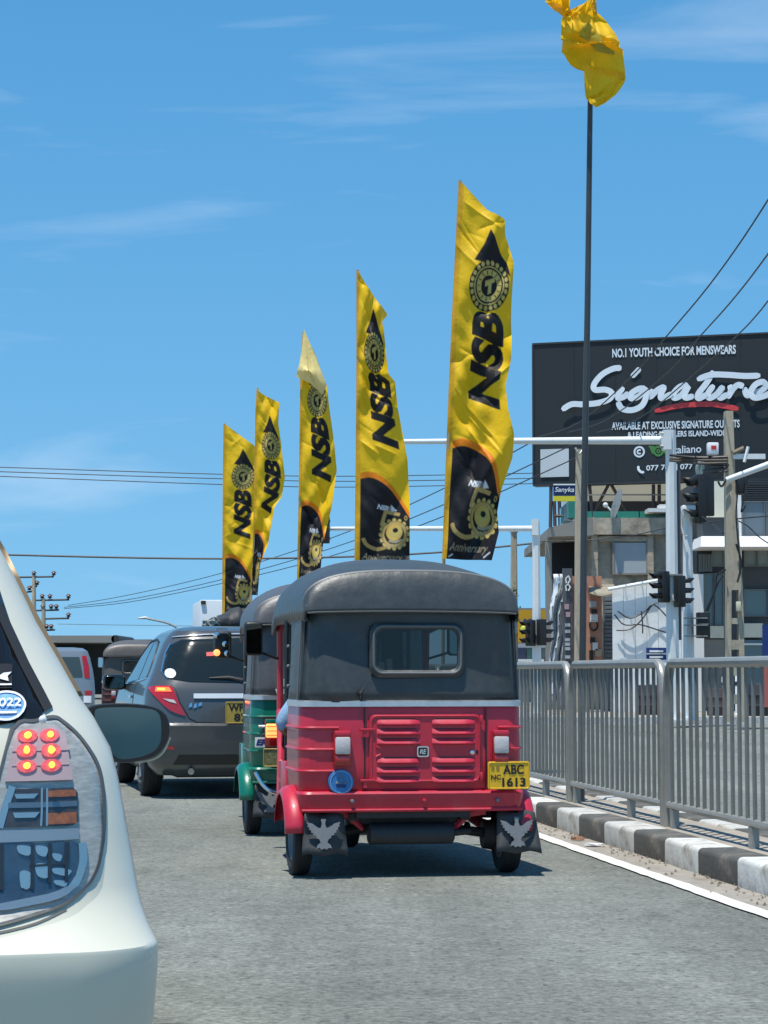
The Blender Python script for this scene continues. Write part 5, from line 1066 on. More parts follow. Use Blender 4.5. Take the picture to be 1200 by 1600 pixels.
# ================================================================== LORRY
lor = thing('box_lorry', 'white box lorry far ahead behind the dark canopied three-wheeler', 'lorry', at(358, 1052 + F*1.09/58, 58)*1.0, R(7.8))
lor.location.z = 0; lor.location.x += 0.25
m_ = MB(); m_.rbox((-1.0,0,0.85),(1.0,3.6,2.95),0.03); m_.build('box', M('lorry_white', (0.66,0.71,0.74), 0.45, noise=(1,0.05)), lor)
m_ = MB(); m_.rbox((-0.95,3.75,0.5),(0.95,5.2,2.0),0.15,3); m_.build('cab', M('lorry_cab', (0.4,0.42,0.45), 0.4), lor)
m_ = MB(); m_.box((-0.9,0,0.55),(0.9,5.0,0.8)); m_.build('chassis', dark_steel, lor, smooth=0)
for x in (-0.8, 0.8): 
    for y in (0.8, 4.4): wheel(lor, (x, y, 0.38), 0.38, 0.22)
m_ = MB(); m_.rbox((-0.98,-0.05,2.84),(-0.86,0.02,2.93),0.01); m_.rbox((0.86,-0.05,2.84),(0.98,0.02,2.93),0.01); m_.build('corner_lamp', dark_steel, lor)
for x in (-0.85, 0.72): MB().rbox((x,-0.03,0.62),(x+0.14,0.0,0.76),0.01).build('tail_lamp', lamp_red, lor)
MB().box((-0.006,-0.012,0.9),(0.006,0.0,2.48)).build('door_seam', ink, lor, smooth=0)

# ================================================================== CARS
def car_body(name, prof, paint, parent, crown=0.06, wheels=(), wr=0.33, wx=0.62, wout=None):
    m_ = MB(); m_.loft([plan_ring(w_, yr, yf, rr, rf, z, cr) for z, w_, yr, yf, rr, rf, cr in prof]); o = m_.build(name, paint, parent, smooth=35)
    if wheels:
        for y in wheels:
            for sx in (-1, 1):
                c = MB(); c.lathe([(sx*wx, wr), (sx*1.2, wr)], (0, y, wr*0.93), 'x', 36); co = c.build('c', paint)
                md = o.modifiers.new('b', 'BOOLEAN'); md.operation = 'DIFFERENCE'; md.object = co; md.solver = 'EXACT'
                dg = bpy.context.evaluated_depsgraph_get(); dg.update(); me = bpy.data.meshes.new_from_object(o.evaluated_get(dg)); o.modifiers.clear(); o.data = me
                bpy.data.objects.remove(co)
        o.data.polygons.foreach_set('use_smooth', [True]*len(o.data.polygons)); o.data.set_sharp_from_angle(angle=R(35))
    return o
def strip_poly(pts, w):                     # thin band along a line, as an outline
    P = [Vector(p) for p in pts]; a = []; b = []
    for i in range(len(P)):
        t = (P[min(i+1, len(P)-1)] - P[max(i-1, 0)]).normalized(); n = Vector((-t.y, t.x))*w/2; a.append(tuple(P[i]+n)); b.append(tuple(P[i]-n))
    return a + list(reversed(b))
mir = lambda poly: [(-x, z) for x, z in reversed(poly)]

# ---- white wagon, close on the left
WT = R(9.5); wag = thing('estate_car', 'pearl white estate car cropped by the left edge, brake lamp lit', 'car', (-1.232, 4.2, 0), WT)
prof = [(0.20,0.74,0.08,4.2,0.20,0.3,0.05),(0.30,0.80,0.0,4.3,0.20,0.3,0.06),(0.42,0.824,-0.045,4.35,0.17,0.3,0.07),(0.52,0.829,-0.062,4.35,0.16,0.3,0.07),(0.564,0.829,-0.066,4.35,0.16,0.3,0.07),(0.571,0.828,-0.0645,4.35,0.16,0.3,0.07),(0.576,0.825,-0.058,4.35,0.16,0.3,0.07),(0.605,0.811,-0.028,4.33,0.16,0.3,0.07),(0.64,0.800,0.004,4.32,0.16,0.3,0.07),(0.68,0.792,0.028,4.3,0.16,0.3,0.07),(0.78,0.775,0.055,4.2,0.17,0.35,0.06),(0.88,0.757,0.080,4.05,0.18,0.4,0.06),(0.94,0.742,0.10,3.9,0.19,0.4,0.06),(1.00,0.710,0.13,3.4,0.20,0.4,0.06),(1.04,0.682,0.155,3.1,0.21,0.4,0.06),(1.12,0.638,0.205,2.95,0.22,0.4,0.06),(1.20,0.592,0.26,2.8,0.22,0.35,0.06),(1.30,0.545,0.33,2.6,0.22,0.35,0.06),(1.40,0.495,0.42,2.4,0.22,0.3,0.06),(1.47,0.450,0.52,2.2,0.22,0.3,0.05),(1.51,0.38,0.68,1.95,0.2,0.25,0.04),(1.525,0.27,0.95,1.7,0.15,0.2,0.03)]
body = car_body('body', prof, white_car, wag, wheels=(0.86, 3.4), wr=0.34, wx=0.56); bv = bvh_of(body)
K = 4.42/F
wl = lambda px, py: ((px-600)*K + 1.262, EYE - (py-HZ)*K)
def wpoly(p): return [wl(*q) for q in p]
patch('rear_window', M('privacy_glass', (0.010,0.011,0.012), 0.08, spec=0.45), wag, bv, [(-0.42,1.40),(0.42,1.40),(0.50,1.30),wl(38,1040),wl(74,1108),wl(62,1124),wl(0,1134),wl(-60,1142),(-0.55,0.985),(-0.6,1.02)], 'rear', 0.004)
rub = M('window_rubber', (0.03,0.025,0.02), 0.5)
patch('window_trim', rub, wag, bv, strip_poly(wpoly([(-70,830),(0,958),(38,1040),(76,1112)]), 0.018), 'rear', 0.006, 0.05)
lampo = smooth_poly(wpoly([(22,1140),(54,1129),(84,1124),(100,1132),(125,1155),(148,1188),(159,1220),(163,1270),(160,1315),(150,1358),(128,1388),(95,1408),(48,1422),(0,1433),(-48,1440),(-44,1330),(-8,1245)]), 4)
lp = patch('tail_lamp', M('lamp_silver', (0.52,0.51,0.47), 0.3, metal=0.25, noise=(35,0.35,(1,1,5))), wag, bv, lampo, 'rear', 0.004, 0.03)
patch('lamp_gasket', M('lamp_gasket', (0.09,0.095,0.095), 0.4), wag, bv, strip_poly(lampo + [lampo[0]], 0.006), 'rear', 0.006, 0.05)
lc_ = M('lamp_chrome', (0.72,0.70,0.64), 0.12, metal=0.85)
patch('led_housing', M('led_tray_glow', (0.52,0.38,0.40), 0.3, coat=0.5), lp, bv, wpoly([(26,1148),(84,1140),(100,1150),(112,1221),(10,1221)]), 'rear', 0.010, 0.03)  # pink glow of the LEDs mixed into the tray colour
for y in (1175, 1197): patch('led_shelf', M('led_shelf', (0.55,0.40,0.42), 0.25), lp, bv, strip_poly(wpoly([(20,y),(105,y)]), 0.003), 'rear', 0.0115, 0.03)
for x, y in ((42,1155),(75,1155),(41,1176),(77,1177),(42,1199),(78,1199)):
    c = wl(x, y); patch('led_reflector', led_glow, lp, bv, [(c[0]+0.0185*math.cos(a), c[1]+0.0122*math.sin(a)) for a in [2*math.pi*i/14 for i in range(14)]], 'rear', 0.0135, 0.02)
    patch('led', led_core, lp, bv, [(c[0]+0.0062*math.cos(a), c[1]+0.0062*math.sin(a)) for a in [2*math.pi*i/12 for i in range(12)]], 'rear', 0.0165, 0.02)
patch('chrome_edge', lc_, lp, bv, strip_poly(wpoly([(21,1228),(10,1260),(2,1290)]), 0.014), 'rear', 0.012, 0.03)
patch('indicator_bowl', M('lamp_dark', (0.05,0.04,0.035), 0.12, coat=0.6, noise=(40,0.6)), lp, bv, wpoly([(20,1232),(112,1232),(119,1240),(120,1284),(112,1289),(8,1289)]), 'rear', 0.010, 0.03)
for a in ((75,1236,115,1246),(74,1270,116,1287)): patch('amber_reflector', M('amber_lens', (0.32,0.10,0.02), 0.15, coat=0.6, noise=(60,0.5)), lp, bv, wpoly([(a[0],a[1]),(a[2],a[1]),(a[2],a[3]),(a[0],a[3])]), 'rear', 0.013, 0.03)
for a in ((24,1240,60,1247),(22,1268,62,1276)): patch('bowl_glint', lc_, lp, bv, wpoly([(a[0],a[1]),(a[2],a[1]),(a[2]-6,a[3]),(a[0]+3,a[3])]), 'rear', 0.013, 0.03)
for x in (65, 73): patch('divider', lc_, lp, bv, strip_poly(wpoly([(x,1232),(x,1289)]), 0.004), 'rear', 0.014, 0.03)
patch('divider', M('lamp_rib', (0.30,0.31,0.32), 0.2, metal=0.8), lp, bv, strip_poly(wpoly([(15,1257),(117,1257)]), 0.010), 'rear', 0.0125, 0.03)
patch('shelf', M('lamp_shelf', (0.46,0.48,0.48), 0.18, metal=0.6), lp, bv, wpoly([(2,1294),(120,1294),(121,1310),(-2,1312)]), 'rear', 0.011, 0.03)
low = patch('reverse_bowl', M('lamp_blue_dark', (0.03,0.05,0.085), 0.06, spec=0.9, coat=1.0, noise=(20,0.5)), lp, bv, smooth_poly(wpoly([(-5,1314),(60,1314),(118,1314),(122,1350),(112,1378),(90,1388),(40,1397),(-5,1402)]), 2), 'rear', 0.009, 0.03)
for a in ((30,1317,50,1332),(58,1318,75,1334),(58,1345,78,1366),(34,1356,50,1384),(82,1330,96,1342),(84,1352,108,1364),(86,1370,104,1380)): patch('bowl_facet', lc_, lp, bv, smooth_poly(wpoly([(a[0],a[1]),(a[2],a[1]+3),(a[2]-3,a[3]),(a[0]+2,a[3]-4)]), 5), 'rear', 0.0125, 0.03)
for x in (6, 52, 78, 103): patch('bowl_rib', ink, lp, bv, strip_poly(wpoly([(x,1315),(x,1386 if x < 60 else 1374)]), 0.006), 'rear', 0.014, 0.03)
patch('bowl_rib', ink, lp, bv, strip_poly(wpoly([(48,1348),(104,1346)]), 0.004), 'rear', 0.014, 0.03)
patch('chrome_edge', lc_, lp, bv, strip_poly(smooth_poly(wpoly([(126,1316),(127,1345),(116,1376),(92,1394),(40,1404),(-8,1412)]), 3, False), 0.014), 'rear', 0.012, 0.03)
patch('clear_lens', lens_clear, lp, bv, [(x*0.985+0.006, z*0.985+0.012) for x, z in lampo], 'rear', 0.026, 0.03, skirt=0.018, axial=True)
seam = M('body_seam', (0.10,0.105,0.10), 0.6)
patch('tailgate_seam', seam, wag, bv, strip_poly(wpoly([(20,1136),(8,1190),(-6,1240)]), 0.006), 'rear', 0.002, 0.05)
patch('bumper_seam', seam, wag, bv, strip_poly(smooth_poly(wpoly([(-60,1450),(0,1442),(60,1430),(105,1412)]), 3, False), 0.004), 'rear', 0.002, 0.05)
stk = patch('oval_sticker', M('sticker_sky', (0.18,0.38,0.68), 0.4, noise=(14,0.4)), wag, bv, [(wl(9,1107)[0]+0.038*math.cos(a), wl(9,1107)[1]+0.028*math.sin(a)) for a in [2*math.pi*i/28 for i in range(28)]], 'rear', 0.008, 0.03)
c = wl(9,1107); patch('sticker_rim', white, stk, bv, strip_poly([(c[0]+0.036*math.cos(a), c[1]+0.0265*math.sin(a)) for a in [2*math.pi*i/28 for i in range(29)]], 0.004), 'rear', 0.010, 0.03)
def wrear(v, x0, z0, x1, z1, off=0.012):
    x = x0+(x1-x0)*v[0]; z = z0+(z1-z0)*v[1]; h = bv.ray_cast(Vector((x,-6,z)), Vector((0,1,0))); n = h[1] if h[1].y < 0 else -h[1]; return h[0]+n*off
text_obj('lettering', '2022', None or (0,0,0), (1,0,0), (0,0,1), white, stk, 0.02, 0.0, fn=lambda v: wrear(v, c[0]-0.028, c[1]-0.003, c[0]+0.028, c[1]+0.013))
patch('sticker_bar', white, stk, bv, [(c[0]-0.02,c[1]-0.016),(c[0]+0.02,c[1]-0.016),(c[0]+0.02,c[1]-0.012),(c[0]-0.02,c[1]-0.012)], 'rear', 0.011, 0.03)
c = wl(8,1060); s2 = patch('square_sticker', ink, wag, bv, [(c[0]-0.02,c[1]-0.024),(c[0]+0.012,c[1]-0.024),(c[0]+0.012,c[1]+0.024),(c[0]-0.02,c[1]+0.024)], 'rear', 0.008, 0.03)
patch('white_figure', white, s2, bv, [(c[0]-0.018,c[1]-0.004),(c[0]-0.006,c[1]+0.004),(c[0]+0.010,c[1]+0.006),(c[0]+0.002,c[1]-0.002),(c[0]+0.004,c[1]-0.012),(c[0]-0.010,c[1]-0.008)], 'rear', 0.011, 0.02)
patch('white_bar', white, s2, bv, [(c[0]-0.018,c[1]-0.020),(c[0]+0.010,c[1]-0.020),(c[0]+0.010,c[1]-0.017),(c[0]-0.018,c[1]-0.017)], 'rear', 0.011, 0.02)
c = wl(67,1123); MB().ball((c[0], 0.07, c[1]), 0.008, 8).build('washer_stub', white, wag)
# side windows and mirror of the wagon
patch('side_window', car_glass, wag, bv, [(0.62,1.05),(0.78,1.34),(1.0,1.42),(1.7,1.45),(2.3,1.40),(2.75,1.08),(2.7,1.02),(1.6,1.0)], 'right', 0.004, 0.08)
patch('side_trim', M('trim_brown', (0.16,0.12,0.07), 0.3, metal=0.5), wag, bv, strip_poly([(0.60,1.04),(0.76,1.345),(1.0,1.435),(1.7,1.465),(2.35,1.41),(2.80,1.07)], 0.026), 'right', 0.012, 0.08)
patch('side_window', car_glass, wag, bv, [(0.62,1.05),(0.78,1.34),(1.0,1.42),(1.7,1.45),(2.3,1.40),(2.75,1.08),(2.7,1.02),(1.6,1.0)], 'left', 0.004, 0.08)
for y in (0.86, 3.4):
    for sx in (-1, 1): wheel(wag, (sx*0.70, y, 0.305), 0.305, 0.19, spokes=7)
# mirror: outline as seen from behind, in world pixels at its own distance, then in car axes
def wmir(label=None):
    Ym = 6.85; Rw = Matrix.Rotation(-WT, 3, 'Z'); base = Vector(wag.location)
    L_ = lambda px, py, dy=0.0: Rw @ (at(px, py, Ym) - base) + Vector((0, dy, 0))
    outl = smooth_poly([(133,1112),(150,1101),(200,1099),(240,1104),(260,1117),(266,1138),(262,1160),(246,1180),(215,1190),(176,1190),(152,1165),(138,1138)], 3)
    inn = smooth_poly([(146,1112),(158,1106),(200,1105),(236,1108),(250,1119),(252,1150),(247,1166),(236,1176),(212,1184),(182,1185),(166,1165),(150,1132)], 3)
    cx_, cy_ = 200, 1146; m_ = MB(); rings = []
    for sc_, dy in ((0.97,-0.010),(1.0,0.0),(1.0,0.03),(0.94,0.09),(0.72,0.13),(0.3,0.15)):
        rings.append([L_(cx_+(x-cx_)*sc_, cy_+(y-cy_)*sc_, dy) for x, y in outl])
    inr = [L_(x, y, -0.010) for x, y in inn]; inr2 = [L_(x, y, 0.006) for x, y in inn]
    m_.loft([inr2, inr] + rings[0:], cap=False); n_ = len(outl); m_.f.append(tuple(range((len(rings)+1)*n_, (len(rings)+2)*n_))); m_.m.append(0)
    h_ = m_.build('wing_mirror', black, wag, smooth=50)
    m_ = MB(); m_.add([tuple(L_(x, y, 0.002)) for x, y in inn] + [tuple(L_(200, 1146, 0.001))], [(i, (i+1) % n_, n_) for i in range(n_)]); m_.build('mirror_glass', M('tinted_mirror', (0.15,0.215,0.225), 0.03, metal=1.0), h_, smooth=0)
    m_ = MB(); m_.tube([L_(172,1180,0.08), L_(150,1176,0.07), L_(120,1170,0.03)], 0.035, 8); m_.build('mirror_arm', white_car, h_)
    m_ = MB(); m_.tube([L_(x, y, 0.03) for x, y in smooth_poly([(212,1191),(240,1186),(256,1174),(266,1152)], 4, False)], 0.006, 6); m_.build('mirror_trim', white_car, h_)
wmir()

# ---- grey hatchback
GT = R(11.5); hat = thing('hatchback', 'grey metallic hatchback with lit tail lamp, ahead of the white car', 'car', (-2.117 + 0.74*math.cos(GT) + 0.75*math.sin(GT) + 0.02, 20.5 + 0.74*math.sin(GT) - 0.75*math.cos(GT), 0), GT)
prof = [(0.20,0.72,0.16,3.7,0.2,0.4,0.04),(0.28,0.79,0.05,3.82,0.2,0.45,0.06),(0.40,0.835,-0.02,3.88,0.20,0.5,0.09),(0.52,0.845,-0.035,3.88,0.20,0.5,0.10),(0.60,0.846,-0.04,3.86,0.20,0.5,0.10),(0.635,0.846,-0.045,3.86,0.2,0.5,0.10),(0.645,0.844,-0.02,3.85,0.2,0.5,0.10),(0.66,0.842,0.0,3.83,0.2,0.5,0.10),(0.80,0.840,0.015,3.76,0.21,0.5,0.10),(0.92,0.828,0.04,3.55,0.22,0.5,0.10),(0.97,0.812,0.06,3.2,0.23,0.5,0.10),(1.02,0.79,0.085,2.98,0.24,0.45,0.10),(1.12,0.745,0.14,2.78,0.25,0.4,0.09),(1.25,0.695,0.215,2.5,0.25,0.4,0.08),(1.36,0.645,0.29,2.25,0.25,0.4,0.07),(1.42,0.605,0.35,2.08,0.24,0.35,0.06),(1.465,0.56,0.37,1.92,0.22,0.35,0.05),(1.50,0.47,0.50,1.7,0.2,0.3,0.04),(1.515,0.32,0.8,1.5,0.15,0.2,0.02)]
body = car_body('body', prof, grey_car, hat, wheels=(0.76, 3.27), wr=0.33, wx=0.55); bv = bvh_of(body)
rw = [(-0.66,1.045),(-0.675,1.10),(-0.63,1.26),(-0.585,1.345),(-0.50,1.385),(0,1.40),(0.50,1.385),(0.585,1.345),(0.63,1.26),(0.675,1.10),(0.66,1.045),(0.45,1.015),(0,1.005),(-0.45,1.015)]
patch('rear_window', M('hatch_glass', (0.012,0.018,0.018), 0.10, spec=0.5), hat, bv, rw, 'rear', 0.005, 0.03)
patch('window_edge', chrome, hat, bv, strip_poly([(-0.64,1.04),(-0.685,1.10),(-0.64,1.265),(-0.59,1.352)], 0.010), 'rear', 0.008, 0.05)
patch('window_edge', black, hat, bv, strip_poly([(0.64,1.04),(0.685,1.10),(0.64,1.265),(0.59,1.352)], 0.010), 'rear', 0.008, 0.05)
patch('spoiler_edge', alu, hat, bv, strip_poly([(-0.57,1.405),(-0.3,1.43),(0,1.436),(0.3,1.43),(0.57,1.405)], 0.010), 'rear', 0.012, 0.06)
lo = [(-0.80,0.955),(-0.74,0.975),(-0.625,0.975),(-0.595,0.93),(-0.56,0.84),(-0.505,0.735),(-0.52,0.725),(-0.63,0.765),(-0.72,0.85)]
for f_ in (lambda p: p, mir):
    l = patch('tail_lamp', lamp_red, hat, bv, smooth_poly(f_(lo), 3), 'rear', 0.010, 0.04)
    patch('lit_element', M('brake_lit', (0.8,0.05,0.02), 0.2, emit=((1.0,0.10,0.03),2.4)), l, bv, f_([(-0.745,0.925),(-0.735,0.962),(-0.635,0.962),(-0.615,0.925)]), 'rear', 0.017, 0.04)
    patch('lit_core', led_core, l, bv, f_([(-0.725,0.935),(-0.72,0.952),(-0.67,0.952),(-0.665,0.935)]), 'rear', 0.021, 0.04)
    patch('pale_element', pale_lens, l, bv, f_([(-0.69,0.868),(-0.60,0.858),(-0.575,0.825),(-0.63,0.838)]), 'rear', 0.015, 0.04)
patch('chrome_bar', M('bright_chrome', (0.86,0.86,0.84), 0.4, metal=0.35), hat, bv, [(-0.43,0.870),(0.43,0.870),(0.43,0.912),(-0.43,0.912)], 'rear', 0.014, 0.06)
patch('hatch_seam', ink, hat, bv, strip_poly([(-0.62,0.99),(-0.585,0.95),(-0.55,0.84),(-0.47,0.70),(-0.40,0.665),(0,0.66),(0.40,0.665),(0.47,0.70),(0.55,0.84),(0.585,0.95),(0.62,0.99)], 0.010), 'rear', 0.003, 0.06)
patch('bumper_top', alu, hat, bv, strip_poly([(-0.47,0.652),(0,0.640),(0.47,0.652)], 0.012), 'rear', 0.006, 0.06) if False else None
for x0, x1, z0, z1 in ((-0.475,-0.445,0.79,0.835),(-0.435,-0.405,0.785,0.83),(-0.395,-0.36,0.80,0.84)): patch('badge', chrome, hat, bv, [(x0,z0),(x1,z0+.01),(x1,z1),(x0+.01,z1-.01)], 'rear', 0.008, 0.04)
plate(hat, -0.165, 0.655, 0.105, 0.845, -0.035, [('WP C', 0.10, 0.56, 0.90, 0.90), ('87', 0.28, 0.10, 0.72, 0.46)], M('plate_ochre', (0.42,0.29,0.05), 0.55, noise=(30,0.15)))
patch('round_sticker', white, hat, bv, [(-0.615+0.045*math.cos(a), 1.085+0.042*math.sin(a)) for a in [2*math.pi*i/20 for i in range(20)]], 'rear', 0.011, 0.04)
patch('red_sticker', redprint, hat, bv, [(-0.30,1.235),(-0.19,1.24),(-0.19,1.275),(-0.30,1.27)], 'rear', 0.010, 0.04)
m_ = MB(); m_.tube([(0.0,0.085,1.03),(-0.12,0.09,1.055),(-0.29,0.10,1.05)], [0.02,0.016,0.006], 6); m_.build('wiper', black, hat)
patch('diffuser', black, hat, bv, [(-0.60,0.30),(0.60,0.30),(0.56,0.385),(-0.56,0.385)], 'rear', 0.006, 0.06)
patch('reflector', lamp_red, hat, bv, [(-0.70,0.44),(-0.60,0.43),(-0.60,0.455),(-0.70,0.465)], 'rear', 0.006, 0.05)
for s_ in ('left', 'right'):
    patch('front_side_window', car_glass, hat, bv, [(1.42,1.03),(1.42,1.37),(1.75,1.36),(2.1,1.22),(2.5,1.0)], s_, 0.004, 0.08)
    patch('rear_side_window', car_glass, hat, bv, [(0.72,1.06),(0.80,1.22),(0.98,1.34),(1.36,1.375),(1.36,1.03)], s_, 0.004, 0.08)
    patch('window_trim', chrome, hat, bv, strip_poly([(0.70,1.045),(1.4,1.012),(2.55,0.985)], 0.014), s_, 0.008, 0.08)
    patch('roof_trim', ink, hat, bv, strip_poly([(0.70,1.06),(0.79,1.24),(0.97,1.365),(1.38,1.40),(1.78,1.385),(2.15,1.24),(2.55,1.0)], 0.016), s_, 0.007, 0.08)
    patch('door_seam', ink, hat, bv, strip_poly([(1.38,1.02),(1.40,0.7),(1.38,0.32)], 0.008), s_, 0.003, 0.08)
    patch('door_handle', chrome, hat, bv, [(1.5,0.86),(1.68,0.86),(1.68,0.885),(1.5,0.885)], s_, 0.02, 0.06)
for sx in (-1, 1):
    m_ = MB(); m_.rbox((sx*0.93-0.11,2.30,0.93),(sx*0.93+0.11,2.42,1.08),0.045,3); m_.tube([(sx*0.78,2.38,0.95),(sx*0.88,2.37,0.98)],0.03,8); h_ = m_.build('wing_mirror', blackgloss, hat)
    m_ = MB(); m_.prism(rrect(sx*0.93-0.09,0.95,sx*0.93+0.09,1.06,0.03), (0,2.298,0), (1,0,0), (0,0,1), 0.003); m_.build('mirror_glass', M('dark_mirror', (0.08,0.10,0.10), 0.05, metal=1.0), h_, smooth=0)
for y in (0.76, 3.27):
    for sx in (-1, 1): wheel(hat, (sx*0.735, y, 0.292), 0.292, 0.185, spokes=8)
m_ = MB(); m_.box((-0.55,0.25,0.18),(0.55,3.5,0.30)); m_.tube([(-0.7,0.76,0.29),(0.7,0.76,0.29)],0.03,8); m_.build('underbody', dark_steel, hat, smooth=20)
m_ = MB(); m_.tube([(-0.45,0.05,0.24),(-0.45,0.4,0.25)],0.028,10); m_.build('exhaust_tip', chrome, hat)

# ---- silver car further left
sil = thing('minivan', 'silver minivan with tall red tail lamps, beyond the white car', 'car', (-5.62, 38.0, 0), R(7.8))
prof = [(0.22,0.74,0.12,3.9,0.2,0.3,0.03),(0.35,0.80,0.0,4.0,0.14,0.3,0.04),(0.55,0.81,-0.03,4.0,0.12,0.3,0.04),(0.80,0.81,0.0,3.95,0.12,0.3,0.04),(0.95,0.80,0.02,3.8,0.12,0.3,0.04),(1.15,0.77,0.05,3.3,0.12,0.3,0.04),(1.35,0.72,0.09,2.9,0.13,0.3,0.04),(1.46,0.68,0.13,2.7,0.14,0.3,0.04),(1.51,0.60,0.25,2.5,0.14,0.3,0.03),(1.525,0.45,0.5,2.3,0.1,0.2,0.02)]
body = car_body('body', prof, silver_car, sil, wheels=(0.8, 3.2), wr=0.33, wx=0.52); bv = bvh_of(body)
patch('rear_window', M('van_glass', (0.05,0.07,0.065), 0.06, spec=0.7), sil, bv, [(-0.60,1.02),(0.60,1.02),(0.60,1.08),(0.545,1.36),(-0.545,1.36),(-0.60,1.08)], 'rear', 0.005, 0.06)
for f_ in (lambda p: p, mir):
    patch('tail_lamp', lamp_red, sil, bv, f_([(0.63,1.02),(0.72,1.0),(0.70,1.2),(0.655,1.38),(0.585,1.38),(0.61,1.2)]), 'rear', 0.010, 0.05)
    patch('lower_lamp', lamp_red, sil, bv, f_([(0.64,0.72),(0.76,0.72),(0.76,0.80),(0.64,0.80)]), 'rear', 0.010, 0.05)
    patch('white_reflector', white, sil, bv, f_([(0.62,0.60),(0.745,0.60),(0.745,0.715),(0.62,0.715)]), 'rear', 0.008, 0.05)
patch('chrome_handle', chrome, sil, bv, [(-0.25,0.80),(0.30,0.80),(0.30,0.84),(-0.25,0.84)], 'rear', 0.012, 0.05)
patch('plate_recess', black, sil, bv, [(-0.3,0.52),(0.45,0.50),(0.45,0.54),(-0.3,0.56)], 'rear', 0.004, 0.05)
patch('side_window', car_glass, sil, bv, [(0.4,1.05),(0.5,1.38),(2.2,1.4),(2.8,1.05)], 'right', 0.004, 0.1)
for y in (0.8, 3.2):
    for sx in (-1, 1): wheel(sil, (sx*0.70, y, 0.29), 0.29, 0.18)

# ================================================================== BANNER FLAGS
S_ = 3; AW, AH = 100*S_, 600*S_
YEL = np.array((0.93, 0.575, 0.012)); ORG = np.array((0.90, 0.25, 0.010)); BLK = np.array((0.013, 0.013, 0.016)); GLD = np.array((0.52, 0.36, 0.12)); PAL = np.array((0.56, 0.45, 0.13)); WHT = np.array((0.75, 0.78, 0.82))
art = np.zeros((AH, AW, 3)); art[:] = YEL
def fill(poly, col):
    P = np.array(poly, float)*S_; x0, y0 = np.floor(P.min(0)).astype(int); x1, y1 = np.ceil(P.max(0)).astype(int)+1
    x0, y0 = max(0, x0), max(0, y0); x1, y1 = min(AW, x1), min(AH, y1)
    if x1 <= x0 or y1 <= y0: return
    gx, gy = np.meshgrid(np.arange(x0, x1)+.5, np.arange(y0, y1)+.5); ins = np.zeros(gx.shape, bool); j = len(P)-1
    for i in range(len(P)):
        c = ((P[i,1] > gy) != (P[j,1] > gy)) & (gx < (P[j,0]-P[i,0])*(gy-P[i,1])/(P[j,1]-P[i,1]+1e-12)+P[i,0]); ins ^= c; j = i
    art[y0:y1, x0:x1][ins] = col
def stroke(pts, wd, col):
    P = [Vector(p) for p in pts]
    for a, b in zip(P[:-1], P[1:]):
        n = (b-a); n = Vector((-n.y, n.x)).normalized()*wd/2 if n.length > 0 else Vector((0,0)); fill([a+n, b+n, b-n, a-n], col)
        fill([(b.x+wd/2*math.cos(t), b.y+wd/2*math.sin(t)) for t in [2*math.pi*k/10 for k in range(10)]], col)
def ell(cx_, cy_, rx, ry, col, a0=0, a1=360, n=40): fill([(cx_+rx*math.cos(R(a0+(a1-a0)*k/n)), cy_+ry*math.sin(R(a0+(a1-a0)*k/n))) for k in range(n)], col)
def ftext(s, fn, col, bold=0.0, shear=0.0):
    vs, ts, _ = text_tris(s, bold, shear); Q = [fn(*v) for v in vs]
    for t in ts: 
        tri = [Vector(Q[i]) for i in t]; c = (tri[0]+tri[1]+tri[2])/3; fill([c+(p-c)*1.0 + (p-c).normalized()*0.25 for p in tri], col)
fill([(0,0),(9,0),(9,600),(0,600)], np.array((0.84,0.46,0.02)))
edge = smooth_poly([(9,421),(25,418),(45,425),(66,443),(86,474),(101,503)], 5, False)
fill([(x, y-12) for x, y in edge] + list(reversed(edge)), ORG)
fill(edge + [(101,601),(9,601)], BLK)
fill([(60,80),(50,104),(33,128),(45,131),(58,131),(72,135),(96,153),(88,130),(76,108),(68,92)], BLK)
ell(60,167,34,40,BLK)
for k in range(22): a = 2*math.pi*k/22; ell(60+29.5*math.cos(a), 167+35*math.sin(a), 3.1, 3.9, PAL, n=10)
ell(60,167,25.5,30,PAL); ell(60,167,23.5,28,BLK); ell(60,167,21,25,PAL); ell(60,167,13.5,16.5,BLK)
fill([(53,160),(68,154),(70,160),(64,163),(64,178),(58,180),(59,166),(53,168)], PAL)
for k in range(14): a = 2*math.pi*k/14; stroke([(60+15*math.cos(a),167+18*math.sin(a)),(60+19.5*math.cos(a),167+23*math.sin(a))], 1.6, BLK)
ftext('NSB', lambda x, y: (88 - 54*y, 362 - 156*x), BLK, 0.055, 0.30)
ftext('NSB', lambda x, y: (40+20*x+1.5*y, 481 + 4*x - 10*y), WHT, 0.03, 0.2); fill([(66,472),(77,484),(66,486)], WHT); ell(63,480,3,5,np.array((0.25,0.22,0.2)))
stroke([(82,492),(56,486),(49,512),(62,518),(72,528)], 6.5, GLD)
stroke(smooth_poly([(15,540),(22,553),(40,561),(58,557),(68,545)], 4, False), 7, GLD)
for k in range(16): a = 2*math.pi*k/16; ell(72+25*math.cos(a), 532+29*math.sin(a), 3.6, 4.4, PAL, n=8)
ell(72,532,24,28,np.array((0.30,0.20,0.08))); ell(72,532,22,26,GLD); ell(72,532,18,21,BLK); ell(72,528,15,17,np.array((0.62,0.42,0.10)))
ell(68,530,6,11,PAL); ell(80,526,6,12,PAL); ell(74,524,5,5,BLK); stroke([(62,545),(74,548),(86,544)], 5, np.array((0.35,0.32,0.22)))
for x in (60,68,76,84): ell(x, 555, 3.4, 4, np.array((0.40,0.32,0.16)), n=8)
ell(93,500,3,5,GLD); ell(93,500,1.5,3,BLK)
ftext('Anniversary', lambda x, y: (13+74*x, 586 + 4*x - 17*y), np.array((0.34,0.29,0.19)), 0.0, 0.35)
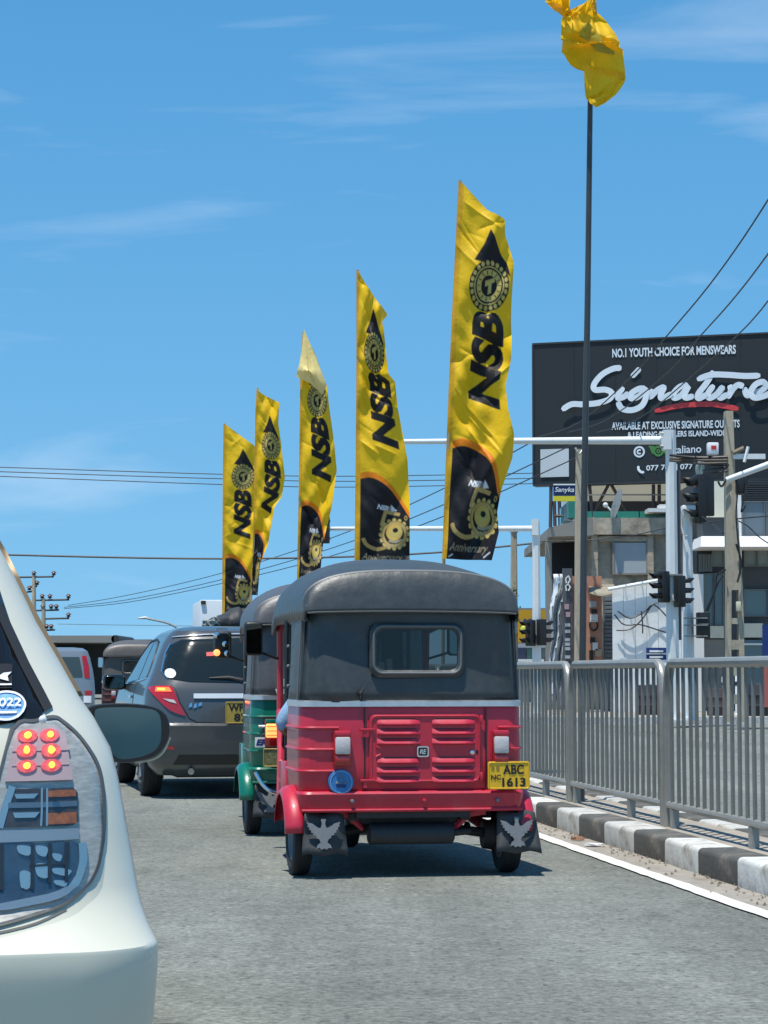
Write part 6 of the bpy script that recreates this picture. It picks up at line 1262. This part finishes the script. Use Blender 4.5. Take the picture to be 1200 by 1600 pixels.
stroke([(12,592),(20,588)], 2, WHT); stroke([(82,594),(92,586)], 2.2, WHT)

def cloth_mat(name, tr=0.32, use_attr=True, col=(0.9,0.6,0.02)):
    m = bpy.data.materials.new(name); m.use_nodes = True; t = m.node_tree; b = t.nodes['Principled BSDF']; o = t.nodes['Material Output']
    tl = nn('ShaderNodeBsdfTranslucent', t); mx = nn('ShaderNodeMixShader', t); mx.inputs[0].default_value = tr
    b.inputs['Roughness'].default_value = 0.55; b.inputs['Sheen Weight'].default_value = 0.0; b.inputs['Specular IOR Level'].default_value = 0.35
    tcn = nn('ShaderNodeTexCoord', t); nz = nn('ShaderNodeTexNoise', t); nz.inputs['Scale'].default_value = 9; nz.inputs['Detail'].default_value = 5; nz.inputs['Distortion'].default_value = 0.5
    t.links.new(tcn.outputs['Object'], nz.inputs['Vector']); bp = nn('ShaderNodeBump', t); bp.inputs['Strength'].default_value = 0.5; bp.inputs['Distance'].default_value = 0.02
    t.links.new(nz.outputs['Fac'], bp.inputs['Height']); t.links.new(bp.outputs[0], b.inputs['Normal']); t.links.new(bp.outputs[0], tl.inputs['Normal'])
    if use_attr:
        at_ = nn('ShaderNodeAttribute', t); at_.attribute_name = 'print'; t.links.new(at_.outputs['Color'], b.inputs['Base Color']); t.links.new(at_.outputs['Color'], tl.inputs['Color'])
    else: b.inputs['Base Color'].default_value = (*col, 1); tl.inputs['Color'].default_value = (*col, 1)
    t.links.new(b.outputs[0], mx.inputs[1]); t.links.new(tl.outputs[0], mx.inputs[2]); t.links.new(mx.outputs[0], o.inputs[0]); return m
printed = cloth_mat('printed_banner_cloth'); 
pole_m = M('banner_pole_paint', (0.40,0.33,0.20), 0.5, noise=(4,0.1))
def banner(label, Y, Lp, Rp, nu, nv, ph, amp=1.0, flap=None):
    Lx = np.array([p[0] for p in Lp], float); Ly = np.array([p[1] for p in Lp], float); Rx = np.array([p[0] for p in Rp], float); Ry = np.array([p[1] for p in Rp], float)
    k = Y/24.44; v = np.linspace(0, 1, nv); yl = Ly[0]+(Ly[-1]-Ly[0])*v
    # the right border may double back, so walk it by its own length in y
    sR = np.concatenate([[0], np.cumsum(np.maximum(np.abs(np.diff(Ry)), 1e-3))]); sR /= sR[-1]
    xl = np.interp(yl, Ly, Lx); xr = np.interp(v, sR, Rx); yr = np.interp(v, sR, Ry)
    ker = np.ones(3)/3; xr[1:-1] = np.convolve(xr, ker, 'valid')
    t = (yl-Ly[0])*k*595/((Ly[-1]-Ly[0])*k if True else 1); cut = 0.20
    wref = np.where(v > cut, xr-xl, np.interp(cut, v, xr-xl)); u = np.linspace(0, 1, nu)
    X = xl[:,None] + (xr-xl)[:,None]*u[None,:]; Yp = yl[:,None] + (yr-yl)[:,None]*u[None,:]
    au = 100*(X-xl[:,None])/wref[:,None]; atv = (Yp - Ly[0])/(Ly[-1]-Ly[0])*595
    U_ = au/100; V_ = v[:,None]+0*U_
    rip = lambda fu, fv, p_: np.sin(2*np.pi*(fu*U_ + fv*V_) + p_ + 0.9*np.sin(5*V_+2.3*U_+p_))
    D = 0.10*U_**0.8*rip(0.7, 1.7, ph) + 0.055*U_**0.6*rip(1.4, 4.3, ph*2+1) + 0.030*np.minimum(1, U_*3)*rip(1.2, -8.5, ph*3)*np.clip(rip(0.3, 1.3, ph+2)+0.5, 0, 1)*1.2 + 0.010*rip(2.6, -15, ph)*np.minimum(1, U_*5)*np.clip(1.3-1.6*U_, 0, 1)*(0.6+0.4*rip(0.2,2.3,ph))
    D += 0.045*np.exp(-((U_-0.55-0.25*np.sin(V_*7+ph))/0.10)**2)*np.clip(np.sin(V_*9+ph*2), 0, 1)
    rs = np.random.RandomState(int(ph*100)+3)
    for q_ in range(26):                 # sharp diagonal creases pulled out from the pole
        v0 = rs.uniform(-0.05, 1.0); sl = rs.uniform(0.06, 0.24) if rs.rand() < 0.75 else -rs.uniform(0.05, 0.15); u0 = rs.uniform(0, 0.45); u1 = u0 + rs.uniform(0.25, 0.7)
        dd_ = (V_ - v0 - sl*U_); wd_ = rs.uniform(0.006, 0.016); win = np.clip((U_-u0)/0.15+0.5, 0, 1)*np.clip((u1-U_)/0.15+0.5, 0, 1)
        D += rs.uniform(0.012, 0.036)*np.exp(-np.abs(dd_)/wd_)*win*(1 if rs.rand() < 0.7 else -1)
    D *= amp*(0.6+0.4*1/k)
    vs = []
    g = at(Lp[-1][0], 1052 + F*0.95/Y, Y); base = Vector((g.x, Y, 0.14))
    for i in range(nv):
        for j in range(nu):
            p = at(X[i,j], Yp[i,j], Y) ; vs.append((p.x-base.x, p.y-base.y + D[i,j], p.z-base.z))
    fs = [(i*nu+j, (i+1)*nu+j, (i+1)*nu+j+1, i*nu+j+1) for i in range(nv-1) for j in range(nu-1)]
    me = bpy.data.meshes.new('cloth'); me.from_pydata(vs, [], fs); me.materials.append(printed); me.polygons.foreach_set('use_smooth', [True]*len(fs))
    acc = np.zeros((nv, nu, 3)); du = 100/nu; dv = 595/nv
    for a in (-0.33, 0, 0.33):
        for b in (-0.33, 0, 0.33):
            iu = np.clip(((au+a*du)*S_).astype(int), 0, AW-1); iv = np.clip(((atv+b*dv)*S_).astype(int), 0, AH-1); acc += art[iv, iu]
    acc /= 9; ca = me.color_attributes.new('print', 'FLOAT_COLOR', 'POINT'); buf = np.ones((nv*nu, 4), np.float32); buf[:, :3] = acc.reshape(-1, 3); ca.data.foreach_set('color', buf.ravel())
    tt = thing('banner_flag', label, 'flag', base, 0, 'yellow and black banner flags in a row')
    link('cloth', me, tt)
    lp = [at(x, y, Y) - base for x, y in [Lp[i] for i in range(len(Lp))]]
    pts = [(lp[-1].x, 0.03, 0)] + [(p.x+0.016, 0.03, p.z) for p in reversed(lp)]; pts[-1] = (pts[-1][0]-0.012, 0.02, pts[-1][2]-0.01)
    MB().tube(pts, 0.019, 8).build('pole', pole_m, tt)
    if flap:
        m_ = MB(); q = [at(x, y, Y-0.06) - base for x, y in flap]; c = sum(q, Vector())/len(q)
        nn_ = len(q); rows = [[tuple(c + (p-c)*s + Vector((0, -0.10*(1-s)*1.0 + 0.03*math.sin(i*1.7), 0))) for i, p in enumerate(q)] for s in (1, 0.66, 0.33, 0.02)]
        m_.loft(rows, cap=False); m_.build('turned_over_corner', M_flap, tt, smooth=80)
    return tt
M_flap = cloth_mat('sunlit_fold_cloth', 0.3, False, (0.95,0.80,0.34))  # paler copy of the yellow, sunlight on the fold put into its colour
banner('largest and nearest yellow and black banner flag, right of the red canopy', 24.44, [(718,280),(712,380),(706,500),(700,640),(697,720),(691,873)],
       [(718,280),(741,306),(763,330),(789,344),(789,366),(797,388),(803,412),(800,470),(800,520),(798,565),(790,602),(793,640),(803,682),(801,715),(791,745),(784,765),(777,800),(779,832),(768,876)], 96, 470, 0.6)
banner('second nearest banner flag, rising behind the middle of the red canopy', 29.85, [(558,420),(557,560),(556,700),(554,884)],
       [(558,420),(575,450),(592,474),(606,488),(597,502),(600,514),(604,560),(607,586),(617,598),(622,640),(630,680),(637,720),(640,780),(640,884)], 80, 380, 2.1)
banner('middle banner flag of the five with its folded top coloured pale as if sunlit', 35.27, [(474,517),(470,560),(469,600),(467,760),(464,905)],
       [(474,517),(492,552),(511,604),(515,640),(522,690),(526,733),(519,790),(509,830),(505,850),(500,905)], 64, 320, 3.7, 0.9, flap=[(475,514),(488,545),(500,575),(511,604),(512,626),(498,611),(484,599),(474,594),(468,592),(463,588),(464,582),(468,568),(471,548)])
banner('fourth banner flag, pressed against the leftmost one and twisted at its foot', 42.2, [(402,605),(399,640),(397,760),(395,850),(391,930)],
       [(402,605),(406,613),(437,630),(435,662),(440,700),(445,745),(440,775),(429,792),(419,850),(407,882),(402,930)], 56, 280, 5.0, 0.9)
banner('leftmost and farthest banner flag above the green three-wheeler', 48.26, [(350,661),(348,760),(347,960)],
       [(350,661),(375,680),(398,697),(401,740),(398,830),(396,882),(392,960)], 50, 250, 0.2, 0.8)

# ------------------------------------------------------------------ plain yellow flag wrapped round the top of a dark pole
Yf = 17.05; g = at(908, 1253, Yf); base = Vector((g.x, Yf, 0.14))
yf_ = thing('pole_flag', 'plain crumpled yellow flag at the top of a tall thin dark pole', 'flag', base)
q = lambda x, y, d=0.0: tuple(at(x, y, Yf) - base + Vector((0, d, 0)))
m_ = MB(); m_.tube([q(908, 1255), q(913, 760), q(918, 480), q(922, 172), q(924, 20)], [0.027, 0.025, 0.023, 0.020, 0.016], 10); m_.build('pole', M('dark_pole_paint', (0.045,0.05,0.05), 0.4, noise=(3,0.25)), yf_)
ycl = cloth_mat('yellow_flag_cloth', 0.42, False, (0.95,0.60,0.015))
def sheet(rows, nu, fn, name):
    rs = np.random.RandomState(len(name)*7); CR = [(rs.uniform(0,1), rs.uniform(0,1), rs.uniform(0,math.pi), rs.uniform(0.02,0.045), rs.uniform(0.02,0.05)*rs.choice([1,-1]), rs.uniform(0.2,0.45)) for _ in range(12)]
    def crs(u, v):
        s = 0
        for a, b, t, w_, h_, ln in CR:
            x, y = u-a, v-b; al = x*math.cos(t)+y*math.sin(t); ac = -x*math.sin(t)+y*math.cos(t); s += h_*math.exp(-abs(ac)/w_)*math.exp(-(al/ln)**2)
        return s*0.8
    nv = 60; yy = np.array([r_[0] for r_ in rows], float); a = np.array([r_[1] for r_ in rows], float); b = np.array([r_[2] for r_ in rows], float); dy = np.array([r_[3] if len(r_) > 3 else 0 for r_ in rows], float)
    s = np.linspace(0, 1, len(rows)); vv = np.linspace(0, 1, nv); R_ = []
    for v in vv:
        y = np.interp(v, s, yy); x0 = np.interp(v, s, a); x1 = np.interp(v, s, b); sl = np.interp(v, s, dy)
        R_.append([q(x0+(x1-x0)*j/(nu-1), y + sl*(j/(nu-1)-0.5), fn(j/(nu-1), v) + crs(j/(nu-1), v)) for j in range(nu)])
    m_ = MB(); m_.loft(R_, closed=False, cap=False); return m_.build(name, ycl, yf_, smooth=180, fix=False)
sheet([(171,919,930,4),(166,917,943,2),(158,914,960,-8),(148,912,970,-14),(138,911,974,-10),(124,910,975,8),(112,909,974,16)], 40, lambda u, v: -0.15 + 0.06*math.sin(3*u+1)*v + 0.05*u - 0.01*math.sin(20*u+5*v)*v, 'lower_fold')
sheet([(118,889,973,24),(108,886,974,20),(92,882,971,6),(82,876,967,-4),(76,877,965,-12),(60,877,960,-10),(46,876,953,-6),(36,876,948,-4),(28,878,940,0),(22,888,933,4),(14,906,925,4)], 60,
      lambda u, v: -0.10 + 0.07*math.sin(5.5*u+2.5*v) + 0.05*math.sin(9*v+2*u) + 0.10*math.exp(-((v-0.42+0.22*(u-0.5))/0.035)**2) - 0.07*math.exp(-((v-0.36+0.22*(u-0.5))/0.03)**2) + 0.015*math.sin(17*u-9*v), 'main_fold')
sheet([(33,880,893,6),(27,868,890,8),(20,853,888,6),(12,849,887,-2),(5,853,884,-4),(-2,860,878,0)], 40, lambda u, v: -0.16 + 0.05*math.sin(8*u+6*v) + 0.05*math.sin(11*v+3*u), 'top_left_fold')
sheet([(24,916,933,6),(14,914,933,8),(4,918,932,6),(-6,924,931,2)], 30, lambda u, v: -0.05 + 0.06*math.sin(7*u+2*v), 'top_tip')
sheet([(40,876,890,10),(34,879,900,8),(30,884,903,6)], 24, lambda u, v: -0.22+0.05*math.sin(6*u), 'small_fold')
m_ = MB(); rows = []
for i, (y, x0, x1) in enumerate(((48,912,918),(56,906,924),(64,902,930),(70,901,934),(76,916,937),(84,922,942),(92,928,956),(97,946,956))):
    rows.append([q(x0+(x1-x0)*j/5, y, -0.215 - 0.02*math.sin(j*.8+i)) for j in range(6)])
m_.loft(rows, closed=False, cap=False); m_.build('olive_patch', cloth_mat('olive_cloth', 0.35, False, (0.42,0.36,0.03)), yf_, smooth=180, fix=False)  # duller olive patch laid over the main fold

# ================================================================== PEOPLE
def person(label, joints, bones, zones, mats, group=None, loc=(0,0,0), rz=0, head=None, hair=True, face_dir=(0,-1,0)):
    bm = bmesh.new(); sk = bm.verts.layers.skin.verify(); vm = {}
    for n_, (p, r_) in joints.items():
        v = bm.verts.new(p); v[sk].radius = (r_ if isinstance(r_, tuple) else (r_, r_)); vm[n_] = v
    vm['pelvis'][sk].use_root = True
    for a, b in bones: bm.edges.new((vm[a], vm[b]))
    me = bpy.data.meshes.new('person'); bm.to_mesh(me); bm.free(); o = bpy.data.objects.new('person', me); COL.objects.link(o)
    s = o.modifiers.new('s', 'SKIN'); s.use_smooth_shade = True; o.modifiers.new('d', 'SUBSURF').levels = 2; o.modifiers['d'].render_levels = 2
    dg = bpy.context.evaluated_depsgraph_get(); dg.update(); m2 = bpy.data.meshes.new_from_object(o.evaluated_get(dg)); o.modifiers.clear(); o.data = m2
    m2.materials.clear()
    for x in mats: m2.materials.append(x)
    J = {n_: Vector(p) for n_, (p, r_) in joints.items()}
    segs = [(J[a], J[b], zones.get(b, zones.get(a, 0))) for a, b in bones]
    for f in m2.polygons:
        c = Vector(f.center); best = None
        for a, b, z in segs:
            d_ = b-a; t = max(0, min(1, (c-a).dot(d_)/max(1e-9, d_.length_squared))); dd = (c-a-d_*t).length
            if best is None or dd < best[0]: best = (dd, z)
        f.material_index = best[1]; f.use_smooth = True
    o.location = loc; o.rotation_euler = (0,0,rz); tag(o, label, 'person', group)
    if head is not None:
        hc = Vector(head); fd = Vector(face_dir); rt = fd.cross(Vector((0,0,1)))
        if hair:
            m_ = MB(); k = 16; rows = []
            for i in range(8):
                th_ = math.pi*(0.03+0.57*i/7); rows.append([tuple(hc + rt*0.088*math.sin(th_)*math.cos(2*math.pi*j/k) - fd*(0.106*math.sin(th_)*math.sin(2*math.pi*j/k)*(1.0) + 0.012 - (0.03 if i > 4 and math.sin(2*math.pi*j/k) < -0.3 else 0)) + Vector((0,0,0.125*math.cos(th_)+0.012 + (0.045 if i > 5 and math.sin(2*math.pi*j/k) < -0.3 else 0)))) for j in range(k)])
            m_.loft(rows, cap=True); m_.build('hair', hair_m, o, smooth=80)
        m_ = MB(); m_.tube([hc+fd*0.088+Vector((0,0,0.03)), hc+fd*0.108+Vector((0,0,-0.012)), hc+fd*0.092+Vector((0,0,-0.025))], [0.010,0.016,0.012], 8); m_.build('nose', mats[0], o, smooth=80)
        for sx in (-1, 1):
            m_ = MB(); m_.ball(hc+fd*0.082+rt*sx*0.033+Vector((0,0,0.022)), (0.014,0.010,0.009), 10); m_.build('eye', white, o)
            m_ = MB(); m_.ball(hc+rt*sx*0.086+Vector((0,0,0.0)), (0.012,0.022,0.032), 10); m_.build('ear', mats[0], o)
        m_ = MB(); m_.tube([hc+fd*0.086+rt*-0.026+Vector((0,0,-0.052)), hc+fd*0.094+Vector((0,0,-0.054)), hc+fd*0.086+rt*0.026+Vector((0,0,-0.052))], [0.004,0.008,0.004], 6); m_.build('mouth', M('lips', (0.16,0.06,0.05), 0.5), o)
    return o
def hand(J, B, Z, pre, wr, d, side, up):
    """five finger chains from a palm"""
    wr, d, side, up = Vector(wr), Vector(d).normalized(), Vector(side).normalized(), Vector(up).normalized()
    pa = wr + d*0.055; J[pre+'palm'] = (tuple(pa), (0.030, 0.015)); B.append((pre+'wrist', pre+'palm')); Z[pre+'palm'] = 0
    for i, (off, ln) in enumerate(((-0.027,0.066),(-0.009,0.076),(0.009,0.072),(0.026,0.058))):
        a = pa + side*off + d*0.03; b = a + d*ln*0.55 - up*0.008; c = b + d*ln*0.35 - up*0.022
        for q_, (p, r_) in enumerate(((a,0.0088),(b,0.0084),(c,0.0070))): J[f'{pre}f{i}{q_}'] = (tuple(p), r_); Z[f'{pre}f{i}{q_}'] = 0
        B += [(pre+'palm', f'{pre}f{i}0'), (f'{pre}f{i}0', f'{pre}f{i}1'), (f'{pre}f{i}1', f'{pre}f{i}2')]
    a = wr + d*0.03 - side*0.03; b = a - side*0.028 + d*0.028; J[pre+'t0'] = (tuple(a), 0.011); J[pre+'t1'] = (tuple(b), 0.009); Z[pre+'t0'] = Z[pre+'t1'] = 0
    B += [(pre+'palm', pre+'t0'), (pre+'t0', pre+'t1')]
blue_shirt = M('pale_blue_shirt', (0.22,0.36,0.52), 0.8, noise=(14,0.25), bump=(16,0.5,0.02)); trousers = M('dark_trousers', (0.03,0.035,0.05), 0.8)
J = {'pelvis':((-0.26,0.50,0.68),(0.15,0.12)),'waist':((-0.26,0.48,0.84),(0.14,0.11)),'chest':((-0.27,0.46,1.02),(0.155,0.115)),'neck':((-0.27,0.47,1.14),0.055),'chin':((-0.27,0.475,1.20),(0.062,0.065)),'crown':((-0.27,0.465,1.28),(0.082,0.095)),
     'l_sh':((-0.43,0.46,1.06),0.062),'l_el':((-0.625,0.43,0.80),(0.062,0.055)),'l_wrist':((-0.47,0.68,0.74),0.028),
     'r_sh':((-0.11,0.46,1.06),0.062),'r_el':((-0.03,0.52,0.82),0.048),'r_wrist':((-0.13,0.74,0.74),0.028),
     'l_hip':((-0.36,0.54,0.66),0.10),'l_kn':((-0.38,0.96,0.68),0.068),'l_an':((-0.38,0.98,0.40),0.042),'l_toe':((-0.38,1.12,0.36),0.036),
     'r_hip':((-0.17,0.54,0.66),0.10),'r_kn':((-0.15,0.96,0.68),0.068),'r_an':((-0.15,0.98,0.40),0.042),'r_toe':((-0.15,1.12,0.36),0.036)}
B = [('pelvis','waist'),('waist','chest'),('chest','neck'),('neck','chin'),('chin','crown'),('chest','l_sh'),('l_sh','l_el'),('l_el','l_wrist'),('chest','r_sh'),('r_sh','r_el'),('r_el','r_wrist'),('pelvis','l_hip'),('l_hip','l_kn'),('l_kn','l_an'),('l_an','l_toe'),('pelvis','r_hip'),('r_hip','r_kn'),('r_kn','r_an'),('r_an','r_toe')]
Z = {'waist':1,'chest':1,'neck':0,'chin':0,'crown':0,'l_sh':1,'l_el':1,'l_wrist':0,'r_sh':1,'r_el':1,'r_wrist':0,'l_hip':2,'l_kn':2,'l_an':2,'l_toe':2,'r_hip':2,'r_kn':2,'r_an':2,'r_toe':2}
hand(J, B, Z, 'l_', (-0.47,0.68,0.74), (0.3,0.9,-0.1), (-0.9,0.3,0), (0,0,1)); hand(J, B, Z, 'r_', (-0.13,0.74,0.74), (-0.2,0.9,-0.1), (-0.9,-0.2,0), (0,0,1))
person('passenger in a pale blue shirt, elbow out of the red three-wheeler', J, B, Z, [skin, blue_shirt, trousers], None, tuk.location, tuk.rotation_euler.z, head=(-0.27,0.47,1.25), face_dir=(0,1,0))
# low dark things on the far pavement, seen between the bars
def drum(label, px, Y, mat, r, h, cat='drum', name='oil_drum'):
    g = at(px, 1052 + F*0.95/Y, Y); t = thing(name, label, cat, (g.x, Y, 0.14))
    MB().lathe([(0,r*.96),(0.02,r),(h*.33-.02,r),(h*.33,r*1.04),(h*.33+.02,r),(h*.66-.02,r),(h*.66,r*1.04),(h*.66+.02,r),(h-.02,r),(h,r*.95),(h-.015,r*.9)], (0,0,0), 'z', 18).build('barrel', mat, t)
    MB().lathe([(h-.012,r*.3),(h+.015,r*.28)], (r*.3,0,0), 'z', 10).build('bung', dark_steel, t)
drum('dark brown drum in front of the white hoarding, seen through the railing', 1014, 52.5, M('maroon_drum', (0.035,0.022,0.024), 0.6, noise=(4,0.3)), 0.27, 0.68)
drum('dusty grey-brown drum seen through the rightmost railing panel', 1122, 51.5, M('dusty_drum', (0.07,0.05,0.05), 0.7, noise=(4,0.3)), 0.25, 0.62)
drum('black drum seen through the railing near the right edge', 1186, 51.0, M('black_drum', (0.02,0.022,0.028), 0.6, noise=(4,0.3)), 0.27, 0.72)
# white bollards of the shopfront seen between the railing bars
for k, (px, hgt) in enumerate(((1135, 0.92), (1156, 0.95))):
    g = at(px, 1052 + F*0.95/53, 53); t = thing('bollard', ['white bollard left of the far concrete pole foot, beyond the railing', 'white bollard behind the foot of the holed concrete pole'][k], 'bollard', (g.x, 53, 0.14), 0, 'white bollards on the far pavement')
    MB().lathe([(0,0.13),(0.02,0.11),(hgt-0.06,0.10),(hgt,0.06)], (0,0,0), 'z', 14).build('post', white_steel, t); MB().lathe([(hgt*0.7,0.106),(hgt*0.8,0.106)], (0,0,0), 'z', 14).build('dark_band', dark_steel, t)
for o in scene.objects:
    if o.type == 'MESH' and o.parent is None and 'label' not in o and 'kind' not in o: print('UNTAGGED', o.name)
